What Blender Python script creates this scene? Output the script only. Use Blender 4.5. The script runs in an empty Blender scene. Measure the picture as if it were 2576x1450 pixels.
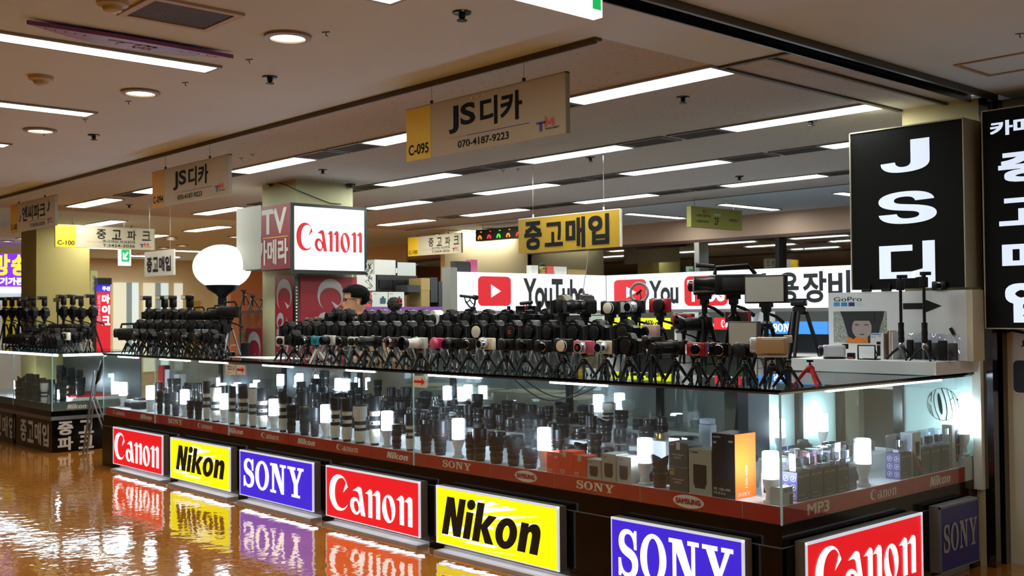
import bpy, bmesh, math, random
from mathutils import Vector, Matrix
PI = math.pi; S = bpy.context.scene; COL = S.collection
# ---------------------------------------------------------------- camera
FPX = 2721.37
RM = Matrix(((0.67100443, 0.02314747, 0.74109193), (0.74140774, -0.00986242, -0.67098233), (-0.00822258, 0.99968341, -0.02377945)))
CAM = Vector((2.907, -4.309, 1.5))
cd = bpy.data.cameras.new('camera'); cam = bpy.data.objects.new('camera', cd); COL.objects.link(cam)
cd.sensor_width = 36; cd.sensor_fit = 'HORIZONTAL'; cd.lens = FPX * 36 / 2576; cd.clip_start = .05; cd.clip_end = 80
cam.matrix_world = Matrix.Translation(CAM) @ RM.to_4x4()
cd.dof.use_dof = True; cd.dof.focus_distance = 5.6; cd.dof.aperture_fstop = 5.6
S.camera = cam
# ---------------------------------------------------------------- world, colour
w = bpy.data.worlds.new('world'); S.world = w; w.use_nodes = True
w.node_tree.nodes['Background'].inputs[0].default_value = (1, .95, .92, 1); w.node_tree.nodes['Background'].inputs[1].default_value = .3
S.view_settings.view_transform = 'Standard'; S.view_settings.look = 'None'; S.view_settings.gamma = 1
S.view_settings.use_curve_mapping = False; S.view_settings.exposure = 0.0
try:
    S.cycles.use_denoising = True; S.cycles.max_bounces = 6; S.cycles.transparent_max_bounces = 16
    S.cycles.diffuse_bounces = 4; S.cycles.glossy_bounces = 3; S.cycles.sample_clamp_indirect = 10; S.cycles.caustics_reflective = False; S.cycles.caustics_refractive = False
except Exception: pass
TROFFER = 34.0      # strength of the fluorescent tubes
# ---------------------------------------------------------------- rays through the photo, used to find where things stand
def ray(px, py): return RM @ Vector((px - 1288, -(py - 725), -FPX))
def onz(px, py, z): d = ray(px, py); return CAM + d * ((z - CAM.z) / d.z)
def ony(px, py, y): d = ray(px, py); return CAM + d * ((y - CAM.y) / d.y)
def onx(px, py, x): d = ray(px, py); return CAM + d * ((x - CAM.x) / d.x)
# ---------------------------------------------------------------- materials
MATS = {}
def srgb(c):
    if isinstance(c, str): c = [int(c[i:i + 2], 16) / 255 for i in (0, 2, 4)]
    return [(v / 12.92 if v <= .04045 else ((v + .055) / 1.055) ** 2.4) for v in c] + [1]
def mat(name, col='808080', rough=.5, metal=0, emit=0, spec=.5, noise=0, nscale=8, bump=0, coat=0):
    if name in MATS: return MATS[name]
    m = bpy.data.materials.new(name); m.use_nodes = True; nt = m.node_tree; b = nt.nodes['Principled BSDF']
    c = srgb(col); b.inputs['Base Color'].default_value = c; b.inputs['Roughness'].default_value = rough
    b.inputs['Metallic'].default_value = metal; b.inputs['Specular IOR Level'].default_value = spec; b.inputs['Coat Weight'].default_value = coat
    if emit: b.inputs['Emission Color'].default_value = c; b.inputs['Emission Strength'].default_value = emit; b.inputs['Base Color'].default_value = [v * .5 for v in c[:3]] + [1]
    if noise or bump:
        tc = nt.nodes.new('ShaderNodeTexCoord'); n = nt.nodes.new('ShaderNodeTexNoise'); n.inputs['Scale'].default_value = nscale; n.inputs['Detail'].default_value = 5
        nt.links.new(tc.outputs['Object'], n.inputs['Vector'])
        if noise:
            r = nt.nodes.new('ShaderNodeValToRGB'); r.color_ramp.elements[0].position = .3; r.color_ramp.elements[1].position = .7
            r.color_ramp.elements[0].color = [v * (1 - noise) for v in c[:3]] + [1]; r.color_ramp.elements[1].color = [min(1, v * (1 + noise)) for v in c[:3]] + [1]
            nt.links.new(n.outputs['Fac'], r.inputs[0]); nt.links.new(r.outputs[0], b.inputs['Base Color'])
        if bump:
            bp = nt.nodes.new('ShaderNodeBump'); bp.inputs['Strength'].default_value = bump; bp.inputs['Distance'].default_value = .01
            nt.links.new(n.outputs['Fac'], bp.inputs['Height']); nt.links.new(bp.outputs[0], b.inputs['Normal'])
    MATS[name] = m; return m
def glassmat(name, tint=(.93, .97, .96), refl=.1, edge=.45, haze=0):
    m = bpy.data.materials.new(name); m.use_nodes = True; nt = m.node_tree; N = nt.nodes; L = nt.links
    N.remove(N['Principled BSDF']); out = N['Material Output']
    t = N.new('ShaderNodeBsdfTransparent'); t.inputs[0].default_value = (*tint, 1)
    g = N.new('ShaderNodeBsdfGlossy'); g.inputs['Roughness'].default_value = .02; g.inputs[0].default_value = (1, 1, 1, 1)
    fr = N.new('ShaderNodeLayerWeight'); fr.inputs[0].default_value = .35
    mr = N.new('ShaderNodeMapRange'); mr.inputs['From Min'].default_value = 0; mr.inputs['From Max'].default_value = 1
    mr.inputs['To Min'].default_value = refl * .25; mr.inputs['To Max'].default_value = edge
    L.new(fr.outputs['Fresnel'], mr.inputs[0]); mx = N.new('ShaderNodeMixShader'); L.new(mr.outputs[0], mx.inputs[0]); L.new(t.outputs[0], mx.inputs[1]); L.new(g.outputs[0], mx.inputs[2])
    last = mx
    if haze:
        d = N.new('ShaderNodeBsdfDiffuse'); d.inputs[0].default_value = (.75, .85, .85, 1)
        tl = N.new('ShaderNodeBsdfTranslucent'); tl.inputs[0].default_value = (.75, .85, .85, 1); ad = N.new('ShaderNodeAddShader'); L.new(d.outputs[0], ad.inputs[0]); L.new(tl.outputs[0], ad.inputs[1])
        tc = N.new('ShaderNodeTexCoord'); no = N.new('ShaderNodeTexNoise'); no.inputs['Scale'].default_value = 3; no.inputs['Detail'].default_value = 6; L.new(tc.outputs['Object'], no.inputs['Vector'])
        r = N.new('ShaderNodeMapRange'); r.inputs['From Min'].default_value = .35; r.inputs['From Max'].default_value = .75; r.inputs['To Min'].default_value = haze * .4; r.inputs['To Max'].default_value = haze * 1.6; L.new(no.outputs['Fac'], r.inputs[0])
        m2 = N.new('ShaderNodeMixShader'); L.new(r.outputs[0], m2.inputs[0]); L.new(mx.outputs[0], m2.inputs[1]); L.new(ad.outputs[0], m2.inputs[2]); last = m2
    L.new(last.outputs[0], out.inputs[0]); MATS[name] = m; return m
GL = glassmat('case_glass', haze=.004, refl=.04, edge=.22); GLT = glassmat('counter_top_glass', tint=(.45, .56, .55), refl=.25, edge=.8)
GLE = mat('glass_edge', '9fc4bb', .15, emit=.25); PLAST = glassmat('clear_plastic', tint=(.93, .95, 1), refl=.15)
BLK = mat('black_plastic', '08080a', .38, spec=.35); BLKM = mat('matt_black', '0a0a0b', .7, spec=.3); BLKG = mat('gloss_black', '070607', .12, spec=.35)
RUB = mat('black_rubber', '070707', .65, spec=.3); DGR = mat('dark_grey', '1f2023', .45); WHT = mat('white_plastic', 'd8d8d6', .4); WHP = mat('white_laminate', 'cfd0d2', .35)
CRM = mat('cream_lens_paint', 'd5d1c4', .35); CHR = mat('chrome', 'c9c9cc', .18, 1); ALU = mat('brushed_aluminium', '9a9b9e', .35, 1); STL = mat('dark_steel', '5b5a58', .3, 1)
LGL = mat('lens_glass', '10131c', .03, coat=1); SIGNW = mat('sign_white_light', 'eef4ff', .5, emit=1.6); DARKTXT = mat('dark_print', '0d0e11', .7, spec=.2)
GREYP = mat('grey_print', 'b9b9b9', .5)
# ---------------------------------------------------------------- mesh building
class MB:
    def __init__(s): s.v = []; s.f = []; s.mi = []; s.cm = 0
    def add(s, vs, fs):
        o = len(s.v); s.v += [tuple(v) for v in vs]; s.f += [tuple(i + o for i in f) for f in fs]; s.mi += [s.cm] * len(fs); return s
    def box(s, x0, x1, y0, y1, z0, z1, c=0):
        if c <= 0:
            return s.add([(x0, y0, z0), (x1, y0, z0), (x1, y1, z0), (x0, y1, z0), (x0, y0, z1), (x1, y0, z1), (x1, y1, z1), (x0, y1, z1)],
                         [(0, 3, 2, 1), (4, 5, 6, 7), (0, 1, 5, 4), (1, 2, 6, 5), (2, 3, 7, 6), (3, 0, 4, 7)])
        bm = bmesh.new(); bmesh.ops.create_cube(bm, size=1)
        for v in bm.verts: v.co = ((x0 + x1) / 2 + v.co.x * (x1 - x0), (y0 + y1) / 2 + v.co.y * (y1 - y0), (z0 + z1) / 2 + v.co.z * (z1 - z0))
        bmesh.ops.bevel(bm, geom=bm.edges[:], offset=c, segments=2, profile=.5, affect='EDGES'); return s.bm(bm)
    def bm(s, bm):
        bm.verts.index_update(); s.add([v.co[:] for v in bm.verts], [[v.index for v in f.verts] for f in bm.faces]); bm.free(); return s
    def prism(s, pts, a0, a1, ax='y'):
        "polygon (u,v) swept along an axis: y -> (u,a,v), x -> (a,u,v), z -> (u,v,a)"
        f = {'y': lambda u, v, a: (u, a, v), 'x': lambda u, v, a: (a, u, v), 'z': lambda u, v, a: (u, v, a)}[ax]; n = len(pts)
        return s.add([f(u, v, a0) for u, v in pts] + [f(u, v, a1) for u, v in pts], [tuple(range(n))[::-1], tuple(range(n, 2 * n))] + [(i, (i + 1) % n, n + (i + 1) % n, n + i) for i in range(n)])
    def lathe(s, prof, seg=20, c=(0, 0, 0), ax='z', caps=True):
        "prof: (radius, height) pairs"
        vs = []; fs = []; n = len(prof)
        for r, h in prof:
            for k in range(seg):
                a = 2 * PI * k / seg; p = (r * math.cos(a), r * math.sin(a), h)
                if ax == 'y': p = (p[0], -p[2], p[1])     # height goes to -y (towards the viewer side)
                if ax == 'x': p = (p[2], p[0], p[1])
                vs.append((p[0] + c[0], p[1] + c[1], p[2] + c[2]))
        for i in range(n - 1):
            for k in range(seg): a = i * seg + k; b = i * seg + (k + 1) % seg; fs.append((a, b, b + seg, a + seg))
        if caps: fs += [tuple(range(seg))[::-1], tuple(range((n - 1) * seg, n * seg))]
        return s.add(vs, fs)
    def tube(s, pts, r, seg=8, r2=None):
        pts = [Vector(p) for p in pts]; n = len(pts); vs = []; fs = []
        for i, p in enumerate(pts):
            d = (pts[min(i + 1, n - 1)] - pts[max(i - 1, 0)]).normalized(); u = d.orthogonal().normalized() if i == 0 else (u - d * u.dot(d)).normalized(); v = d.cross(u)
            rr = r if r2 is None else r + (r2 - r) * i / (n - 1)
            vs += [tuple(p + (u * math.cos(2 * PI * k / seg) + v * math.sin(2 * PI * k / seg)) * rr) for k in range(seg)]
        for i in range(n - 1):
            for k in range(seg): a = i * seg + k; b = i * seg + (k + 1) % seg; fs.append((a, b, b + seg, a + seg))
        fs += [tuple(range(seg))[::-1], tuple(range((n - 1) * seg, n * seg))]
        return s.add(vs, fs)
    def ball(s, c, r, seg=14, sc=(1, 1, 1), z0=-1, z1=1):
        prof = []; m = seg // 2 + 2; a0 = math.asin(z0); a1 = math.asin(z1)
        vs = []; fs = []
        for i in range(m):
            a = a0 + (a1 - a0) * i / (m - 1)
            for k in range(seg): b = 2 * PI * k / seg; vs.append((c[0] + r * sc[0] * math.cos(a) * math.cos(b), c[1] + r * sc[1] * math.cos(a) * math.sin(b), c[2] + r * sc[2] * math.sin(a)))
        for i in range(m - 1):
            for k in range(seg): a = i * seg + k; b = i * seg + (k + 1) % seg; fs.append((a, b, b + seg, a + seg))
        fs += [tuple(range(seg))[::-1], tuple(range((m - 1) * seg, m * seg))]
        return s.add(vs, fs)
    def mesh(s, name, mats, smooth=True):
        me = bpy.data.meshes.new(name); me.from_pydata(s.v, [], s.f); bm = bmesh.new(); bm.from_mesh(me)
        bmesh.ops.remove_doubles(bm, verts=bm.verts[:], dist=1e-6); bmesh.ops.recalc_face_normals(bm, faces=bm.faces[:]); 
        if smooth:
            for f in bm.faces: f.smooth = True
            for e in bm.edges: e.smooth = len(e.link_faces) == 2 and e.calc_face_angle(0) < .6
        bm.to_mesh(me); bm.free()
        if not isinstance(mats, (list, tuple)): mats = [mats]
        for m in mats: me.materials.append(m)
        if len(mats) > 1 and len(s.mi) == len(me.polygons):
            for p, i in zip(me.polygons, s.mi): p.material_index = i
        return me
    def build(s, name, mats, parent=None, loc=None, rot=None, smooth=True):
        o = bpy.data.objects.new(name, s.mesh(name, mats, smooth)); COL.objects.link(o)
        if parent: o.parent = parent
        if loc is not None: o.location = loc
        if rot is not None: o.rotation_euler = rot if not isinstance(rot, (int, float)) else (0, 0, rot)
        return o
def tag(o, label=None, cat=None, group=None, kind=None):
    if label: o['label'] = label
    if cat: o['category'] = cat
    if group: o['group'] = group
    if kind: o['kind'] = kind
    return o
def empty(name, loc, rz=0, label=None, cat=None, group=None):
    o = bpy.data.objects.new(name, None); o.empty_display_size = .05; COL.objects.link(o); o.location = loc; o.rotation_euler = (0, 0, rz); return tag(o, label, cat, group)
def dup(o, parent=None):
    c = o.copy(); COL.objects.link(c)
    if parent: c.parent = parent
    for ch in o.children: dup(ch, c)
    return c
def place(proto, loc, rz, label, group=None, cat=None, sc=None):
    "the first call uses the prototype itself, every later one a copy of it with its parts"
    o = proto if not proto.get('_used') else dup(proto)
    if '_used' in o.keys() and o is not proto: del o['_used']
    proto['_used'] = 1
    o.location = loc; o.rotation_euler = (0, 0, rz); o['label'] = label
    if group: o['group'] = group
    elif 'group' in o.keys() and o is not proto: del o['group']
    if cat: o['category'] = cat
    if sc: o.scale = sc if not isinstance(sc, (int, float)) else (sc, sc, sc)
    return o
def struct(o, kind='structure'): o['kind'] = kind; return o
def word(k):
    u = 'first second third fourth fifth sixth seventh eighth ninth tenth eleventh twelfth thirteenth fourteenth fifteenth sixteenth seventeenth eighteenth nineteenth'.split(); k += 1
    if k < 20: return u[k - 1]
    t = 'twent thirt fort fift sixt sevent eight ninet'.split()[k // 10 - 2]; return t + 'ieth' if k % 10 == 0 else t + 'y-' + u[k % 10 - 1]
# ---------------------------------------------------------------- lettering: flat closed outlines, later set on a board
def bez(s):
    "mini path: 'M x y L x y C x y x y x y Z' -> list of loops"
    t = s.replace(',', ' ').split(); i = 0; loops = []; cur = []; cmd = ''
    while i < len(t):
        if t[i] in 'MLCZ': cmd = t[i]; i += 1
        if cmd == 'Z': loops.append(cur); cur = []; continue
        if cmd in 'ML': cur.append((float(t[i]), float(t[i + 1]))); i += 2; continue
        p = [float(v) for v in t[i:i + 6]]; x0, y0 = cur[-1]; i += 6
        for k in range(1, 9):
            u = k / 8; a, b, c, d = (1 - u) ** 3, 3 * u * (1 - u) ** 2, 3 * u * u * (1 - u), u ** 3
            cur.append((a * x0 + b * p[0] + c * p[2] + d * p[4], a * y0 + b * p[1] + c * p[3] + d * p[5]))
    if cur: loops.append(cur)
    return loops
def ell(cx, cy, rx, ry, n=28, sl=0): return [(cx + rx * math.cos(2 * PI * k / n) + sl * math.sin(2 * PI * k / n), cy + ry * math.sin(2 * PI * k / n)) for k in range(n)]
def rc(x0, y0, x1, y1): return [(x0, y0), (x1, y0), (x1, y1), (x0, y1)]
def rrect(x0, y0, x1, y1, r, n=5):
    p = []
    for cx, cy, a in ((x1 - r, y1 - r, 0), (x0 + r, y1 - r, 1), (x0 + r, y0 + r, 2), (x1 - r, y0 + r, 3)):
        for k in range(n + 1): t = (a + k / n) * PI / 2; p.append((cx + r * math.cos(t), cy + r * math.sin(t)))
    return p
def fillmesh(groups):
    "each group of loops is filled on its own (inner loops are holes); returns 2-D verts, faces"
    V = []; F = []
    for g in groups:
        cu = bpy.data.curves.new('t', 'CURVE'); cu.dimensions = '2D'; cu.fill_mode = 'FRONT'
        for lp in g:
            sp = cu.splines.new('POLY'); sp.points.add(len(lp) - 1); sp.use_cyclic_u = True
            for q, (x, y) in zip(sp.points, lp): q.co = (x, y, 0, 1)
        V, F = grab(cu, V, F)
    return V, F
def grab(cu, V, F):
    o = bpy.data.objects.new('t', cu); COL.objects.link(o); dg = bpy.context.evaluated_depsgraph_get(); me = bpy.data.meshes.new_from_object(o.evaluated_get(dg))
    k = len(V); V = V + [(v.co.x, v.co.y) for v in me.vertices]; F = F + [tuple(i + k for i in p.vertices) for p in me.polygons]
    bpy.data.objects.remove(o); bpy.data.meshes.remove(me); (bpy.data.curves.remove(cu)); return V, F
TC = {}
def textshape(txt, bold=.02, spacing=1, shear=0):
    if bold >= .035: bold = -bold * .85
    k = (txt, bold, spacing, shear)
    if bold < 0 and k not in TC:      # bold by overlaying shifted copies
        V0, F0, asp = textshape(txt, 0, spacing, shear); V = []; F = []
        for lay, (dx, dy) in enumerate([(i * 2 / 3, j * 2 / 3) for i in range(4) for j in range(4)]): n0 = len(V); V += [(x + dx * -bold / asp, y + dy * -bold, lay * 8e-5) for x, y in V0]; F += [tuple(i + n0 for i in f) for f in F0]
        TC[k] = norm((V, F))
    if k not in TC:
        cu = bpy.data.curves.new('t', 'FONT'); cu.body = txt; cu.offset = bold; cu.space_character = spacing; cu.shear = shear; cu.resolution_u = 4
        TC[k] = norm(grab(cu, [], []))
    return TC[k]
def norm(vf, shear=0):
    V, F = vf; V = [(v[0] + shear * v[1], v[1]) + tuple(v[2:]) for v in V]; x0 = min(v[0] for v in V); x1 = max(v[0] for v in V); y0 = min(v[1] for v in V); y1 = max(v[1] for v in V)
    return [((v[0] - x0) / (x1 - x0), (v[1] - y0) / (y1 - y0)) + tuple(v[2:]) for v in V], F, (x1 - x0) / max(1e-6, y1 - y0)
def put(shape, name, m, parent, x0, x1, z0, z1, y=-.001, keep=False, rot=0, turn=0):
    "sets a normalised flat outline on a board facing local -y, as a thin raised sheet; turn=1 reads upwards"
    V, F = shape[0], shape[1]; t = .0012; pts = []
    lay = [q[2] if len(q) > 2 else 0 for q in V]
    for q in V:
        u, v = q[:2]
        if turn: u, v = 1 - v, u
        pts.append((x0 + u * (x1 - x0), z0 + v * (z1 - z0)))
    if rot:
        cx, cz = (x0 + x1) / 2, (z0 + z1) / 2; c, s_ = math.cos(rot), math.sin(rot); pts = [(cx + (a - cx) * c - (b - cz) * s_, cz + (a - cx) * s_ + (b - cz) * c) for a, b in pts]
    me = bpy.data.meshes.new(name); me.from_pydata([(a, y - t - l_, b) for (a, b), l_ in zip(pts, lay)], [], F); me.materials.append(m); me.update()
    if me.polygons and me.polygons[0].normal.y > 0: me.flip_normals()
    o = bpy.data.objects.new(name, me); COL.objects.link(o)
    if parent: o.parent = parent
    return o
def multi(name, m, parent, items, y=-.001):
    "several outlines joined into one flat lettering mesh: items = (shape, x0, x1, z0, z1[, turn])"
    V = []; F = []
    for it in items:
        sh, x0, x1, z0, z1 = it[:5]; turn = it[5] if len(it) > 5 else 0; k = len(V)
        for q in sh[0]:
            u, v = q[:2]
            if turn: u, v = 1 - v, u
            V.append((x0 + u * (x1 - x0), y - .0012 - (q[2] if len(q) > 2 else 0), z0 + v * (z1 - z0)))
        F += [tuple(i + k for i in f) for f in sh[1]]
    me = bpy.data.meshes.new(name); me.from_pydata(V, [], F); me.materials.append(m); me.update()
    if me.polygons and me.polygons[0].normal.y > 0: me.flip_normals()
    o = bpy.data.objects.new(name, me); COL.objects.link(o); o.parent = parent; return o
CANON = norm(fillmesh([
    bez('M .604 .70 L .45 .52 L .545 .80 C .50 .90 .45 .925 .40 .92 C .25 .90 .18 .70 .18 .48 C .18 .25 .27 .08 .40 .08 C .48 .08 .55 .14 .604 .23 C .55 .08 .45 0 .317 0 C .13 0 0 .22 0 .50 C 0 .78 .13 1 .32 1 C .44 1 .52 .92 .556 .82 Z'),
    bez('M .76 .635 L .92 .76 C .97 .78 1.02 .76 1.04 .70 L 1.15 0 L 1.02 0 L .985 .20 L .97 .42 L .95 .56 C .93 .63 .90 .64 .86 .64 Z'),
    [ell(.84, .23, .16, .235, 24, -.02), ell(.87, .22, .075, .15, 20, -.02)],
    bez('M 1.144 .62 L 1.29 .76 C 1.33 .76 1.365 .72 1.365 .66 L 1.365 0 L 1.247 0 L 1.247 .60 C 1.22 .63 1.19 .63 1.144 .62 Z'),
    bez('M 1.365 .60 L 1.50 .76 C 1.57 .77 1.60 .72 1.60 .64 L 1.60 0 L 1.48 0 L 1.48 .58 C 1.46 .63 1.40 .62 1.365 .60 Z'),
    [ell(1.85, .345, .19, .37, 28), ell(1.855, .345, .07, .30, 24, -.045)],
    bez('M 2.06 .62 L 2.20 .76 C 2.25 .76 2.285 .72 2.285 .66 L 2.285 0 L 2.165 0 L 2.165 .60 C 2.14 .63 2.11 .63 2.06 .62 Z'),
    bez('M 2.285 .60 L 2.42 .76 C 2.49 .77 2.52 .72 2.52 .64 L 2.52 0 L 2.40 0 L 2.40 .58 C 2.38 .63 2.32 .62 2.285 .60 Z')]))
def nk(sh=.2):
    return norm(fillmesh([[[(0, 0), (0, 1), (.25, 1), (.42, .50), (.42, 1), (.64, 1), (.64, 0), (.40, 0), (.22, .50), (.22, 0)]],
        [rc(.72, 0, .95, .70)], [ell(.835, .90, .135, .135)],
        [[(1.03, 0), (1.03, 1), (1.26, 1), (1.26, .45), (1.44, .72), (1.70, .72), (1.46, .40), (1.72, 0), (1.45, 0), (1.26, .34), (1.26, 0)]],
        [ell(2.05, .36, .33, .39), ell(2.05, .36, .10, .20)],
        bez('M 2.45 0 L 2.45 .72 L 2.67 .72 L 2.67 .63 C 2.78 .80 3.05 .78 3.05 .46 L 3.05 0 L 2.81 0 L 2.81 .42 C 2.81 .56 2.69 .56 2.69 .42 L 2.69 0 Z')]), sh)
NIKON = nk()
SONY = norm(fillmesh([
    bez('M .66 .60 L .66 1 L .58 1 L .55 .93 C .48 .99 .42 1.01 .34 1.01 C .15 1.01 .03 .90 .03 .73 C .03 .56 .14 .48 .33 .42 C .46 .38 .50 .33 .50 .26 C .50 .15 .43 .09 .33 .09 C .20 .09 .12 .20 .11 .38 L .02 .38 L .02 0 L .10 0 L .14 .07 C .20 .01 .28 -.02 .36 -.02 C .58 -.02 .71 .11 .71 .30 C .71 .48 .58 .57 .40 .62 C .28 .66 .23 .69 .23 .77 C .23 .86 .29 .91 .37 .91 C .49 .91 .56 .80 .57 .60 Z'),
    [ell(1.22, .495, .44, .515, 36), ell(1.22, .495, .21, .42, 30)],
    [[(1.74, 0), (1.74, .09), (1.86, .09), (1.86, .91), (1.74, .91), (1.74, 1), (2.16, 1), (2.46, .38), (2.46, .91), (2.34, .91), (2.34, 1), (2.70, 1), (2.70, .91), (2.58, .91), (2.58, 0), (2.42, 0), (1.98, .74), (1.98, .09), (2.10, .09), (2.10, 0)]],
    [[(3.04, 0), (3.04, .09), (3.17, .09), (3.17, .42), (2.92, .91), (2.80, .91), (2.80, 1), (3.27, 1), (3.27, .91), (3.17, .91), (3.33, .56), (3.49, .91), (3.38, .91), (3.38, 1), (3.74, 1), (3.74, .91), (3.64, .91), (3.40, .44), (3.40, .09), (3.53, .09), (3.53, 0)]]]))
T = textshape
# ================================================================ the setting
ZC = 2.75
CEIL = mat('aisle_ceiling_paint', 'c8dcec', .8, noise=.05, nscale=.7); 
def tilemat():
    m = mat('ceiling_tile', 'b3b0ae', .85); nt = m.node_tree; N = nt.nodes; L = nt.links; b = N['Principled BSDF']
    tc = N.new('ShaderNodeTexCoord'); mp = N.new('ShaderNodeMapping'); mp.inputs['Scale'].default_value = (30, 110, 1); L.new(tc.outputs['Object'], mp.inputs[0])
    n = N.new('ShaderNodeTexNoise'); n.inputs['Scale'].default_value = 1; n.inputs['Detail'].default_value = 2; L.new(mp.outputs[0], n.inputs['Vector'])
    r = N.new('ShaderNodeValToRGB'); r.color_ramp.elements[0].position = .28; r.color_ramp.elements[0].color = srgb('6a655e'); r.color_ramp.elements[1].position = .36; r.color_ramp.elements[1].color = srgb('b3b0ae'); L.new(n.outputs['Fac'], r.inputs[0]); L.new(r.outputs[0], b.inputs['Base Color']); return m
TILE = tilemat(); TRIM = mat('brown_trim', '4a4036', .5); WALL = mat('cream_wall_paint', 'c9bd92', .7, noise=.05, nscale=1.2); WALLO = mat('orange_wall_paint', 'b06a3c', .7); WALLB = mat('beige_wall_paint', 'd8c49a', .75, noise=.04, nscale=1)
WALLR = mat('soffit_paint', 'b39c8a', .75)
def floormat():
    m = mat('polished_orange_floor', 'b06c26', .06, spec=.7, coat=.6); nt = m.node_tree; N = nt.nodes; L = nt.links; b = N['Principled BSDF']; b.inputs['Coat Roughness'].default_value = .02
    tc = N.new('ShaderNodeTexCoord'); n = N.new('ShaderNodeTexNoise'); n.inputs['Scale'].default_value = 1.3; n.inputs['Detail'].default_value = 4; L.new(tc.outputs['Object'], n.inputs['Vector'])
    r = N.new('ShaderNodeValToRGB'); r.color_ramp.elements[0].position = .3; r.color_ramp.elements[0].color = srgb('a4621e'); r.color_ramp.elements[1].position = .75; r.color_ramp.elements[1].color = srgb('bc7a2e'); L.new(n.outputs['Fac'], r.inputs[0])
    br = N.new('ShaderNodeTexBrick'); br.offset = 0; br.inputs['Scale'].default_value = 1; br.inputs['Brick Width'].default_value = .6; br.inputs['Row Height'].default_value = .6; br.inputs['Mortar Size'].default_value = .002; br.inputs['Mortar'].default_value = srgb('5e3510'); L.new(tc.outputs['Object'], br.inputs['Vector'])
    L.new(r.outputs[0], br.inputs['Color1']); L.new(r.outputs[0], br.inputs['Color2']); L.new(br.outputs[0], b.inputs['Base Color'])
    n2 = N.new('ShaderNodeTexNoise'); n2.inputs['Scale'].default_value = 9; n2.inputs['Detail'].default_value = 2; mp = N.new('ShaderNodeMapping'); mp.inputs['Scale'].default_value = (1, 1, 1); L.new(tc.outputs['Object'], mp.inputs[0]); L.new(mp.outputs[0], n2.inputs['Vector'])
    bp = N.new('ShaderNodeBump'); bp.inputs['Strength'].default_value = .12; bp.inputs['Distance'].default_value = .02; L.new(n2.outputs['Fac'], bp.inputs['Height']); L.new(bp.outputs[0], b.inputs['Normal']); L.new(bp.outputs[0], b.inputs['Coat Normal']); return m
FLOOR = floormat()
def slab(name, x0, x1, y0, y1, z0, z1, m): return struct(MB().box(x0, x1, y0, y1, z0, z1).build(name, m, smooth=False))
slab('floor', -22, 9, -9, 12, -.1, 0, FLOOR)
slab('floor_booth', -8.1, -.05, .3, 7.2, 0, .004, mat('grey_vinyl_floor', '77767a', .5))
slab('ceiling', -22, 0, -9, -.73, ZC, ZC + .05, CEIL)
slab('ceiling', .17, 9, -9, 2.17, ZC, ZC + .05, CEIL)
slab('ceiling', -.44, 0, -.73, .158, ZC, ZC + .05, CEIL)
slab('ceiling', -10, -.44, -.73, 5.27, ZC, ZC + .05, TILE)
slab('ceiling', -.44, 0, .158, 2.0, ZC, ZC + .05, TILE)
slab('ceiling', -.44, 9, 2.17, 5.27, ZC, ZC + .05, TILE)
slab('ceiling', -22, -10, -.73, 5.27, ZC, ZC + .05, CEIL)
slab('ceiling', -22, 9, 5.27, 12, ZC, ZC + .05, CEIL)
b = MB(); b.box(-22, -.44, -.745, -.715, ZC - .012, ZC); b.box(-22, -.44, -.76, -.748, ZC - .03, ZC); b.build('trim_1', TRIM, smooth=False)['kind'] = 'structure'
slab('trim_2', -.455, -.425, .158, 2.0, ZC - .012, ZC, TRIM); slab('trim_3', -.44, 0, .145, .172, ZC - .012, ZC, TRIM); slab('trim_4', -.16, -.135, .172, 2.0, ZC - .014, ZC, TRIM)
slab('trim_5', -10, 0, 5.26, 5.275, ZC - .006, ZC, TRIM)
# shutter slot in the ceiling along the end of the counter
tr = empty('shutter_track', (0, 0, ZC), 0, 'dark metal shutter slot running across the aisle ceiling to the steel post', 'shutter track')
b = MB(); b.box(0, .012, -9, 1.99, -.02, .22); b.box(.15, .17, -9, 1.99, -.035, .22); b.build('rail', STL, tr, smooth=False)
MB().box(.012, .15, -9, 2.0, .2, .22).build('housing', mat('slot_dark', '0d0f13', .5), tr, smooth=False)
b = MB(); random.seed(3)
for k in range(46):
    y = -8.5 + k * .225; MB().box(.03 + random.random() * .04, .09 + random.random() * .05, y, y + random.uniform(.03, .12), .06 + random.random() * .06, .19).build('bracket', STL, tr, smooth=False)
b = MB(); b.tube([(.05, -9, .04), (.05, 2, .04)], .022, 8); b.tube([(.12, -9, .1), (.12, 2, .1)], .012, 6); b.build('shutter_roll', BLK, tr)
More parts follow.
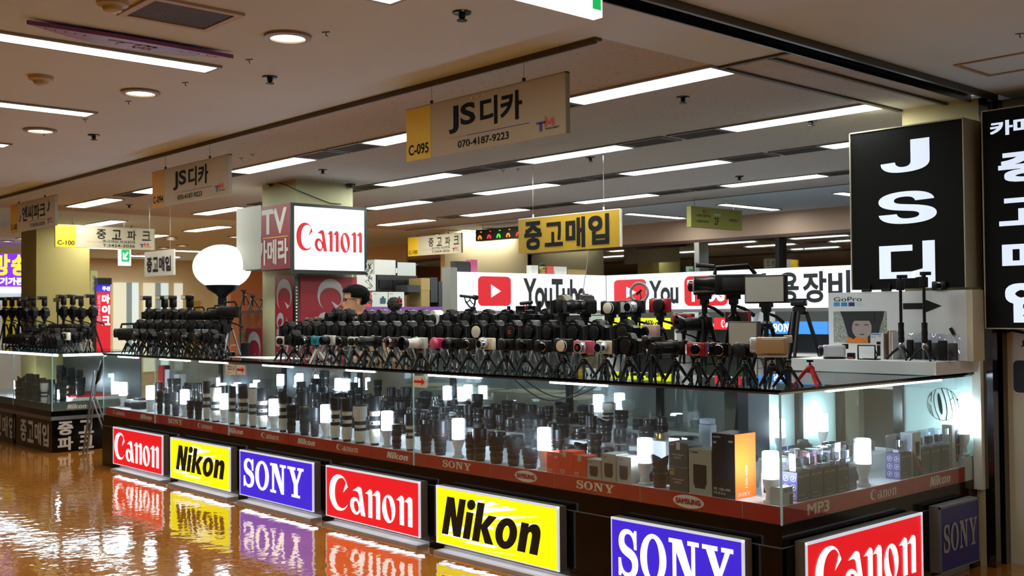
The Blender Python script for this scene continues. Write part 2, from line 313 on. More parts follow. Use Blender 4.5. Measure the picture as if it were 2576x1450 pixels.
# ceiling fittings
def mk_troffer(L=1.08, W=.2):
    t = empty('ceiling_light', (0, 0, 0), cat='ceiling light')
    b = MB(); e = .02
    b.box(-L / 2 - e, L / 2 + e, -W / 2 - e, -W / 2, -.012, 0); b.box(-L / 2 - e, L / 2 + e, W / 2, W / 2 + e, -.012, 0); b.box(-L / 2 - e, -L / 2, -W / 2, W / 2, -.012, 0); b.box(L / 2, L / 2 + e, -W / 2, W / 2, -.012, 0)
    b.build('frame', mat('light_frame', '8d8f92', .4), t, smooth=False)
    MB().box(-L / 2, L / 2, -W / 2, W / 2, -.006, 0).build('diffuser', mat('fluorescent', 'fbfff6', .5, emit=TROFFER), t, smooth=False); return t
def mk_vent(W=.42, D=.24):
    t = empty('ceiling_vent', (0, 0, 0), cat='air vent'); b = MB(); e = .02
    b.box(-W / 2, W / 2, -D / 2, -D / 2 + e, -.01, 0); b.box(-W / 2, W / 2, D / 2 - e, D / 2, -.01, 0); b.box(-W / 2, -W / 2 + e, -D / 2, D / 2, -.01, 0); b.box(W / 2 - e, W / 2, -D / 2, D / 2, -.01, 0)
    b.build('frame', mat('vent_frame', '6c6a68', .5), t, smooth=False); b = MB(); n = 14
    for k in range(n): y = -D / 2 + e + (k + .5) * (D - 2 * e) / n; b.box(-W / 2 + e, W / 2 - e, y - .003, y + .003, -.008, 0)
    b.box(-W / 2 + e, W / 2 - e, -D / 2 + e, D / 2 - e, -.002, 0); b.build('grille', mat('vent_grille', '36373a', .6), t, smooth=False); return t
TR = mk_troffer(); TRL = mk_troffer(1.3, .13); VT = mk_vent()
rows = [(.21, 'nearest row'), (1.72, 'second row'), (2.95, 'third row'), (4.42, 'farthest row')]
cols = [(-1.0, 'next to the vertical sign'), (-3.03, 'second from the vertical sign'), (-5.05, 'third from the vertical sign'), (-7.05, 'fourth from the vertical sign'), (-8.86, 'fifth from the vertical sign')]
for ri, (y, rn) in enumerate(rows):
    for ci, (x, cn) in enumerate(cols):
        place(TR, (x, y, ZC), 0, f'long fluorescent ceiling light, {rn} over the booths, {cn}', 'fluorescent lights over the booths')
        if ci < 4:
            for sx, q in ((-.78, 'outer'), (.78, 'inner')):
                if ci or sx < 0: place(VT, (x + sx, y + (.0), ZC), 0, f'dark ceiling vent at the {q} end of {rn} light {cn}', 'air vents beside the booth lights')
for k, (x, y) in enumerate(((-11.4, 1.3), (-11.4, 2.8), (-13.4, 1.3), (-13.4, 2.8))): place(TR, (x, y, ZC), 0, f'far ceiling light beyond the yellow pillar, {word(k)} going away', 'distant booth lights')
for k, (x, y) in enumerate(((-16.5, 3.2), (-16.5, 5.2), (-18.6, 3.2), (-18.6, 5.2))): place(TR, (x, y, ZC), PI / 2, f'farthest ceiling light before the tall windows, {word(k)} going away', 'lights by the windows')
for k, (x, y) in enumerate(((-3.2, 6.4), (-4.7, 6.4), (-6.15, 6.4), (-9.4, 6.4))):
    place(TR, (x, y, ZC), PI / 2, f'narrow ceiling light before the soffit of dark windows, {word(k)} from the vertical sign', 'lights before the dark windows', sc=(1, .6, 1))
for k, x in enumerate((-.52, -2.12, -3.72, -5.3, -6.9, -8.5)):
    place(TRL, (x, -2.44, ZC), PI / 2, f'long narrow aisle ceiling light, {word(k)} from the green exit sign', 'aisle lights')
for k, (x, y) in enumerate(((2.5, -7), (2.5, -3), (2.5, .5), (5.5, -7), (5.5, -3), (5.5, .5))): place(TRL, (x, y, ZC), PI / 2, f'aisle ceiling light outside the picture beside the viewer, {word(k)}', 'lights behind the viewer')
for k, x in enumerate((-4, -9, -14)): place(TRL, (x, -6.5, ZC), PI / 2, f'aisle ceiling light over the opposite shops, {word(k)} from the viewer', 'lights behind the viewer')
def mk_down():
    t = empty('downlight', (0, 0, 0), cat='ceiling light'); b = MB(); b.lathe([(.105, 0), (.105, -.012), (.078, -.016), (.078, 0)], 28, caps=False); b.build('ring', mat('downlight_ring', '8a7c6c', .4), t)
    MB().lathe([(.08, -.008), (.08, 0)], 28).build('lamp', mat('downlight_glow', 'fff3d8', .5, emit=4), t); return t
DN = mk_down()
for k, (x, y) in enumerate([(-1.32, -1.82), (-2.9, -1.82), (-4.5, -1.82), (-6.1, -1.82), (-7.7, -1.82)]):
    place(DN, (x, y, ZC), 0, f'round recessed downlight in the aisle ceiling, {word(k)} from the exit sign', 'aisle downlights')
for k, (px, py) in enumerate([(19, 606), (57, 599), (430, 597), (458, 617), (412, 623), (358, 639), (589, 595), (430, 601), (1230, 575), (1105, 589)]):
    p = onz(px, py, ZC); place(DN, (p.x, p.y, ZC), 0, f'small round downlight in the far reddish ceiling, {["outermost by the photo edge", "second from the photo edge", "before the small white sign", "above the small white sign", "beyond the pale C-100 sign", "by the green exit sign", "above the balloon lamp", "between small sign and balloon lamp", "by the ticker board", "beyond the far C-100 sign"][k]}', 'distant downlights')
def mk_sprinkler():
    t = empty('sprinkler', (0, 0, 0), cat='sprinkler'); MB().lathe([(.04, 0), (.038, -.008), (.02, -.012)], 16).build('plate', STL, t); MB().lathe([(.014, -.01), (.014, -.025), (.006, -.03), (.022, -.034), (.022, -.038), (.005, -.04)], 12).build('nozzle', BLK, t); return t
SP = mk_sprinkler()
for px, py, l in [(1162, 30, 'in the aisle ceiling near the exit sign'), (679, 193, 'in the aisle ceiling by the purple board'), (236, 339, 'in the aisle ceiling, farthest of the row'), (1718, 244, 'under the grey tiles by the nearest booth light'), (2040, 303, 'beyond the bright light nearest the vertical sign'), (812, 427, 'behind the light beside the cream pillar'), (325, 515, 'under the grey tiles beyond the hanging signs'), (1485, 396, 'between two middle booth lights'), (1860, 443, 'beside a far booth light')]:
    p = onz(px, py, ZC); place(SP, (p.x, p.y, ZC), 0, f'small dark sprinkler head {l}')
def mk_det():
    t = empty('smoke_detector', (0, 0, 0), cat='smoke detector'); MB().lathe([(.062, 0), (.06, -.018), (.04, -.026), (.034, -.04), (.022, -.046)], 24).build('housing', mat('old_ivory', 'b4a98c', .45), t)
    MB().lathe([(.0355, -.03), (.0355, -.036)], 24, caps=False).build('slot', BLKM, t); return t
SD = mk_det()
for px, py, l in [(103, 192, 'by the second aisle light'), (283, 2, 'at the top edge, above the purple board')]:
    p = onz(px, py, ZC); place(SD, (p.x, p.y, ZC), 0, f'cream round smoke detector in the aisle ceiling {l}')
hk = empty('ceiling_hook', (0, 0, 0), cat='hook'); b = MB(); b.box(-.018, .018, -.004, .004, -.004, 0); b.tube([(0, 0, 0), (0, 0, -.016), (.006, 0, -.02)], .0025, 6); b.build('hook', STL, hk)
for px, py, hl_ in [(820, 80, 'beside the nearest downlight'), (627, 149, 'past the end of the purple board'), (466, 207, 'between the first two downlights'), (323, 254, 'just below the second downlight'), (214, 299, 'past the end of the second aisle light'), (110, 335, 'below the third downlight'), (2565, 84, 'above the access hatch'), (607, 397, 'above the C-094 sign end, outer one'), (635, 388, 'above the C-094 sign end, inner one'), (1265, 428, 'between middle booth lights, first of two'), (1303, 425, 'between middle booth lights, second of two')]:
    p = onz(px, py, ZC); place(hk, (p.x, p.y, ZC), PI / 5, f'tiny metal hook in the ceiling, {hl_}', 'ceiling hooks')
p = onz(455, 33, ZC); v = empty('return_air_grille', (p.x, p.y, ZC), PI / 2, 'large square perforated air grille in the aisle ceiling above the purple board', 'air vent')
b = MB(); b.box(-.2, .2, -.17, -.14, -.012, 0); b.box(-.2, .2, .14, .17, -.012, 0); b.box(-.2, -.17, -.14, .14, -.012, 0); b.box(.17, .2, -.14, .14, -.012, 0); b.build('frame', mat('vent_cream', 'a8977f', .5), v, smooth=False)
b = MB()
for k in range(22): b.box(-.17, .17, -.137 + k * .0128, -.132 + k * .0128, -.008, -.001)
for k in range(26): b.box(-.168 + k * .0132, -.164 + k * .0132, -.14, .14, -.007, -.001)
b.box(-.17, .17, -.14, .14, -.001, 0); b.build('grille', mat('vent_mesh', '57514a', .5), v, smooth=False)
# purple boat shaped ornament
o = empty('ceiling_ornament', (-1.81, -2.33, ZC), PI / 2, 'purple boat-shaped board with pale letters and small holes, fixed under the aisle ceiling', 'ceiling board')
pts = [(-.47 + .94 * k / 24, -.06 + .035 * math.sin(PI * k / 24)) for k in range(25)][::-1] + [(-.47 + .94 * k / 24, -.06 + .17 * math.sin(PI * k / 24) ** 1.1) for k in range(1, 24)]
pts = [(x, -.06 - .02 * math.sin(PI * (x + .47) / .94)) for x in [.47 - .94 * k / 24 for k in range(25)]] + [(-.47 + .94 * k / 24, -.06 + .15 * math.sin(PI * k / 24)) for k in range(1, 24)]
MB().prism(pts, -.03, -.012, 'z').build('board', mat('purple_lacquer', '7a3b86', .35), o, smooth=False)
b = MB()
for sx in (-1, 1):
    for k in range(5): x = sx * (.22 + k * .042); b.lathe([(.004, -.0315), (.004, -.0295)], 8, c=(x, -.045 + .02 * (1 - abs(x) / .47), 0))
b.build('dot_pattern', BLKM, o); b = MB()
b.box(-.11, .0, -.03, -.018, -.032, -.03); b.box(-.06, -.045, -.03, .03, -.032, -.03); b.box(.0, .11, -.03, -.018, -.032, -.03); b.box(.02, .035, -.03, .035, -.032, -.03); b.box(.06, .075, -.03, .035, -.032, -.03); b.box(.09, .105, -.03, .035, -.032, -.03); b.box(.02, .105, .022, .035, -.032, -.03); b.build('letters', mat('pale_letter', 'a293a4', .5), o, smooth=False)
p = onz(2540, 160, ZC); h = empty('access_hatch', (p.x, p.y, ZC), 0, 'square framed access hatch in the ceiling above the black lit signs', 'hatch')
b = MB(); b.box(-.2, .2, -.2, -.18, -.006, 0); b.box(-.2, .2, .18, .2, -.006, 0); b.box(-.2, -.18, -.18, .18, -.006, 0); b.box(.18, .2, -.18, .18, -.006, 0); b.build('frame', mat('hatch_frame', '9b8d7c', .5), h, smooth=False)
# walls and pillars
slab('wall_right', .052, 9, 2.2, 2.4, 0, ZC, mat('cream_wall_right', 'dcd8bc', .6)); slab('baseboard_right', .3, 9, 2.185, 2.2, 0, .13, mat('grey_baseboard', '5a5852', .6))
slab('pillar', -.43, .05, 2.0, 2.62, 0, ZC, WALL)
slab('pillar', -6.39, -5.77, .88, 1.5, 0, ZC, mat('pale_green_cream', 'b9b993', .7)); slab('pillar', -12.5, -11.9, .62, 1.32, 0, ZC, mat('yellow_cream', 'a89a5c', .7))
slab('wall_back', -13, 9, 7.26, 7.36, 2.47, ZC, WALLR); slab('trim_6', -13, 9, 7.24, 7.27, 2.43, 2.47, mat('dark_red_trim', '4a3028', .5))
slab('wall_left', -20.2, -20, -9, 12, 0, ZC, WALLB); slab('wall_front', -22, 9, -9.2, -9, 0, ZC, mat('opposite_shops', '40403e', .8)); slab('wall_side', 9, 9.2, -9, 12, 0, ZC, mat('opposite_shops', '40403e', .8)); slab('wall_rear', -22, 9, 12, 12.2, 0, ZC, mat('dark_shop', '2a2824', .7))
slab('wall_partition', -20, -12.6, 7.2, 7.3, 0, ZC, WALLB)
p0 = onx(580, 700, -13.5).y; p1 = onx(658, 700, -13.5).y; slab('wall_orange', -13.6, -13.5, p0, p1 + 1.6, 0, 2.42, WALLO)
slab('wall_panel', -9.6, -9.5, 5.6, 7.26, 0, ZC, WALLB)
# glazed dark shop front under the soffit
g = struct(MB().box(-12.6, 2, 7.3, 7.306, 0, 2.43).build('window_1', glassmat('shop_window_glass', tint=(.5, .55, .52), refl=.5, edge=.9), smooth=False))
b = MB()
for k in range(120): x = -5.6 + k * .065; b.box(x, x + .006, 7.5, 7.506, .8, 2.43)
for k in range(24): z = .9 + k * .065; b.box(-5.6, 2, 7.5, 7.506, z, z + .006)
b.build('window_1_grid', mat('wire_grid', '1c1b16', .6), g, smooth=False)
x = ony(1762, 640, 7.28).x; b = MB(); b.box(x - .04, x + .04, 7.2, 7.3, 0, 2.43); b.build('window_1_post', CHR, g, smooth=False)
for px in (1172, 1962): x = ony(px, 640, 7.28).x; MB().box(x - .03, x + .03, 7.22, 7.3, 0, 2.43).build('window_1_frame', BLKM, g, smooth=False)
slab('wall_shop_backing', -12.6, 9, 8.6, 8.65, 0, 2.6, mat('shop_back', '3c3a33', .7))
# bright tall windows in the far wall
for k, (a, c_, m) in enumerate([(284, 316, 'e8e4c8'), (318, 330, '9fb0ae'), (330, 347, 'e2f0ee'), (360, 388, 'e6e0c4'), (392, 404, '9fb0ae'), (402, 422, 'dff0ee'), (438, 458, 'e9e7d6')]):
    y0 = onx(a, 700, -20).y; y1 = onx(c_, 700, -20).y; slab(f'window_{k + 2}', -20, -19.96, y0, y1, .3, 2.24, mat('daylight_' + m, m, .5, emit=.7 if m > 'b' else .3))
y0 = onx(472, 700, -19.9).y; y1 = onx(505, 700, -19.9).y; d = struct(MB().box(-20, -19.94, y0, y1, 0, 1.85).build('door_1', mat('yellow_door', 'b09a2c', .5), smooth=False))
# steel guide channel of the shutter and its black slot
ps = empty('shutter_post', (.05, 2.0, 0), 0, 'polished steel shutter guide with black slot between the counter end and the cream wall', 'post')
b = MB(); b.box(0, .055, 0, .065, 0, ZC); b.box(0, .055, .135, .198, 0, ZC); b.build('steel_jamb', mat('steel_mirror', '77757a', .15, 1), ps, smooth=False); MB().box(0, .02, .065, .135, 0, ZC).build('slot', BLKG, ps, smooth=False)
# ================================================================ the long glass counter
ZT = 1.134; ZG = .505; ZS = .589; XL = -8.05; DEP = .70
REDS = mat('red_strip', 'ac0f1c', .4); STRW = mat('strip_white', 'd9d4d0', .5); LEDM = mat('led_tube', 'eaf6ff', .5, emit=22)
CASEB = mat('case_back_white', 'c4e0d6', .5)
ctr = empty('display_counter', (0, 0, 0), 0, 'long glass display counter with black base and red brand strip, turning a corner', 'display counter')
ctr2 = empty('display_counter', (0, 0, 0), 0, 'short end of the glass display counter, round the corner beside the cream pillar', 'display counter')
MB().box(XL, 0, 0, DEP, .401, ZG).box(XL, -.01, .012, DEP, .03, .398).build('cabinet', BLKG, ctr, smooth=False); MB().box(-DEP - .05, 0, DEP, 2.0, .401, ZG).box(-DEP - .05, -.012, DEP, 2.0, .03, .398).build('cabinet', BLKG, ctr2, smooth=False)
for x0, x1 in ((XL, -7.64), (-6.47, -6.34), (-5.2, -5.06), (-3.93, -3.79), (-2.65, -2.51), (-1.375, -1.02), (-.14, 0)): MB().box(x0, x1, -.012, .012, 0, .398).build('pilaster', BLKG, ctr, smooth=False)
for y0, y1 in ((.02, .08), (1.2, 1.4), (1.88, 2.0)): MB().box(-.012, .012, y0, y1, 0, .398).build('pilaster', BLKG, ctr2, smooth=False)
MARB = mat('pale_marble', 'a9a4a0', .3, noise=.1, nscale=6); MB().box(XL, 0, -.002, .3, 0, .03).build('plinth', MARB, ctr, smooth=False); MB().box(-.3, .002, DEP, 2.0, 0, .03).build('plinth', MARB, ctr2, smooth=False)
MB().box(XL, 0, -.003, .0, .397, .402).build('seam', mat('seam_grey', '77716a', .4), ctr, smooth=False); MB().box(0, .003, .0, 2.0, .397, .402).build('seam', MATS['seam_grey'], ctr2, smooth=False)
# floor of the showcase and its steps
MB().box(XL + .01, -.01, .012, DEP, ZG, ZS - .006).build('shelf', WHP, ctr, smooth=False); MB().box(-DEP - .05, -.012, DEP, 1.99, ZG, ZS - .006).build('shelf', WHP, ctr2, smooth=False)
for k, (ya, yb, z) in enumerate(((.22, DEP, .65), (.38, DEP, .73), (.53, DEP, .80))):
    MB().box(-5.2 if k else XL + .015, -1.02 + .1 * k, ya, yb, ZS - .006, z).build('step', WHP, ctr, smooth=False)
MB().box(-.72, -.3, .72, 1.7, ZS - .006, .68).build('step', WHP, ctr2, smooth=False)
def X0(px, y=0): return ony(px, 1150, y).x
segs = [263, 330, 404, 477.8, 551.9, 634, 723.4, 822, 929.2, 1070, 1231, 1391.3, 1606.4, 1862.6, 1960]
b = MB()
for a, c in zip(segs, segs[1:]): b.box(X0(a) + .003, X0(c) - .003, .006, .010, ZG + .002, ZS)
b.build('brand_strip', REDS, ctr, smooth=False); b = MB()
for a, c in ((1974, 2145), (2145, 2299), (2299, 2432)): b.box(-.010, -.006, onx(a, 1280, 0).y + .003, onx(c, 1230, 0).y - .003, ZG + .002, ZS)
b.build('brand_strip', REDS, ctr2, smooth=False)
MB().box(XL + .02, -.02, .0102, .012, ZG + .002, ZS + .001).build('strip_backing', STRW, ctr, smooth=False); MB().box(-.012, -.0102, .02, 1.7, ZG + .002, ZS + .001).build('strip_backing', STRW, ctr2, smooth=False)
LM = mat('strip_lettering', 'e2d9cf', .5)
SAM = T('SAMSUNG', -.05, 1.0); MP3 = T('MP3', -.025)
its = [(s, X0(a), X0(c), ZG + .022, ZG + .068) for s, a, c in ((CANON, 283, 312), (NIKON, 352, 380), (SONY, 422, 457), (CANON, 496, 532), (NIKON, 574, 610), (CANON, 656, 699), (NIKON, 747, 791), (CANON, 845, 898), (NIKON, 971, 1025), (SONY, 1112, 1183), (SONY, 1448, 1542))]
multi('brand_lettering', LM, ctr, its, y=.006)
OV = norm(fillmesh([[ell(0, 0, 1, 1, 40)]]))
for a, c in ((1293, 1349), (1690, 1768)):
    put(OV, 'brand_oval', LM, ctr, X0(a), X0(c), ZG + .010, ZG + .076, .006, rot=0); xm = (X0(a) + X0(c)) / 2; w_ = (X0(c) - X0(a)) * .8
    put(SAM, 'brand_lettering', REDS, ctr, xm - w_ / 2, xm + w_ / 2, ZG + .030, ZG + .058, .0035)
def Y0(px): return onx(px, 1250, 0).y
multi('brand_lettering', LM, ctr2, [(MP3, Y0(2033), Y0(2088), ZG + .016, ZG + .072), (CANON, Y0(2192), Y0(2257), ZG + .016, ZG + .072), (NIKON, Y0(2342), Y0(2394), ZG + .016, ZG + .072)], y=.006).rotation_euler = (0, 0, PI / 2)
# glass
gx = [XL, ony(390, 950, 0).x, ony(575, 1000, 0).x, ony(1040, 1000, 0).x, 0]
for a, c in zip(gx, gx[1:]): MB().box(a + .002, c - .002, -.003, .003, ZG, ZT - .012).build('front_glass', [GL], ctr, smooth=False)
MB().box(-.003, .003, .004, 1.98, ZG, ZT - .012).build('side_glass', GL, ctr2, smooth=False); MB().box(XL - .003, XL + .003, .004, DEP, ZG, ZT - .012).build('side_glass', GL, ctr, smooth=False)
b = MB()
for x in gx[1:-1] + [XL]: b.box(x - .002, x + .002, -.0035, .0035, ZG, ZT - .012)
b.box(-.004, .004, -.004, .004, ZG, ZT - .012); b.build('glass_joint', GLE, ctr, smooth=False)
GB = glassmat('back_door_glass', tint=(.6, .65, .66), refl=.2, edge=.4, haze=.05)
for k in range(6):
    x0 = XL + .02 + k * 1.2; MB().box(x0, x0 + 1.19, DEP - .004, DEP, ZS, ZT - .012).build('back_door', GB, ctr, smooth=False)
MB().box(-DEP - .05, -DEP - .046, 1.72, 1.98, ZS, ZT - .02).build('back_door', GB, ctr2, smooth=False)
MB().box(-DEP - .05, -DEP - .044, .90, 1.72, ZS, ZT - .02).build('back_panel', CASEB, ctr2, smooth=False)
MB().box(-.44, -.012, 1.985, 1.99, ZS, ZT - .02).build('back_panel', CASEB, ctr2, smooth=False)
MB().box(-DEP - .05, -DEP + .02, DEP, .9, ZS, ZT - .02).build('corner_panel', mat('dark_panel', '15171b', .4), ctr2, smooth=False)
b = MB()
for x in (-6.86, -5.66, -4.46, -3.26, -2.06, -1.3): b.box(x - .02, x + .02, DEP - .03, DEP, ZS, ZT - .012)
b.box(-DEP - .05, -DEP - .01, 1.25, 1.29, ZS, ZT - .012); b.box(-DEP - .05, -DEP, 1.70, 1.74, ZS, ZT - .012); b.box(-.5, -.44, 1.96, 2, ZS, ZT - .012); b.build('mullion', BLKG, ctr2, smooth=False)
MB().box(XL - .01, .01, -.01, DEP + .01, ZT - .010, ZT).build('counter_top', GLT, ctr, smooth=False); MB().box(-DEP - .06, .01, DEP + .01, 2.0, ZT - .010, ZT).build('counter_top', GLT, ctr2, smooth=False)
b = MB(); b.box(XL - .012, .012, -.012, -.009, ZT - .012, ZT + .001); b.box(XL - .012, -DEP, DEP + .009, DEP + .014, ZT - .014, ZT); b.build('top_edge', BLKG, ctr, smooth=False); MB().box(.009, .012, -.012, 2.0, ZT - .012, ZT + .001).build('top_edge', BLKG, ctr2, smooth=False)
b = MB(); b.box(XL, 0, -.004, .012, ZT - .022, ZT - .0105); b.build('top_rail', CHR, ctr, smooth=False); MB().box(-.012, .004, 0, 1.99, ZT - .022, ZT - .0105).build('top_rail', CHR, ctr2, smooth=False)
for a, c in ((300, 350), (405, 480), (505, 577), (664, 739), (874, 945), (1081, 1212), (1387, 1530)):
    x0 = ony(a, 930, .1).x; x1 = ony(c, 940, .1).x
    MB().tube([(x0, .09, ZT - .035), (x1, .09, ZT - .035)], .007, 8).build('tube_light', LEDM, ctr)
MB().tube([(-.06, .5, ZT - .035), (-.06, 1.7, ZT - .035)], .006, 8).build('tube_light', mat('led_tube_dim', 'eaf6ff', .5, emit=12), ctr2)
b = MB(); b.tube([(-2.0 + t * .62, .15, ZT - .04 - .11 * math.sin(PI * t)) for t in [k / 12 for k in range(13)]], .004, 6); b.tube([(-1.95 + t * .66, .17, ZT - .03 - .10 * math.sin(PI * t)) for t in [k / 12 for k in range(13)]], .004, 6); b.build('loose_cable', BLKM, ctr)
b = MB(); rng = random.Random(5)
b.tube([(-4.3 + .01 * k, .12 + .01 * math.sin(k), ZT - .04 - .06 * abs(math.sin(k * .45))) for k in range(14)], .0025, 5); b.build('loose_cable', WHT, ctr)
# white end post of the glass
pst = empty('end_post', (0, 0, 0), 0, 'white painted end post with brown stain where the side glass meets the pillar', 'post')
MB().box(.0, .05, 1.96, 2.0, .45, 1.2).build('post', mat('white_paint_worn', 'd7d6c4', .5, noise=.08, nscale=14), pst, smooth=False)
# ---------------------------------------------------------------- lit brand signs on the base
SR = mat('canon_red_light', 'dc1420', .4, emit=.95); SY = mat('nikon_yellow_light', 'f7f205', .4, emit=1.0); SB = mat('sony_blue_light', '3a22cf', .4, emit=.95)
SW = mat('sign_letter_light', 'fbfdff', .4, emit=1.15); FRL = mat('sign_edge_light', 'dfe3f2', .4, emit=.7)
def lit_sign(name, x, y, rz, W_, face, shape, lettm, label, z0=.065, z1=.425, lx=(.05, .95), lz=(.15, .85), rays=False, D=.055, under=True):
    t = empty(name, (x, y, z0), rz, label, 'lit sign', 'lit brand signs on the counter base'); H_ = z1 - z0
    b = MB(); b.box(0, W_, 0, D, 0, H_); b.build('housing', mat('sign_case_wood', '6d675f', .5), t, smooth=False)
    b = MB(); b.box(0, W_, -.012, 0, H_ - .012, H_); b.box(W_ - .012, W_, -.012, 0, 0, H_); b.box(0, .004, -.012, 0, 0, H_); b.box(0, W_, -.012, 0, 0, .006); b.build('frame', FRL, t, smooth=False)
    MB().box(.004, W_ - .012, -.008, 0, .006, H_ - .012).build('panel', face, t, smooth=False)
    if under: MB().box(.01, W_ - .02, .0, D - .01, -.003, 0).build('lamp_slot', mat('sign_underglow', 'eef2ff', .5, emit=4), t, smooth=False); MB().box(.0, W_, -.035, D, -z0, -z0 + .02).build('marble_foot', MARB, t, smooth=False)
    if rays:
        loops = []; c0 = (.05, .30)
        for a, s_, e_, w0 in ((20, .35, .62, .035), (32, .42, .75, .045), (13, .30, .85, .04), (6, .2, .9, .035), (40, .55, .8, .05)):
            pass
        R_ = [[(.34, .86), (.37, .93), (.44, .94), (.36, .83)], [(.40, .83), (.47, .94), (.55, .92), (.43, .80)], [(.30, .66), (.40, .78), (.60, .90), (.70, .88), (.36, .66)], [(.28, .56), (.46, .66), (.86, .83), (.60, .66), (.40, .58)], [(.5, .56), (.92, .74), (.62, .54)],
              [(.06, .20), (.12, .20), (.30, .30), (.2, .34)], [(.03, .12), (.30, .12), (.34, .18), (.12, .17)], [(.2, .06), (.5, .08), (.54, .14), (.34, .12)], [(.34, .40), (.5, .42), (.5, .48), (.32, .44)], [(.42, .0), (.6, .045), (.72, .06), (.5, .01)], [(.14, .26), (.3, .34), (.3, .38), (.1, .3)]]
        V, F = fillmesh([[q] for q in R_]); put((V, F), 'sun_rays', SW, t, .0, W_, .02, H_ - .02, -.008)
    put(shape, 'lettering', lettm, t, W_ * lx[0], W_ * lx[1], H_ * lz[0], H_ * lz[1], -.0095); return t
NBL = mat('nikon_black', '0c0b09', .5)
L1 = 'red lit sign with white lettering on the counter base'
lit_sign('brand_sign', -7.61, -.068, 0, 1.12, SR, CANON, SW, 'red lit sign at the far end of the counter base, white lettering', lx=(.03, .93), lz=(.13, .87))
lit_sign('brand_sign', -6.325, -.068, 0, 1.11, SY, NIKON, NBL, 'smaller-looking far yellow lit sign between the red and blue signs on the base', lx=(.10, .92), lz=(.22, .86), rays=True)
lit_sign('brand_sign', -5.048, -.068, 0, 1.105, SB, SONY, SW, 'blue lit sign between the far yellow and second red sign, white slab letters', lx=(.06, .88), lz=(.20, .84))
lit_sign('brand_sign', -3.771, -.068, 0, 1.105, SR, CANON, SW, 'red lit sign between the blue sign and the near large yellow sign', lx=(.04, .93), lz=(.14, .86))
lit_sign('brand_sign', -2.494, -.068, 0, 1.095, SY, NIKON, NBL, 'near large yellow lit sign with heavy black letters and white rays', lx=(.05, .87), lz=(.16, .86), rays=True)
lit_sign('brand_sign', -1.002, -.068, 0, .843, SB, SONY, SW, 'blue lit sign on the counter base closest to the glass corner', lx=(.06, .93), lz=(.16, .86))
lit_sign('brand_sign', .068, .084, PI / 2, 1.10, SR, CANON, SW, 'red lit sign around the corner on the short side of the base', lx=(.06, .93), lz=(.14, .88))
t = lit_sign('brand_sign', .068, 1.385, PI / 2, .468, mat('sony_blue_unlit', '26286e', .4), SONY, mat('sony_grey_unlit', '8c8c93', .4), 'unlit dark blue sign with grey letters at the end beside the cream pillar', lx=(.07, .93), lz=(.28, .72), under=False)
for c in t.children:
    if c.name.startswith('frame'): c.data.materials[0] = mat('unlit_frame', '6f707c', .5)
# arrow notes on the glass
def note(px, py, w_, h_, y, lab, kind):
    p = ony(px, py, y); t = empty('arrow_note' if kind else 'paper_note', (p.x, y, p.z), 0, lab, 'note'); MB().box(-w_ / 2, w_ / 2, -.001, 0, -h_ / 2, h_ / 2).build('paper', mat('note_paper', 'd8c9b4', .7), t, smooth=False)
    if kind: put(norm(fillmesh([[[(0, .36), (.68, .36), (.68, .1), (1, .5), (.68, .9), (.68, .64), (0, .64)]]])), 'arrow', mat('arrow_red', 'c01010', .6), t, -w_ * .44, w_ * .42, -h_ * .34, h_ * .34, -.001)
    else: multi('writing', DARKTXT, t, [(T('222 U', .02), -w_ * .3, w_ * .42, -h_ * .05, h_ * .35), (OV, -w_ * .45, w_ * .1, -h_ * .32, -h_ * .28)])
note(1056, 961, .135, .075, -.004, 'cream paper note with red arrow taped at the middle glass joint', 1); note(606, 931, .145, .08, -.004, 'small far paper note with red arrow beside the tan price note', 1); note(580, 930, .17, .085, -.006, 'tan paper note with small black writing behind the far glass', 0)
# round black HOLIC sticker on the side glass
hl = empty('round_sticker', (-.192, 1.984, .934), 0, 'round black line sticker with warped lettering on the white end panel', 'sticker')
R_ = .098
ST = mat('sticker_black', '020202', .8, spec=0); g_ = [[ell(0, 0, 1, 1, 60), ell(0, 0, .97, .975, 60)], [ell(-.16, .02, .12, .66, 30, -.10)]]
def line(p, wd):
    l = []; r = []
    for i, q in enumerate(p):
        a = Vector(p[max(0, i - 1)]); c = Vector(p[min(len(p) - 1, i + 1)]); d = (c - a).normalized(); n = Vector((-d.y, d.x)) * wd; l.append((q[0] + n.x, q[1] + n.y)); r.append((q[0] - n.x, q[1] - n.y))
    return [l + r[::-1]]
for P_, wd in (([(-.42, .9), (-.55, .5), (-.56, .1), (-.45, -.4), (-.2, -.95)], .025), ([(-.06, .98), (.12, .5), (.24, 0), (.28, -.5), (.2, -.96)], .032), ([(.28, .94), (.42, .5), (.52, .1), (.6, -.3), (.62, -.76)], .02), ([(.5, .85), (.66, .5), (.78, .1), (.84, -.3), (.82, -.5)], .015),
              ([(-.7, .68), (-.74, .3), (-.74, .1)], .022), ([(-.78, -.05), (-.72, -.4), (-.6, -.78)], .022), ([(-.9, .05), (-.84, -.3), (-.74, -.6)], .018), ([(.5, .3), (.68, .44)], .02), ([(.68, .72), (.84, .3), (.95, -.1)], .012), ([(.88, .36), (.98, .3)], .05), ([(.9, .1), (.97, .16)], .015), ([(-.86, .45), (-.72, .62)], .012)): g_.append(line(P_, wd))
V, F = fillmesh(g_); me = [((x + 1) / 2, (y + 1) / 2) for x, y in V]; put((me, F), 'print', ST, hl, -R_, R_, -R_, R_, -.0012)
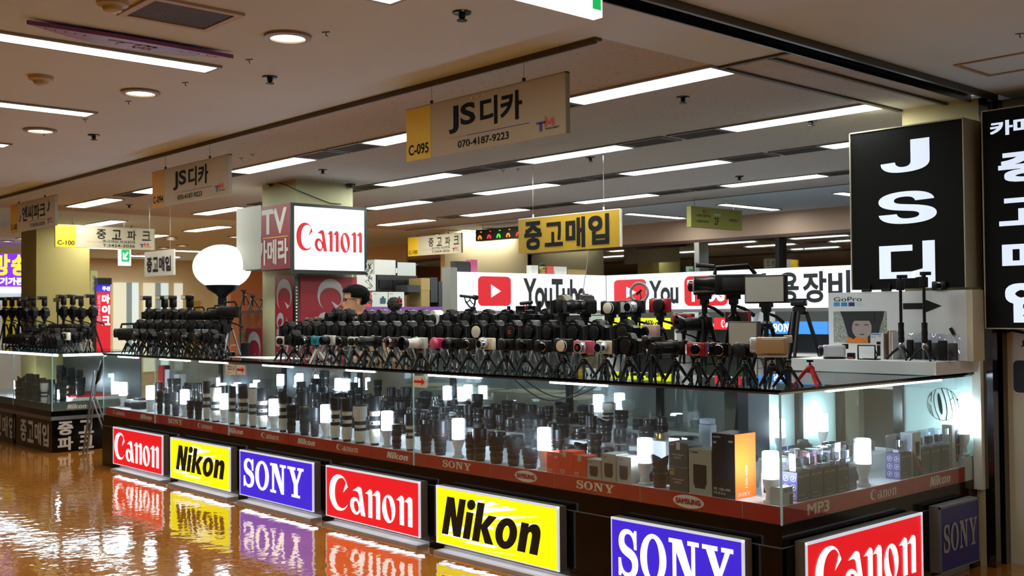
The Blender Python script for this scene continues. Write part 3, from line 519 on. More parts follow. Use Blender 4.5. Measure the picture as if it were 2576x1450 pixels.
# ---------------------------------------------------------------- lamps in the case
def mk_bulb():
    t = empty('led_bulb_lamp', (0, 0, 0), cat='lamp'); MB().lathe([(.036, 0), (.036, .012), (.026, .018), (.023, .045)], 20).build('socket', mat('ceramic_white', 'c9c8c4', .35), t)
    MB().lathe([(.022, .045), (.024, .054), (.036, .088), (.039, .118)], 20).build('collar', WHT, t)
    MB().lathe([(.039, .118), (.0395, .122), (.0395, .242), (.036, .248)], 22).build('bulb', mat('bulb_glow', 'dce9ff', .5, emit=48), t); return t
BU = mk_bulb(); lamps = []
for k, (px, yb) in enumerate([(1938, .09), (1622, .09), (1369, .09), (1153, .09), (974, .09), (820, .09), (689, .10), (565, .11), (465, .11), (378, .13), (281, .16)]):
    p = ony(px, 1150, yb); x = max(p.x, XL + .1); lamps.append(x); place(BU, (x, yb, ZS - .006), 0, ('lit white bulb lamp standing in the glass corner of the counter' if k == 0 else f'lit white bulb lamp in the front lens row, {word(k)} from the glass corner'), 'bulb lamps in the case')
place(BU, (-.075, .86, ZS - .006), 0, 'lit white bulb lamp on the short side between two groups of clear-topped boxes', 'bulb lamps in the case')
for px, py, yy, zz, l in ((1505, 1036, .6, .80, 'behind the lenses near the dark corner'), (2452, 1090, 1.93, .65, 'glaring at the pillar end of the side case'), (1930, 1042, 1.0, .69, 'glowing by the white back panel near the black corner post'), (2010, 1036, 1.45, .69, 'glowing at the back of the side case beyond the black mullion'), (590, 968, .6, .66, 'behind the white lenses'), (560, 965, .62, .66, 'behind the far lenses')):
    p = ony(px, py, yy); x = -.68 if zz == .69 else min(p.x, -.05); place(BU, (x, yy, zz - .006), 0, f'lit white bulb lamp {l}', 'bulb lamps in the case', sc=.8 if yy < 1.9 else 1.1)
MB().box(-.3, -.012, 1.86, 1.982, ZS - .006, .642).build('lamp_block', WHP, ctr2, smooth=False)
for kb, (px, py, yy) in enumerate(((705, 962, .6), (750, 975, .6), (851, 970, .6), (871, 974, .6), (1125, 1005, .6), (1162, 1005, .6))):
    p = ony(px, py, yy); place(BU, (p.x, yy, .794), 0, f'lit bulb lamp at the back of the case behind lenses, {word(kb)} from the far end', 'bulb lamps at the back of the case', sc=.75)
# ================================================================ hanging signs
BEI = mat('beige_sign_board', 'a8977a', .5); YEL = mat('yellow_sign_field', 'd8ae14', .5); ORA = mat('orange_sign_field', 'c08a28', .5); NAVY = mat('navy_print', '2a2a78', .5); REDP = mat('red_print', 'c43a3e', .5)
def tm(t, x, z, w_, y=-.0135):
    h = w_ * .38; multi('logo', NAVY, t, [(OV_, x, x + w_ * .42, z + h * .62, z + h * .82) for OV_ in [BOX]] + [(BOX, x + w_ * .14, x + w_ * .27, z + h * .0, z + h * .7)], y)
    multi('logo', REDP, t, [(MM, x + w_ * .38, x + w_ * .82, z + h * .32, z + h * 1.0), (BOX, x + w_ * .40, x + w_ * .46, z + h * 1.05, z + h * 1.2)], y); multi('logo', DARKTXT, t, [(T('TECHNO·MART', .02), x + w_ * .4, x + w_ * 1.05, z + h * .06, z + h * .22)], y)
BOX = norm(fillmesh([[rc(0, 0, 1, 1)]])); MM = norm(fillmesh([[[(0, 0), (0, 1), (.3, 1), (.5, .55), (.7, 1), (1, 1), (1, 0), (.76, 0), (.76, .6), (.58, .2), (.42, .2), (.24, .6), (.24, 0)]]]))
def hang(x, y, z0, z1, W_, rz, label, code, main, sub, phone, field=YEL, board=BEI, wf=.175, bold=.035, strings=True, kind=0):
    t = empty('hanging_sign', (x, y, z0), rz, label, 'hanging sign', 'hanging shop signs'); H_ = z1 - z0
    MB().box(0, W_, -.012, .012, 0, H_).build('board', board, t, smooth=False)
    b = MB(); b.box(-.003, W_ + .003, -.0135, .0135, H_ - .006, H_); b.box(W_ - .003, W_ + .003, -.0135, .0135, 0, H_); b.build('edge', mat('sign_edge', '8a8575', .4), t, smooth=False)
    MB().box(0, W_ * wf, -.0135, -.012, 0, H_ - .006).build('colour_field', field, t, smooth=False)
    multi('shop_number', DARKTXT, t, [(T(code, .02), W_ * wf * .1, W_ * wf * .92, H_ * .1, H_ * .30)], -.0136)
    if kind == 0: its = [(T('JS', .03), W_ * .30, W_ * .475, H_ * .36, H_ * .86), (T('디카', .03), W_ * .505, W_ * .76, H_ * .38, H_ * .88)]
    elif kind == 1: its = [(T(c_, .02), W_ * (.40 + .155 * i), W_ * (.40 + .155 * i + .095), H_ * .42, H_ * .86) for i, c_ in enumerate(main)]
    else: its = [(T(main, .02), W_ * .28, W_ * .80, H_ * .32, H_ * .84), (T('♪', .02), W_ * .84, W_ * .90, H_ * .5, H_ * .85), (T('♪', .02), W_ * .21, W_ * .25, H_ * .35, H_ * .6)]
    if sub: its.append((T(sub, .01), W_ * .46, W_ * .79, H_ * .29, H_ * .39))
    its.append((T(phone, .015), W_ * (.36 if kind == 0 else .46), W_ * (.68 if kind == 0 else .79), H_ * .08, H_ * .21)); multi('lettering', DARKTXT, t, its, -.0125)
    MB().box(W_ * .30, W_ * .42, -.0128, -.012, H_ * .275, H_ * .288).build('underline', mat('pink_line', 'b4604e', .5), t, smooth=False); MB().box(W_ * .42, W_ * .80, -.0128, -.012, H_ * .275, H_ * .288).build('underline', NAVY, t, smooth=False)
    tm(t, W_ * .84, H_ * .10, W_ * .12, -.0125)
    for fx in (.17, .76):
        MB().tube([(W_ * fx, 0, H_), (W_ * fx, 0, ZC - z0)], .0012, 5).build('wire', STL, t); MB().box(W_ * fx - .006, W_ * fx + .006, -.006, .006, H_, H_ + .02).build('clip', BLKM, t, smooth=False)
    return t
a = hang(-1.96 - .05, -.73, 2.342, 2.632, 1.24, 0, 'nearest beige hanging sign with a yellow end reading C-095, large black lettering', 'C-095', '', '', '070-4187-9223')
pa = ony(1027, 285, -.73); a.location.x = pa.x
b = MB(); [b.ball((.56 + k * .05, -.014, .268), .008, 8) for k in range(3)]; b.build('glue_dots', mat('putty', 'c9c0a4', .5), a)
hang(-5.194, -.73, 2.346, 2.626, 1.24, 0, 'middle beige hanging sign with an orange end reading C-094', 'C-094', '', '', '070-4187-9223', field=ORA)
hang(-8.562, -.73, 2.352, 2.636, 1.25, 0, 'farthest beige hanging sign with orange end and music notes', 'C-100', '엔씨파크', '', 'T:3424-2036', field=ORA, kind=2)
PALEB = mat('pale_sign_board', 'aca288', .5)
hang(-9.4, -.014, 2.285, 2.54, 1.147, PI / 2, 'pale hanging sign seen beside the yellow pillar, yellow end reading C-100', 'C-100', '중고파크', '중고매입 보상판매', 'T:3424-2036', board=PALEB, wf=.2, kind=1)
hang(-9.575, 5.0, 2.333, 2.604, 1.2, 0, 'small distant pale hanging sign reading C-100 behind the lit white box sign', 'C-100', '중고파크', '중고매입 보상판매', 'T:3424-2036', board=PALEB, wf=.2, kind=1)
q = [ony(*p, 1.88) for p in ((1306, 550), (1561, 526), (1561, 621))]; W_ = q[1].x - q[0].x; H_ = q[1].z - q[2].z
t = empty('hanging_sign', (q[0].x, 1.88, q[2].z), 0, 'bright yellow hanging sign with four big black characters over the booth', 'hanging sign')
MB().box(0, W_, -.01, .01, 0, H_).build('board', mat('yellow_board', 'a8860a', .5), t, smooth=False); b = MB(); b.box(0, W_, -.011, .011, H_ - .004, H_ + .004); b.box(W_, W_ + .006, -.011, .011, 0, H_); b.build('edge', WHT, t, smooth=False)
multi('lettering', DARKTXT, t, [(T(c_, .045), W_ * x0, W_ * x1, H_ * z0, H_ * z1) for c_, x0, x1, z0, z1 in (('중', .065, .25, .08, .9), ('고', .28, .465, .14, .82), ('매', .49, .68, .06, .9), ('입', .71, .905, .1, .92))], -.0105)
for px in (1341, 1519): x = ony(px, 545, 1.88).x - q[0].x; MB().tube([(x, 0, H_), (x, 0, ZC - q[2].z)], .0015, 5).build('wire', CHR, t); MB().box(x - .005, x + .005, -.004, .004, H_, H_ + .03).build('clip', WHT, t, smooth=False)
MB().tube([(W_ * .70, .0, 0), (W_ * .69, .0, -.1), (W_ * .63, .0, -.42)], .003, 6).build('pull_cord', mat('cord_grey', '8e8e8a', .5), t)
q = [ony(*p, .5) for p in ((366, 637), (439, 627), (439, 692))]; W_ = q[1].x - q[0].x; H_ = q[1].z - q[2].z
t = empty('hanging_sign', (q[0].x, .5, q[2].z), 0, 'small white hanging sign with four black characters near the glowing balloon lamp', 'hanging sign'); MB().box(0, W_, -.01, .01, 0, H_).build('board', mat('white_board', 'b9b6ac', .5), t, smooth=False)
multi('lettering', DARKTXT, t, [(T(c_, .05), W_ * (.08 + .215 * k), W_ * (.08 + .215 * k + .19), H_ * .18, H_ * .76) for k, c_ in enumerate('중고매입')], -.0105)
for x in (.1, W_ - .1): MB().tube([(x, 0, H_), (x, 0, ZC - q[2].z)], .0015, 5).build('wire', CHR, t)
# green exit sign
GRN = mat('exit_green', '18b45c', .5, emit=1.0); t = empty('exit_sign', (.5, -2.2, 2.46), PI / 2, 'green and white lit exit sign at the top edge of the ceiling', 'exit sign')
MB().box(0, .458, -.02, .02, 0, .24).build('box', mat('exit_white', 'f4fff8', .5, emit=1.6), t, smooth=False)
put(norm(fillmesh([bez('M 0 0 L .1 0 L .25 .3 L .38 0 L .5 0 L .36 .5 L .6 .35 L .66 .45 L .35 .8 L .1 .55 L .2 .45 L .27 .5 Z'), [ell(.42, .92, .09, .09, 16)]])), 'running_figure', GRN, t, .06, .2, .03, .21, -.021)
put(BOX, 'door_shape', GRN, t, .41, .45, .02, .22, -.021); put(BOX, 'green_band', GRN, t, .22, .38, .08, .16, -.021)
MB().tube([(.23, 0, .24), (.23, 0, .29)], .01, 8).build('stem', STL, t)
q = onx(299, 630, -11.0); t = empty('exit_sign', (-11, q.y, q.z - .2), PI / 2, 'tiny far green exit sign hanging below the pale C-100 sign', 'exit sign'); MB().box(0, .15, -.03, .03, 0, .26).build('box', mat('exit_white_far', 'e8fff0', .5, emit=1), t, smooth=False); put(BOX, 'green_band', GRN, t, .02, .13, .05, .21, -.031); multi('figure', SIGNW, t, [(T('↙', .05), .04, .11, .08, .18)], -.033); MB().tube([(.07, 0, .26), (.07, 0, ZC - q.z + .2)], .004, 5).build('stem', STL, t)
# directory sign 2F
t = empty('directory_sign', (-4.5, 5.0, 2.43), PI / 2, 'olive directory sign reading 2F with arrows, hung before the soffit', 'hanging sign'); MB().box(0, .92, -.03, .03, 0, .224).build('board', mat('olive_sign', '8a8a34', .5), t, smooth=False)
multi('lettering', DARKTXT, t, [(T('2F', .01), .41, .49, .04, .12), (T('←▣에스컬레이터', .01), .08, .34, .115, .145), (T('↑▣엘리베이터', .01), .08, .31, .05, .08), (T('화장실▣↑', .01), .68, .86, .09, .12)], -.031); tm(t, .2, .155, .11, -.031); multi('lettering', WHT, t, [(T('국제기전', .01), .40, .52, .135, .165)], -.031)
for x in (.1, .8): MB().tube([(x, 0, .224), (x, 0, ZC - 2.43)], .003, 5).build('wire', STL, t)
# led ticker
q = [ony(*p, 5.6) for p in ((1203, 580), (1330, 570), (1204, 608))]; t = empty('led_ticker', (q[0].x, 5.6, q[2].z), 0, 'black ticker board with red and green light figures behind the yellow sign', 'display board'); W_ = q[1].x - q[0].x; H_ = q[0].z - q[2].z
MB().box(0, W_, -.05, .05, 0, H_).build('housing', BLK, t, smooth=False); ARC = norm(fillmesh([bez('M 0 0 C 0 .6 .2 1 .5 1 C .8 1 1 .6 1 0 L .7 0 C .7 .4 .6 .6 .5 .6 C .4 .6 .3 .4 .3 0 Z')]))
for k, c_ in enumerate(('ff9020', 'ff3040', '40ff30', 'ff9020', 'ff3040')):
    m = mat('led_' + c_, c_, .5, emit=1.6); multi('light_figure', m, t, [(ARC, W_ * (.05 + .19 * k), W_ * (.05 + .19 * k + .08), H_ * .15, H_ * .5), (BOX, W_ * (.1 + .19 * k), W_ * (.13 + .19 * k), H_ * .75, H_ * .82)], -.051)
for x in (.1, W_ - .1): MB().tube([(x, 0, H_), (x, 0, ZC - q[2].z)], .004, 5).build('rod', STL, t)
# ---------------------------------------------------------------- black vertical lit signs
BLS = mat('black_sign_face', '050606', .6, spec=.15); LET = mat('letter_light_blue', 'dfeafc', .6, emit=.88, spec=.1); SCS = mat('sign_case_side', '9c9780', .5)
t = empty('vertical_sign', (-.645, 1.75, 1.63), 0, 'tall black lit sign reading JS vertically, standing above the white shelf', 'lit sign'); W_ = .715; H_ = .975
MB().box(0, W_, .004, .22, -.0, H_).build('case', SCS, t, smooth=False); MB().box(.006, W_ - .006, 0, .004, .0, H_ - .008).build('panel', BLS, t, smooth=False)
JG = norm(fillmesh([bez('M .62 1 L 1 1 L 1 .32 C 1 .10 .80 0 .44 0 C .14 0 0 .12 0 .32 L .30 .34 C .30 .24 .36 .17 .46 .17 C .58 .17 .62 .24 .62 .34 Z')]))
SG = norm(fillmesh([bez('M 1 .72 L .66 .70 C .64 .80 .58 .845 .47 .845 C .34 .845 .27 .80 .27 .73 C .27 .66 .33 .63 .50 .60 C .82 .55 1.04 .48 1.04 .28 C 1.04 .10 .84 -.01 .50 -.01 C .18 -.01 .0 .10 -.02 .30 L .32 .31 C .34 .20 .40 .155 .52 .155 C .66 .155 .73 .20 .73 .27 C .73 .34 .66 .37 .48 .40 C .16 .45 -.02 .53 -.02 .72 C -.02 .90 .18 1.01 .49 1.01 C .80 1.01 .98 .90 1 .72 Z')]))
DG = norm(fillmesh([[[(0, 0), (0, 1), (.62, 1), (.62, .82), (.22, .82), (.22, .2), (.66, .2), (.66, 0)]], [rc(.80, -.3, 1.02, 1.1)], [[(.6, 0), (.6, .2), (.8, .28), (.8, .05)]]]))
def zf(px, py): return ony(px, py, 1.75)
def bx(x0, x1, y0, y1): a = zf(x0, y1); c = zf(x1, y0); return (a.x + .645, c.x + .645, a.z - 1.63, c.z - 1.63)
multi('lettering', LET, t, [(JG, *bx(2216, 2338, 345, 440)), (SG, *bx(2211, 2356, 474, 568)), (DG, bx(2213, 2352, 620, 700)[0], bx(2213, 2352, 620, 700)[1], .002, bx(2213, 2352, 604, 690)[3])], -.0005)
b = MB(); b.box(-.003, W_ + .004, -.004, .004, H_ - .008, H_); b.box(W_ - .002, W_ + .004, -.004, .004, 0, H_); b.box(-.004, .002, -.004, .004, 0, H_); b.build('edge', mat('sign_edge_pale', 'b9b49c', .4), t, smooth=False)
t = empty('vertical_sign', (ony(2469, 280, 1.86).x, 1.86, ony(2480, 828, 1.86).z), 0, 'black lit sign with white characters on the cream wall at the photo edge', 'lit sign'); W_ = .62; H_ = ony(2469, 280, 1.86).z - ony(2480, 828, 1.86).z; SX, SZ = t.location.x, t.location.z
MB().box(0, W_, .004, .335, 0, H_).build('case', SCS, t, smooth=False); MB().box(.005, W_, 0, .004, .006, H_ - .006).build('panel', BLS, t, smooth=False)
b = MB(); b.box(-.002, .005, -.004, .004, 0, H_); b.box(0, W_, -.004, .004, H_ - .006, H_); b.box(0, W_, -.004, .004, 0, .006); b.build('edge', mat('sign_edge_pale', 'b9b49c', .4), t, smooth=False)
def bz(x0, x1, y0, y1): a = ony(x0, y1, 1.86); c = ony(x1, y0, 1.86); return (a.x - SX, c.x - SX, a.z - SZ, c.z - SZ)
L2 = []
for c_, x0, x1, y0, y1 in (('카', 2491, 2548, 300, 345), ('메', 2550, 2606, 290, 340), ('중', 2512, 2650, 372, 462), ('고', 2514, 2650, 490, 570), ('매', 2522, 2660, 600, 690), ('입', 2530, 2650, 706, 812)): L2.append((T(c_, .055 if y1 > 350 else .045), *bz(x0, x1, y0, y1)))
multi('lettering', LET, t, L2, -.0005)
# posters and cable on the cream wall
t = empty('wall_poster', (.14, 2.199, .99), 0, 'white paper on the cream wall showing a black compact camera and small text', 'poster'); MB().box(0, .5, -.002, 0, 0, .42).build('paper', mat('poster_paper', 'd9d4c8', .6), t, smooth=False)
put(norm(fillmesh([[rrect(0, 0, 1.4, .7, .1)]])), 'camera_print', mat('camera_print', '26262a', .5), t, .0, .42, .02, .21, -.0025); put(OV, 'camera_print', mat('camera_print_grey', '55565c', .4), t, .11, .25, .02, .12, -.004); put(OV, 'camera_print', DARKTXT, t, .135, .225, .035, .105, -.0055); put(BOX, 'camera_print', GREYP, t, .075, .15, .14, .175, -.004)
multi('lettering', DARKTXT, t, [(T('JS디카', -.005), .045, .26, .29, .335)], -.003)
t = empty('wall_poster', (.17, 2.199, 1.43 - .0), 0, 'white paper with black bar pinned on the wall above the camera poster', 'poster'); MB().box(.03, .5, -.002, 0, -.02, .2).build('paper', mat('poster_paper', 'd9d4c8', .6), t, smooth=False); put(BOX, 'print', DARKTXT, t, .09, .4, .04, .085, -.0025)
t = empty('power_cable', (0, 0, 0), 0, 'black cable clipped down the cream wall from the black sign to the floor', 'cable')
pts = [ony(px, py, 2.19) for px, py in ((2576, 838), (2545, 832), (2522, 838), (2514, 860), (2513, 1000), (2516, 1140), (2526, 1160), (2528, 1250), (2529, 1380), (2520, 1405), (2505, 1415))]; MB().tube(pts, .007, 8).build('cable', BLKM, t)
b = MB(); [b.ball(ony(px, py, 2.185), .008, 8) for px, py in ((2517, 843), (2520, 1153), (2531, 1397))]; b.build('clip_stud', GREYP, t)
# ---------------------------------------------------------------- pillar with the lit box sign
t = empty('box_sign', (-6.565, .70, 1.876), 0, 'cube sign round the pillar: lit white face with red lettering, dull red side face', 'lit sign'); H_ = .634
b = MB(); b.box(.16, 1.0, .004, .178, .05, H_ - .02); b.box(.80, 1.0, .178, .80, .05, H_ - .02); b.build('case', mat('sign_case_dark', '2a2c2e', .5), t, smooth=False)
MB().box(.0, .475, 0, .004, .06, H_ + .02).build('blank_panel', mat('dull_white_panel', '92958e', .5), t, smooth=False); MB().box(.475, .995, 0, .004, .045, H_).build('red_panel', mat('dull_red', '701826', .5), t, smooth=False)
multi('lettering', mat('dull_letter', 'a9aaa6', .5), t, [(T('TV', .03), .49, .94, .37, .60), (T('카메라', .045), .40, .96, .09, .32)], -.0005)
MB().box(.50, .95, -.002, 0, .335, .342).build('line', mat('gold_line', 'c09a28', .5), t, smooth=False); MB().box(.36, .475, -.004, .0, .06, .36).build('blank_panel_cover', mat('dull_white_panel', '92958e', .5), t, smooth=False)
f = MB().box(1.0, 1.015, -.005, .81, -.0, H_).build('bezel', mat('bezel_black', '101c1a', .4), t, smooth=False)
MB().box(1.015, 1.02, .03, .775, .035, H_ - .03).build('lit_face', mat('white_face_light', 'f4fbff', .5, emit=1.0), t, smooth=False)
l = put(CANON, 'lettering', mat('red_letter_light', 'c80c20', .5, emit=.6), t, .045, .75, .20, .46, 0); l.rotation_euler = (0, 0, PI / 2); l.location = (1.021, 0, 0)
# shelving wrapped with dark red banners round the pillar
RB = mat('dark_red_banner', '8c1626', .5); GB2 = mat('banner_grey', 'a3a3a0', .5)
def banner(x, y, rz, W_, z0, z1, lab, lx0, lx1, lz0, lz1):
    t = empty('banner_panel', (x, y, z0), rz, lab, 'banner'); MB().box(0, W_, -.01, .0, 0, z1 - z0).build('panel', RB, t, smooth=False)
    V = [(1 - y_, x_) for x_, y_ in CANON[0]]; V = [(1 - a, 1 - b_) for a, b_ in V]; put((V, CANON[1]), 'lettering', GB2, t, lx0 * W_, lx1 * W_, lz0, lz1, -.0115); return t
banner(-5.745, .90, PI / 2, .62, .3, 1.86, 'wide dark red banner with sideways grey letters behind the man', .28, .75, .38, 1.54)
banner(-6.12, .87, 0, .335, .3, 1.87, 'narrow dark red banner with sideways grey letters, left of the steel strip', .08, .92, .38, 1.54)
banner(-6.55, .80, 0, .30, 0.2, 1.38, 'dark red banner behind the low glass cabinet, large sideways letters', .1, .95, .02, 1.15)
t = empty('shelf_upright', (-5.76, .855, 0), 0, 'perforated steel shelf upright at the pillar corner between two red banners', 'shelf upright'); MB().box(.0, .035, -.02, .02, .0, 1.86).build('upright', STL, t, smooth=False); b = MB(); [b.box(.0355, .036, -.008, .008, .1 + k * .03, .115 + k * .03) for k in range(56)]; b.build('slot_pattern', WHT, t, smooth=False)
for px, py, l in ((680, 449, 'far'), (882, 456, 'near')):
    q = onz(px, py, ZC - .0); q = ony(px, py + 2, .86) if l == 'far' else onx(px, py, -5.75)
    t = empty('dome_camera', (q.x, q.y, q.z), 0, f'black dome security camera on the {"outer" if l == "far" else "inner"} top corner of the pale pillar', 'security camera'); MB().lathe([(.05, .03), (.055, 0), (.05, -.03)], 18).build('housing', BLK, t); MB().ball((0, 0, -.028), .045, 14, z1=.1).build('dome', LGL, t)
t = empty('pillar_cable', (0, 0, 0), 0, 'thin black cable sagging across the top of the pale pillar between cameras', 'cable'); MB().tube([onx(px, py, -5.755) if px > 745 else ony(px, py, .865) for px, py in ((688, 456), (720, 466), (745, 478), (770, 488), (800, 500), (832, 512), (858, 514))], .004, 6).build('cable', BLKM, t)
# ---------------------------------------------------------------- lit white fascia signs of the booth behind
WF = mat('white_fascia_light', 'eaf2fb', .5, emit=1.0); YR = mat('red_logo_light', 'd01424', .5, emit=.75); BKP = mat('black_on_light', '10161c', .5)
YT = T('YouTube', .03, .9)
t = empty('fascia_sign', (-4.8, 1.99, 1.53), PI / 2, 'lit white sign with red play button and tall black lettering, side wing', 'lit sign'); L_ = 2.0
MB().box(-.08, 0, -.0, .12, -.02, .40).build('end_panel', mat('grey_panel', '8e8e88', .5), t, smooth=False); MB().box(0, L_, 0, .10, 0, .36).build('light_box', WF, t, smooth=False); MB().box(0, L_, -.004, .1, -.03, 0).build('rail', ALU, t, smooth=False)
def by(x0, x1, y0, y1): a = onx(x0, (y0 + y1) / 2, -4.8); c = onx(x1, (y0 + y1) / 2, -4.8); return (a.y - 1.99, c.y - 1.99)
PLAY = norm(fillmesh([[rrect(0, 0, 1, 1, .14), [(.39, .28), (.39, .73), (.69, .5)]]])); a, c = by(1202, 1285, 700, 770); put(PLAY, 'play_button', YR, t, a, c, .045, .325, -.002); a, c = by(1316, 1472, 700, 770); put(YT, 'lettering', BKP, t, a, c, .02, .315, -.002)
def bw(x0, x1): return ony(x0, 735, 4.0).x + 4.8, ony(x1, 735, 4.0).x + 4.8
t = empty('fascia_sign', (-4.8, 4.0, 1.53), 0, 'long lit white sign with red logo and Korean lettering along the back', 'lit sign'); L_ = 3.6
MB().box(0, L_, .0, .1, 0, .36).build('light_box', WF, t, smooth=False); MB().box(0, L_, -.004, .1, -.03, 0).build('rail', ALU, t, smooth=False)
a, c = bw(1545, 1626); put(PLAY, 'play_button', YR, t, a, c, .045, .31, -.002)
a, c = bw(1633, 1707); put(T('You', .03, .95), 'lettering', BKP, t, a, c, .055, .29, -.002)
TUB = norm(fillmesh([[rrect(0, 0, 1.5, 1, .2)]])); a, c = bw(1722, 1832); put(TUB, 'red_badge', YR, t, a, c, .03, .32, -.002); put(T('Tube', .03, .95), 'lettering', SIGNW, t, a + .04, c - .04, .07, .28, -.0035)
for ch, x0, x1 in (('전', 1868, 1930), ('용', 1958, 2010), ('장', 2020, 2080), ('비', 2084, 2140)): a, c = bw(x0, x1); put(T(ch, .03), 'lettering', BKP, t, a, c, .045, .32, -.002)
# frames and shelves under the fascia
t = empty('wall_shelving', (-4.8, 4.0, 0), 0, 'white shelving with small lit yellow, red and blue brand strips under the fascia', 'shelving')
b = MB(); b.box(0, 3.6, .35, .4, 0, 1.5)
b.build('back_panel', mat('shelf_back', '4a4d49', .6), t, smooth=False); b = MB(); [b.box(0, 3.6, 0, .35, z, z + .025) for z in (.85, 1.10, 1.36)]; [b.box(x, x + .025, 0, .35, 0, 1.5) for x in (0, .9, 1.8, 2.7, 3.57)]; b.build('shelf_boards', WHP, t, smooth=False)
def strip(x0, x1, z, m, sh, lm, l0, l1):
    a, c = bw(x0, x1); MB().box(a, c, -.03, 0, z, z + .11).build('brand_strip', m, t, smooth=False)
    if sh: put(sh, 'strip_lettering', lm, t, a + (c - a) * l0, a + (c - a) * l1, z + .02, z + .09, -.031)
strip(1540, 1686, 1.335, mat('strip_yellow_light', 'e8f418', .5, emit=1), NIKON, BKP, .6, .9); strip(1800, 1862, 1.335, mat('strip_red_light', 'd82030', .5, emit=.8), CANON, SIGNW, .3, .9); strip(1886, 2084, 1.30, mat('strip_blue_light', '3c8ae0', .5, emit=.9), SONY, SIGNW, .33, .62)
strip(1450, 1520, 1.36, mat('strip_pale', 'd8e8e0', .5, emit=.5), None, None, 0, 0)
t = empty('side_shelving', (-4.8, 1.95, 0), PI / 2, 'grey shelving under the side wing of the lit fascia', 'shelving'); MB().box(0, 2.0, .3, .34, 0, 1.5).build('back_panel', mat('shelf_back', '4a4d49', .6), t, smooth=False); b = MB(); [b.box(0, 2, 0, .3, z, z + .02) for z in (.9, 1.2, 1.48)]; b.build('shelf_boards', WHP, t, smooth=False)
rng = random.Random(11)
def bigbox(name, x, y, z, w_, d_, h_, rz, m, label, group=None, extra=None):
    t = empty(name, (x, y, z), rz, label, 'box', group); b = MB(); b.box(-w_ / 2, w_ / 2, 0, d_, 0, h_); b.build('carton', m, t, smooth=False)
    b = MB(); b.box(-w_ / 2 - .0005, w_ / 2 + .0005, d_ * .5 - .004, d_ * .5 + .004, h_, h_ + .0006); b.build('lid_seam', GREYP, t, smooth=False)
    if extra: extra(t, w_, h_)
    return t
CW = mat('carton_white', 'c2c3bd', .6); CK = mat('carton_brown', '8f7744', .7); CB = mat('carton_dark', '22242b', .6); CP = mat('carton_pink', 'b4527a', .6); CR = mat('carton_red', 'c24a42', .6)
for x0, x1, h, m, lab, nm in ((1153, 1192, .10, CB, 'dark blue box on the wing of the lit fascia, at its end', 0), (1193, 1210, .12, CP, 'small pink box on the fascia next to the dark blue box', 0), (1345, 1363, .085, CW, 'small white box with pink base on the lit fascia', 0), (1385, 1402, .08, CR, 'small red box on the fascia beside the grey one', 0), (1404, 1435, .08, CW, 'grey box on the fascia between the red and brown boxes', 0), (1436, 1485, .055, CK, 'low brown carton on the fascia near its inner corner', 0)):
    y0 = onx(x0, 690, -4.8).y; y1 = onx(x1, 690, -4.8).y; bigbox('carton_box', -4.85, (y0 + y1) / 2, 1.891, abs(y1 - y0) * .96, .07, h, PI / 2, m, lab)
y0 = onx(1370, 680, -4.85).y; t = empty('skull_figurine', (-4.88, y0, 1.891), PI / 2, 'little gold and black skull figurine on the lit fascia between small boxes', 'figurine'); MB().ball((0, 0, .06), .035, 14, sc=(1, 1, 1.05)).build('skull', mat('old_gold', '8c7a3a', .4), t); b = MB(); b.ball((-.012, -.031, .058), .009, 8); b.ball((.012, -.031, .058), .009, 8); b.build('eye_dots', BLKM, t); MB().ball((0, 0, .085), .033, 14, z0=-.2).build('cap', BLKM, t); MB().box(-.02, .02, -.02, .02, 0, .03).build('jaw', mat('old_gold', '8c7a3a', .4), t)
# repair booth: purple fascia, cupboard and cartons
t = empty('repair_counter', (-5.6, 1.5, 0), PI / 2, 'repair stand shelf with purple fascia reading A/S beside the man', 'shelf'); L_ = 1.12
MB().box(0, L_, .0, .34, 1.44, 1.475).build('shelf', mat('shelf_grey', '8a8a88', .5), t, smooth=False); MB().box(0, L_, -.01, 0, 1.455, 1.575).build('fascia', mat('purple_fascia', '7c4496', .5), t, smooth=False); MB().box(0, L_, 0, .34, 1.475, 1.575).build('shelf_body', mat('shelf_grey', '8a8a88', .5), t, smooth=False)
multi('lettering', DARKTXT, t, [(T('A/S', .0), .56, .69, 1.475, 1.545)], -.011); multi('lettering', mat('outline_print', '9a70b0', .5), t, [(T('Apple', -.01), .32, .53, 1.47, 1.545)], -.011)
b = MB(); [b.box(x, x + .04, .02, .06, 0, 1.44) for x in (.02, L_ - .06)]; [b.box(x, x + .04, .29, .33, 0, 1.44) for x in (.02, L_ - .06)]; b.build('frame_legs', STL, t, smooth=False)
def rp(px): return onx(px, 700, -5.6).y
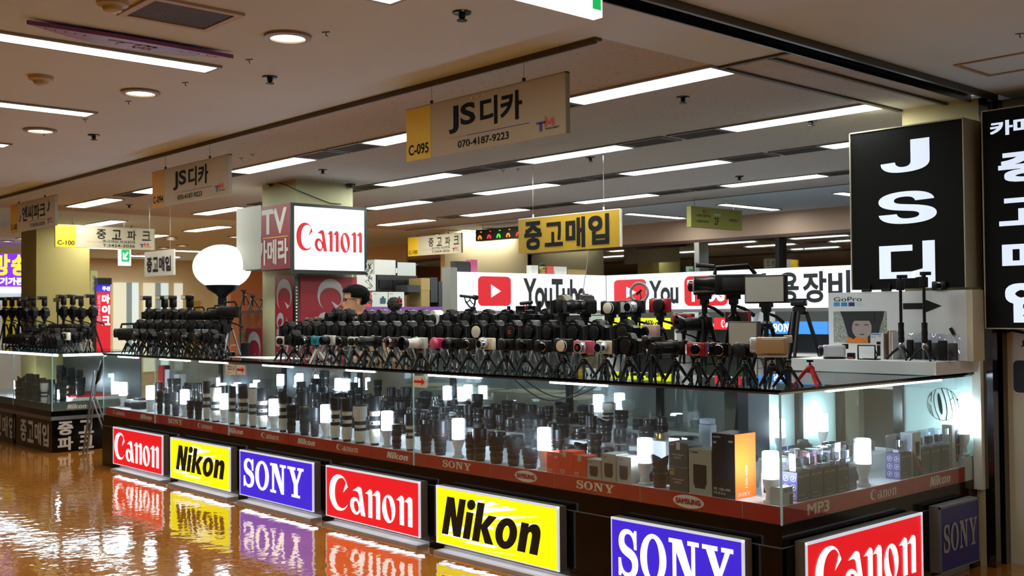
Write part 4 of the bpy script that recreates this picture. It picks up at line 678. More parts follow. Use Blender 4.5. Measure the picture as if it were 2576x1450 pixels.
for x0, x1, z0, z1, m, lab in ((938, 979, 1.577, 1.72, CW, 'white camera carton with blue camera picture on the purple shelf, beside the man'), (980, 1020, 1.577, 1.72, CW, 'second white camera carton with blue camera picture, next to the dark cameras'), (921, 937, 1.577, 1.72, CR, 'red carton squeezed beside the white camera cartons on the purple shelf'),
        (1062, 1085, 1.74, 1.86, CK, 'brown carton at the back of the purple shelf'), (1086, 1104, 1.62, 1.87, CB, 'black carton standing behind the dark cameras of the repair stand'), (1106, 1131, 1.577, 1.83, CB, 'tall black carton against the grey panel of the lit fascia'), (1028, 1060, 1.72, 1.79, CB, 'dark tray stacked under a brown carton'), (1062, 1084, 1.577, 1.738, CK, 'olive carton under the brown carton')):
    a, c = rp(x0), rp(x1); t = bigbox('carton_box', -5.62, (a + c) / 2, z0, (c - a) * .97, .2, z1 - z0, PI / 2, m, lab)
    if 'camera carton' in lab: w_ = (c - a) * .97; put(norm(fillmesh([[rrect(0, 0, 1.3, .8, .15)], [rc(.4, .75, .9, 1.05)]])), 'camera_picture', mat('blue_camera_print', '28485e', .5), t, w_ * .0, w_ * .36, .03, .10, -.0005); multi('carton_lettering', DARKTXT, t, [(T('Canon', .02), -w_ * .42, -w_ * .2, .12, .13)], -.0005)
for x0, x1, z0, z1, m, lab, nm in ((945, 998, 1.90, 2.05, CW, 'cream machine cover on top of the black drawer unit', 'machine_cover'), (1003, 1049, 1.89, 2.03, mat('metal_white', 'b6bab8', .35), 'white metal box on the drawer unit beside a black ring binder', 'metal_box'), (900, 948, 1.74, 1.90, CW, 'large white appliance behind the cables beside the lit box sign', 'appliance_box')):
    a, c = onx(x0, 690, -5.95).y, onx(x1, 690, -5.95).y; t = bigbox(nm, -5.97, (a + c) / 2, z0, c - a, .3, z1 - z0, PI / 2, m, lab)
a, c = onx(998, 690, -5.95).y, onx(1003, 690, -5.95).y; t = empty('ring_binder', (-5.97, a, 1.90), PI / 2, 'black ring binder between the cream cover and white metal box', 'binder'); MB().box(0, c - a, 0, .28, 0, .14, ).build('cover', BLKM, t, smooth=False); put(BOX, 'label', WHT, t, .004, (c - a) * .8, .02, .07, -.0005)
a, c = onx(950, 720, -5.95).y, onx(1052, 720, -5.95).y; t = empty('drawer_unit', (-5.96, a, 1.74), PI / 2, 'black plastic drawer crate under the cream cover in the repair stand', 'drawers'); W_ = c - a
MB().box(0, W_, 0, .35, 0, .155).build('body', DGR, t, smooth=False); [MB().box(W_ * (.04 + .32 * k), W_ * (.04 + .32 * k) + W_ * .28, -.012, 0, .02, .11).build('drawer', BLK, t, smooth=False) for k in range(3)]
t = empty('high_shelf', (-5.96, 1.3, 0), PI / 2, 'grey metal shelf frame carrying the drawer unit behind the repair stand', 'shelf'); b = MB(); b.box(0, 1.3, .02, .36, 1.70, 1.738); b.build('board', STL, t, smooth=False); b = MB(); [b.box(x, x + .03, .02, .05, 0, 1.7) for x in (0.02, 1.25)]; b.build('frame_legs', STL, t, smooth=False); MB().box(.02, .04, .02, .3, 1.738, 1.8).build('cable_tray', DGR, t, smooth=False)
t = empty('cable_bundle', (0, 0, 0), 0, 'tangle of black and white cables hanging beside the lit box sign', 'cable'); rr = random.Random(4)
for k in range(5):
    pts = [onx(925 + rr.uniform(-8, 14), 665 + j * 9 + rr.uniform(-3, 3), -5.5) for j in range(4 + k * 2)]; MB().tube(pts, .004, 6).build('cable', BLKM if k % 3 else WHT, t)
# the man behind the counter
# ================================================================ cameras and stands
def mk_mini(name, m, m2=None):
    t = empty(name, (0, 0, 0), cat='tripod'); m2 = m2 or m
    MB().lathe([(.008, .060), (.020, .066), (.023, .078), (.020, .088), (.010, .096)], 14).build('hub', m, t)
    MB().lathe([(.009, .090), (.011, .097), (.005, .104), (.005, .110)], 12).build('ball_head', CHR, t); MB().lathe([(.016, .110), (.017, .120)], 14).build('plate', BLK, t)
    for k in range(3):
        a = -PI / 2 + .45 + k * 2 * PI / 3; c, s_ = math.cos(a), math.sin(a)
        b = MB(); b.tube([(c * .010, s_ * .010, .078), (c * .030, s_ * .030, .062), (c * .056, s_ * .056, .030), (c * .080, s_ * .080, .004)], .0105, 7, .0065); b.build('leg', m2, t)
    return t
def mk_travel(name, legm):
    t = empty(name, (0, 0, 0), cat='tripod')           # unit height 0.30
    MB().lathe([(.018, .20), (.024, .205), (.024, .222), (.012, .232), (.012, .262), (.02, .268), (.02, .284)], 14).build('pan_head', BLK, t); MB().box(-.022, .022, -.02, .02, .284, .300).build('plate', BLKM, t, smooth=False)
    MB().tube([(0, .01, .262), (.02, .05, .25), (.035, .10, .226)], .005, 7, .008).build('handle', BLKM, t); MB().tube([(0, 0, .08), (0, 0, .205)], .008, 10).build('column', legm, t)
    for k in range(3):
        a = -PI / 2 + .2 + k * 2 * PI / 3; c, s_ = math.cos(a), math.sin(a)
        l = MB().tube([(c * .02, s_ * .02, .21), (c * .052, s_ * .052, .10), (c * .082, s_ * .082, .008)], .0085, 8, .006).build('leg', legm, t); MB().tube([(c * .080, s_ * .080, .012), (c * .084, s_ * .084, 0)], .008, 8).build('foot', BLKM, l)
    b = MB(); [b.tube([(0, 0, .085), (math.cos(-PI / 2 + .2 + k * 2 * PI / 3) * .055, math.sin(-PI / 2 + .2 + k * 2 * PI / 3) * .055, .09)], .003, 5) for k in range(3)]; b.build('brace', legm, t); return t
MINI = {k: mk_mini('mini_tripod', m) for k, m in (('k', BLK), ('w', mat('cream_plastic', 'cfc8b4', .4)), ('r', mat('bright_red_rubber', 'c81422', .5)))}
TRV = {'s': mk_travel('travel_tripod', ALU), 'k': mk_travel('travel_tripod', BLK), 'g': mk_travel('travel_tripod', mat('green_tube', '159a3c', .35))}
LOGOC = GREYP
def mk_slr(bodym, capm=None, lens=0, grip=False, alpha=None, brand='c', ringm=None, red=False):
    t = empty('slr_camera', (0, 0, 0), cat='camera'); g = .0 if not grip else .042
    b = MB(); out = [(-.066, 0), (.064, 0), (.070, .007), (.070, .066 + g), (.060, .077 + g), (.036, .080 + g), (.025, .101 + g), (.010, .106 + g), (-.016, .105 + g), (-.030, .082 + g), (-.058, .081 + g), (-.070, .072 + g), (-.071, .008)]
    b.prism(out, -.020, .030); inn = [(x * .93, .004 + z * .94) for x, z in out]; n = len(out)
    b.prism([(x * .8, .005 + z * .9) for x, z in out], .030, .042); b.prism(inn, -.026, -.020); b.build('body', bodym, t)
    MB().prism([(-.071, -.022), (-.066, -.046), (-.050, -.052), (-.038, -.040), (-.036, -.022)], .004, .074 + g, 'z').build('hand_grip', RUB, t)
    MB().lathe([(.036, .024), (.036, .034), (.033, .036)], 26, c=(.006, 0, .042 + g), ax='y').build('lens_mount', ringm or BLKG, t)
    if lens:
        L_ = lens; b = MB(); b.lathe([(.033, .034), (.035, .040), (.035, .034 + L_ * .4), (.037, .036 + L_ * .42), (.037, .034 + L_ * .8), (.034, .034 + L_)], 24, c=(.006, 0, .042 + g), ax='y'); b.build('lens', BLK, t)
        MB().lathe([(.0375, .036 + L_ * .45), (.0378, .036 + L_ * .75)], 24, c=(.006, 0, .042 + g), ax='y', caps=False).build('zoom_ring', RUB, t); MB().lathe([(.030, .034 + L_), (.030, .036 + L_)], 24, c=(.006, 0, .042 + g), ax='y').build('lens_cap' if capm else 'front_glass', capm or LGL, t)
    else:
        MB().lathe([(.0335, .036), (.033, .041), (.030, .042)], 26, c=(.006, 0, .042 + g), ax='y').build('body_cap', capm or BLKM, t)
        if alpha: put(T('α', .02), 'cap_mark', alpha, t, -.006, .018, .032 + g, .052 + g, -.0425)
    put(CANON if brand == 'c' else (NIKON if brand == 'n' else SONY), 'logo', LOGOC, t, -.011, .015, .086 + g, .092 + g, -.0262)
    MB().lathe([(.012, .078 + g), (.012, .087 + g), (.011, .089 + g)], 14, c=(-.048, .005, 0)).build('dial', BLK, t); MB().box(-.012, .012, -.008, .014, .104 + g, .109 + g).build('hot_shoe', STL, t, smooth=False)
    if red: MB().prism([(-.055, .060), (-.040, .066), (-.042, .060)], -.050, -.046).build('red_accent', mat('accent_red', 'd01018', .4), t, smooth=False)
    return t
def mk_compact(bodym, ring=CHR, lensm=BLKG, w_=.104, h=.062, d=.030, L_=.018, r=.024, capm=None, cx=.008, name='compact_camera'):
    t = empty(name, (0, 0, 0), cat='camera'); MB().box(-w_ / 2, w_ / 2, -d / 2, d / 2, 0, h, .005).build('body', bodym, t)
    MB().lathe([(r, d / 2 - .001), (r, d / 2 + .005), (r * .92, d / 2 + .006)], 24, c=(cx, 0, h * .48), ax='y').build('lens_ring', ring, t)
    b = MB(); b.lathe([(r * .88, d / 2), (r * .88, d / 2 + L_ * .6), (r * .80, d / 2 + L_)], 24, c=(cx, 0, h * .48), ax='y'); b.build('lens', lensm, t)
    MB().lathe([(r * .70, d / 2 + L_), (r * .70, d / 2 + L_ + .001)], 20, c=(cx, 0, h * .48), ax='y').build('lens_cap' if capm else 'front_glass', capm or LGL, t)
    if capm: MB().lathe([(r * .98, d / 2 + L_), (r * .98, d / 2 + L_ + .004), (r * .9, d / 2 + L_ + .005)], 24, c=(cx, 0, h * .48), ax='y').build('cap_disc', capm, t)
    MB().box(-w_ * .42, -w_ * .26, -d * .2, d * .2, h, h + .004, .001).build('shutter_button', CHR, t); MB().box(-w_ * .1, w_ * .06, -d / 2 - .001, -d / 2, h * .84, h * .93).build('flash_window', GREYP, t, smooth=False)
    return t
def mk_mirrorless(bodym, ring, lensm, L_=.05, r=.031, hoodm=None, bands=False, capm=None):
    t = mk_compact(bodym, ring, lensm, .116, .066, .034, L_, r, None, .004, 'mirrorless_camera'); cz = .066 * .48
    if bands: b = MB(); [b.lathe([(r * .90, .017 + L_ * f), (r * .90, .017 + L_ * f + .004)], 24, c=(.004, 0, cz), ax='y', caps=False) for f in (.25, .38, .5)]; b.build('lens_bands', WHT, t)
    if hoodm: MB().lathe([(r * .86, .017 + L_), (r * 1.15, .017 + L_ + .02), (r * 1.22, .017 + L_ + .035), (r * 1.12, .017 + L_ + .035), (r * .8, .017 + L_ + .002)], 24, c=(.004, 0, cz), ax='y', caps=False).build('lens_hood', hoodm, t)
    else: MB().lathe([(r * .93, .017 + L_ * .55), (r * .93, .017 + L_ * .85)], 24, c=(.004, 0, cz), ax='y', caps=False).build('zoom_ring', ring if ring is CHR else RUB, t)
    MB().box(-.012, .012, -.008, .010, .066, .070).build('hot_shoe', STL, t, smooth=False); return t
def mk_camcorder(m, m2, big=1):
    t = empty('camcorder', (0, 0, 0), cat='camcorder'); MB().box(-.028, .030, -.055, .055, .008, .070, .008).build('body', m, t); MB().lathe([(.026, .05), (.027, .07), (.023, .075)], 20, c=(0, 0, .042), ax='y').build('lens', m2, t); MB().lathe([(.018, .075), (.018, .077)], 18, c=(0, 0, .042), ax='y').build('front_glass', LGL, t)
    MB().box(.031, .040, -.035, .042, .014, .064, .003).build('screen_flap', m, t); MB().tube([(0, -.035, .071), (0, -.03, .094), (0, .03, .096), (0, .045, .071)], .007, 8).build('carry_handle', m2, t) if big else MB().box(-.012, .014, .04, .07, .05, .075, .003).build('viewfinder', m2, t)
    MB().box(-.03, .03, -.05, .05, 0, .008).build('base', m2, t, smooth=False); return t
def mk_flashgun():
    t = empty('flash_unit', (0, 0, 0), cat='flash'); MB().box(-.032, .032, -.022, .022, .012, .085, .006).build('body', BLK, t); MB().box(-.036, .036, -.075, .020, .085, .125, .006).build('head', BLK, t); MB().box(-.031, .031, -.077, -.074, .090, .120).build('flash_window', mat('flash_lens', 'cfd2c4', .2), t, smooth=False); MB().box(-.016, .016, -.014, .014, 0, .012).build('foot', STL, t, smooth=False); return t
WCAP = mat('cream_cap', 'd9cfb8', .4); ALPHA = mat('orange_mark', 'e2541c', .5); TEAL = mat('teal_body', '188ba0', .35); MAG = mat('magenta_body', 'c01c62', .3); PINK = mat('pink_body', 'c4506e', .35); PPINK = mat('pale_pink_body', 'c9a39c', .4); CRMB = mat('cream_body', 'd9cfb6', .4); SILW = mat('silver_white_body', 'c4c2ba', .35, .2); BRN = mat('brown_leather', '4a2018', .5); REDB = mat('red_body', 'a01420', .25, coat=.4); GRB = mat('taupe_body', '5a5347', .4, .3); SIL = mat('silver_body', 'b8babf', .35, .15); BEG = mat('beige_body', 'b9a077', .4)
WB = mat('white_body', 'd4d2cb', .35)
P = {'slr': mk_slr(BLK), 'slrn': mk_slr(BLK, brand='n', red=True), 'slrl': mk_slr(BLK, lens=.05), 'slra': mk_slr(BLK, alpha=ALPHA, brand='s'), 'slrcap': mk_slr(BLK, capm=WCAP, brand='s'), 'slrw': mk_slr(WB, brand='c'), 'slrt': mk_slr(GRB), 'bridge': mk_slr(BLK, lens=.085, brand='n', ringm=CHR, capm=BLKM),
     'cw': mk_compact(WB, BLK, capm=BLKM), 'ccream': mk_compact(CRMB, BLK, capm=BLKM, r=.028), 'teal': mk_compact(TEAL, mat('teal_dark', '0d5561', .4), r=.014, cx=0, L_=.004), 'ck': mk_compact(BLK, BLKG), 'ckr': mk_compact(BLK, CHR), 'ckcap': mk_compact(BLK, BLKG, capm=BLKM, r=.027), 'brown': mk_compact(BRN, CHR, CHR, r=.025), 'mag': mk_compact(MAG, MAG, PINK, L_=.03, r=.028, capm=PINK), 'wcap': mk_compact(BLK, SIL, capm=WCAP, r=.029, w_=.116, h=.070), 'red': mk_compact(REDB, CHR, BLKG, r=.026), 'redk': mk_compact(REDB, BLK, capm=BLKM, r=.031, w_=.118, h=.07), 'bred': mk_compact(BLKG, CHR, BLKG, r=.026), 'ppink': mk_compact(PPINK, BLK, r=.024, cx=-.02), 'box': mk_compact(GRB, BLK, w_=.09, h=.05, r=.014),
     'mk': mk_mirrorless(BLK, BLKG, BLK), 'mchr': mk_mirrorless(BLK, CHR, BLK, .035), 'mwk': mk_mirrorless(SILW, BLK, BLK, .055), 'mcs': mk_mirrorless(CRMB, CHR, SIL, .05), 'mlong': mk_mirrorless(BLK, BLK, BLK, .12, .033), 'mwband': mk_mirrorless(SILW, SILW, SILW, .09, .034, bands=True, hoodm=BLK), 'mpink': mk_mirrorless(PINK, CHR, SIL, .04, .031), 'msil': mk_mirrorless(BLK, CHR, SIL, .05, .031), 'mhood': mk_mirrorless(BLK, BLK, BLK, .09, .036, hoodm=BLK),
     'cam': mk_camcorder(BLK, BLKM), 'csil': mk_camcorder(SIL, BLK, 0), 'cbeige': mk_camcorder(BEG, SIL, 0)}
put(T('α', .02), 'cap_mark', ALPHA, P['mpink'], -.006, .010, .024, .040, -.0585)
FG = mk_flashgun()
def stand(kind, x, y, ztop, rz, label, group=None, z0=ZT):
    pr = MINI.get(kind) or TRV[kind[1]]; h = ztop - z0; unit = .12 if kind in MINI else .30
    s_ = 1.0 if kind in MINI else min(1.35, max(.8, h / .3)); return place(pr, (x, y, z0), rz, label, group, sc=(s_, s_, h / unit))
rng = random.Random(2)
# front row on the long counter: (px, py of the camera's underside, kind, stand, what)
R1 = [(709, 869, 'cw', 'k', 'white compact camera with black lens cap'), (740, 869, 'slr', 'k', 'small black camera with body cap'), (772, 870, 'mchr', 'k', 'black mirrorless camera with shiny lens ring'), (797, 869, 'teal', 'w', 'teal compact camera'), (829, 869, 'mwk', 'k', 'silver-white camera with big black lens'), (859, 871, 'ckr', 'k', 'dark brown compact camera with ringed lens'),
      (890, 872, 'cw', 'k', 'small white square compact camera'), (919, 872, 'ccream', 'k', 'cream camera with large black cap'), (945, 872, 'mlong', 'k', 'black camera with long ribbed lens'), (985, 874, 'brown', 'k', 'brown retro camera with chrome lens'), (1019, 875, 'mk', 'k', 'black mirrorless camera with short zoom'), (1057, 877, 'mwband', 'k', 'pale camera with long white-banded lens'), (1102, 877, 'mag', 'k', 'magenta camera with pink lens cap'),
      (1138, 880, 'mk', 'k', 'black mirrorless camera beside the magenta one'), (1179, 879, 'ckr', 'k', 'black compact camera with small pinkish lens'), (1226, 880, 'mcs', 'k', 'cream camera with silver zoom lens'), (1273, 882, 'ckcap', 'k', 'black camera with black disc cap'), (1318, 883, 'ck', 'k', 'plain black compact camera'), (1367, 887, 'ckr', 'k', 'black compact camera with bright lens ring'), (1418, 887, 'wcap', 'k', 'black camera with cream-white round cap'), (1469, 890, 'mpink', 'k', 'pink camera with orange mark on its lens cap'),
      (1525, 891, 'mcs', 'k', 'cream camera with silver barrel, beside the pink one'), (1581, 892, 'slr', 'k', 'black body-capped camera standing lowest in the front row'), (1640, 879, 'ck', 'k', 'raised black compact camera'), (1699, 893, 'mlong', 'k', 'black camera with glossy long lens'), (1754, 896, 'red', 'k', 'red compact camera with round lens ring'), (1811, 898, 'bred', 'k', 'glossy black compact camera with silver ring'), (1873, 900, 'ckcap', 'k', 'black compact camera with a sticker'), (1942, 899, 'cbeige', 'k', 'beige old camcorder')]
for k, (px, py, kd, st_, what) in enumerate(R1):
    p = ony(px, py, .10); rz = rng.uniform(-.12, .15) + (.3 if kd in ('mlong', 'mhood') else 0) * -1; sc_ = 1 if kd != 'cbeige' else 1.25
    tail = '' if k != 6 else ' in the front row'
    place(P[kd], (p.x, .10, p.z), rz + (0 if kd != 'cbeige' else -1.1), f'{what} on a mini tripod, front row', 'cameras on the counter, front row', sc=sc_ * 1.1)
    stand(st_, p.x, .10, p.z, rng.uniform(-.5, .5), f'{"cream" if st_ == "w" else "black"} mini tripod under the {what}', 'mini tripods along the counter edge')
# middle row of camera bodies
def lin(px): return 847 + (px - 728) * 11 / 778
R2 = [(px, lin(px), kd) for px, kd in ((728, 'slr'), (762, 'slr'), (790, 'slrn'), (822, 'slr'), (853, 'slr'), (889, 'slrn'), (920, 'slrn'), (955, 'slr'), (992, 'slr'), (1030, 'slr'), (1073, 'slr'), (1117, 'slr'), (1160, 'slrn'), (1207, 'slrcap'), (1249, 'slr'), (1294, 'slra'), (1340, 'slrn'), (1387, 'slr'), (1449, 'slr'), (1506, 'slr'), (1575, 'slr'))]
n = len(R2); spec = {'slrcap': 'black camera body with round cream cap in the middle row', 'slra': 'black camera body with orange alpha mark on its cap, middle row'}
for k, (px, py, kd) in enumerate(R2):
    p = ony(px, py, .30); place(P[kd], (p.x, .30, p.z), rng.uniform(-.1, .12), spec.get(kd, f'black camera body with black cap in the middle row, {word(n - 1 - k)} from the glass corner'), 'camera bodies, middle row', sc=1.16)
    stand('ts', p.x, .30, p.z, rng.uniform(-.4, .4), f'silver-legged stand behind the mini tripods, under middle row camera {word(n - 1 - k)} from the corner', 'silver stands behind the mini tripods')
R3 = [(777, 817, 'box'), (800, 816, 'box'), (818, 816, 'box'), (847, 813, 'slrl'), (877, 815, 'slrn'), (901, 816, 'box'), (927, 818, 'slr'), (960, 818, 'slr'), (997, 819, 'slr'), (1031, 820, 'slr'), (1064, 821, 'slr'), (1097, 822, 'slrw'), (1135, 822, 'slr'), (1182, 821, 'slrn'), (1228, 823, 'slr'), (1275, 824, 'slr'), (1325, 825, 'slrl'), (1376, 824, 'slrl'), (1418, 790, 'slrt'), (1473, 791, 'bridge'), (1536, 792, 'wcap'), (1598, 789, 'msil'), (1661, 787, 'redk'), (1720, 825, 'redk'), (1774, 832, 'mhood'), (1637, 850, 'ppink')]
spec = {11: 'white camera body standing out among black ones in the back row', 18: 'taupe-grey camera body raised in the back row', 19: 'raised black camera with very large lens beside the taupe body', 20: 'raised black camera with white round cap before the lit white sign', 21: 'raised black camera with silver lens under the ring light', 22: 'raised red camera with large black lens cap, topmost of the red ones', 23: 'red camera with a mount on top, lower of the raised pair', 24: 'black camera with long flared hood beside the red camera', 25: 'pale pink camera lying behind the raised black compact'}
n = len(R3); U3 = {}
for k, (px, py, kd) in enumerate(R3):
    y = .50 if k < 20 else (.52 if k < 25 else .36); p = ony(px, py, y); U3[k] = p
    place(P[kd], (p.x, y, p.z), rng.uniform(-.1, .12) - (.5 if kd in ('mhood', 'bridge') else 0), spec.get(k, f'black camera in the back row, {word(18 - k)} from the taupe-grey body' if k < 18 else ''), 'camera bodies, back row', sc=(1.12 if k < 20 else 1.16) if kd != 'bridge' else 1.15)
    stand('tk' if k >= 18 or k % 3 == 0 else 'ts', p.x, y, p.z, rng.uniform(-.4, .4), f'{"black" if k >= 18 or k % 3 == 0 else "silver"} stand holding the back row camera, {word(n - 1 - k)} from the corner end', 'taller stands at the back of the counter')
# things on top of cameras: microphones
p = U3[13]; t = empty('shotgun_microphone', (p.x, .5, p.z + .112), 0, 'black shotgun microphone with looped cradle on a back row camera', 'microphone'); MB().tube([(-.10, 0, .10), (.05, 0, .086)], .010, 10).build('tube', BLK, t); MB().tube([(.045, 0, .088), (.075, 0, .084)], .017, 12).build('rear_cap', BLK, t)
b = MB(); b.tube([(-.055, 0, .09), (-.045, 0, .06), (-.02, 0, .055), (0, 0, .07), (.01, 0, .085)], .004, 6); b.tube([(-.045, 0, .06), (0, 0, .02), (.04, 0, .016), (.055, 0, .04), (.06, 0, .08)], .006, 6); b.tube([(.0, 0, .07), (.03, 0, .045), (.05, 0, .04)], .004, 6); b.build('cradle', BLKM, t); MB().box(-.016 + .035, .016 + .035, -.012, .012, -.002, .02).build('foot', BLKM, t, smooth=False)
p = U3[16]; t = empty('small_microphone', (p.x, .5, p.z + .109), 0, 'short black microphone in a red shock mount on a back row camera', 'microphone'); MB().tube([(-.055, 0, .05), (.05, 0, .056)], .012, 10).build('tube', BLK, t); b = MB(); b.tube([(-.016, -.012, .04), (-.01, 0, .015), (.01, 0, .015), (.016, -.012, .04)], .003, 6); b.tube([(-.016, .012, .05), (0, 0, .015), (.016, .012, .05)], .003, 6); b.build('shock_mount', mat('mount_red', 'b81430', .5), t); MB().box(-.014, .014, -.01, .01, 0, .015).build('foot', BLKM, t, smooth=False)
p = U3[8]; t = empty('furry_microphone', (p.x - .02, .5, p.z + .109), 0, 'dark grey furry microphone windshield above the back row cameras', 'microphone'); 
bm = bmesh.new(); bmesh.ops.create_icosphere(bm, subdivisions=4, radius=.05)
for v in bm.verts: v.co *= 1 + rng.uniform(-.10, .12); v.co.x *= 1.25; v.co.z += .052
MB().bm(bm).build('fur_cover', mat('grey_fur', '33332f', .95, noise=.4, nscale=60), t, smooth=False); MB().tube([(.05, 0, .06), (.09, 0, .078)], .005, 6).build('cable', BLKM, t); MB().box(-.014, .014, -.012, .012, 0, .02).build('foot', BLKM, t, smooth=False)
MB().box(.06, .072, -.01, .01, .05, .085).build('red_clip', mat('mount_red', 'b81430', .5), t, smooth=False)
# ring light
p = ony(1608, 736, .6); t = empty('ring_light', (p.x, .6, p.z), .35, 'grey ring light with phone holder in front of the red play logo', 'ring light'); bm = MB(); R_ = .055; vs = []
pts = [(R_ * math.cos(a), 0, R_ * math.sin(a)) for a in [2 * PI * k / 32 for k in range(33)]]; bm.tube(pts, .0085, 8); bm.build('ring', mat('ring_grey', '8d8f90', .4), t); MB().tube([(0, 0, -R_), (.012, 0, -.03), (.004, 0, 0)], .003, 6).build('gooseneck', BLKM, t); MB().box(-.022, .022, -.006, .006, -.004, .006).build('phone_clamp', BLK, t, rot=(0, -.7, 0)); MB().tube([(0, 0, -R_), (0, 0, ZT - p.z)], .007, 8).build('stem', BLK, t); MB().lathe([(.06, 0), (.055, .008), (.01, .012)], 18, c=(0, 0, ZT - p.z)).build('base', BLK, t)
# led panels on stands
def panel(px0, px1, py0, py1, y, lab, m, frame, st_='k', barn=False, sticks=True):
    a = ony(px0, py1, y); c = ony(px1, py0, y); w_ = (c.x - a.x); h = c.z - a.z; xm = (a.x + c.x) / 2
    t = empty('light_panel', (xm, y, a.z), 0, lab, 'light panel'); b = MB(); e = .008; b.box(-w_ / 2, w_ / 2, -.0, .03, 0, h, .003); b.build('housing', frame, t); MB().box(-w_ / 2 + e, w_ / 2 - e, -.002, 0, e, h - e).build('diffuser', m, t, smooth=False)
    if barn: MB().prism([(-w_ * .62, h * 1.02), (w_ * .62, h * 1.02), (w_ * .5, h * 1.03), (-w_ * .5, h * 1.03)], -.09, .0).build('barn_door', BLKM, t, smooth=False); MB().prism([(-w_ / 2 - .03, 0), (-w_ / 2, 0), (-w_ / 2, h), (-w_ / 2 - .03, h)], -.05, -.046).build('barn_door', BLKM, t, smooth=False)
    if st_: stand(st_, xm, y + .015, a.z, .3, 'stand under the ' + lab, None)
    return t
PN = mat('panel_diffuser', 'a9aca6', .5); PN2 = mat('panel_diffuser_warm', 'b3aea0', .5)
panel(1873, 1974, 691, 764, .45, 'large blank light panel with black rim before the lit lettering', PN, BLK, 'tk'); panel(1832, 1906, 809, 872, .33, 'smaller grey-framed light panel leaning above the black compact', PN2, mat('taupe_frame', '4f4943', .5), 'tk')
panel(1297, 1345, 770, 800, .62, 'light panel with black barn doors behind the short microphone', mat('panel_dim', '55585a', .5), BLKM, 'tk', True); panel(1374, 1412, 757, 785, .62, 'light panel with barn doors below the tall lettering', mat('panel_dim', '55585a', .5), BLKM, 'tk', True)
panel(1548, 1582, 756, 790, .62, 'small white light panel beside the raised white-capped camera', mat('panel_white', 'b8b7ac', .5), BLK, 'tk')
panel(1824, 1882, 783, 812, .56, 'tablet-like boxed screen with coloured print behind the smaller panel', mat('tablet_print', '3a2c34', .4), REDB, 'tk')
# camcorders above
def stood(kd, px, py, y, lab, sc=1, rz=-.5, st_='tk'):
    p = ony(px, py, y); place(P[kd], (p.x, y, p.z), rz, lab, None, sc=sc); stand(st_, p.x, y, p.z, .2, 'tall stand under the ' + ' '.join(lab.split()[:8]))
stood('csil', 1772, 742, .5, 'small silver camcorder on a tall black stand before the red badge', 1.15, -1.0)
p = ony(1845, 742, .55); t = empty('broadcast_camcorder', (p.x, .55, p.z), -.9, 'large black shoulder camcorder topping the stands, lens pointing down-left', 'camcorder')
MB().box(-.05, .06, -.10, .16, .0, .11, .012).build('body', BLKM, t); MB().lathe([(.040, .09), (.044, .12), (.036, .15), (.040, .20), (.043, .21), (.037, .212)], 22, c=(0, 0, .065), ax='y').build('lens', BLK, t); MB().lathe([(.034, .212), (.034, .214)], 20, c=(0, 0, .065), ax='y').build('front_glass', LGL, t)
MB().tube([(0, -.10, .11), (0, -.09, .15), (0, .08, .16), (0, .12, .11)], .012, 8).build('carry_handle', BLK, t); MB().tube([(-.02, -.10, .155), (-.02, -.20, .165)], .013, 8).build('microphone', BLK, t); MB().box(-.095, -.05, -.08, .02, .045, .10, .006).build('viewfinder', BLK, t); MB().box(.062, .074, -.06, .08, .02, .09, .004).build('side_screen', DGR, t)
stand('tk', p.x, .55, p.z, .1, 'heavy black stand under the large shoulder camcorder')
p = ony(2010, 770, .62); t = empty('floor_tripod', (p.x, 2.2, 0), .3, 'tall black tripod with empty fluid head behind the counter corner', 'tripod'); zt = ony(2010, 756, 2.2).z; t.location.x = ony(2010, 770, 2.2).x; z8 = ony(2010, 792, 2.2).z
MB().lathe([(.035, z8), (.045, z8 + .02), (.045, z8 + .05), (.03, z8 + .06)], 16).build('hub', BLK, t); MB().box(-.05, .05, -.04, .04, z8 + .06, zt, .008).build('fluid_head', BLK, t); MB().box(-.065, .065, -.03, .03, zt, zt + .012).build('plate', BLKM, t, smooth=False)
for k in range(3):
    a = .4 + k * 2 * PI / 3; b = MB(); [b.tube([(math.cos(a + d) * .05, math.sin(a + d) * .05, z8 + .02), (math.cos(a + d * .2) * .48, math.sin(a + d * .2) * .48, .02)], .012, 8) for d in (-.35, .35)]; b.build('leg', BLK, t)
stand('k', ony(1982, 906, .12).x, .12, ony(1982, 906, .12).z, .2, 'empty black mini tripod at the glass corner beside the red one'); stand('r', ony(2014, 901, .22).x, .30, ony(2014, 905, .30).z, .5, 'small red flexible tripod by itself near the white shelf')
for px, y, kd, l in ((1870, .55, 'tg', 'green-legged tripod behind the smaller light panel'), (1905, .62, 'ts', 'silver tripod behind the beige camcorder')): x = ony(px, 930, y).x; stand(kd, x, y, ony(px, 860, y).z, .4, l)
for px, py, y, m, l in ((1775, 876, .3, mat('purple_label', '3c2f8c', .5), 'round purple price disc between black cameras'), ):
    p = ony(px, py, y); t = empty('price_disc', (p.x, y, ZT), 0, l, 'tag'); MB().lathe([(.03, 0), (.03, .003)], 22, c=(0, 0, p.z - ZT), ax='y').build('disc', m, t); MB().tube([(0, 0, 0), (0, 0, p.z - ZT)], .002, 5).build('pin', BLKM, t); multi('lettering', WHT, t, [(T('VLUU', .0), -.02, .02, p.z - ZT - .008, p.z - ZT + .004)], -.0035)
p = onz(1518, 942, ZT); t = empty('yellow_price_tag', (p.x, .25, ZT), .1, 'yellow price card standing between mini tripods below the cream camera', 'tag'); MB().box(-.025, .025, 0, .004, 0, .045).build('card', mat('tag_yellow', 'd8a818', .5), t, smooth=False); put(BOX, 'print', WHT, t, -.015, .015, .028, .036, -.0005)
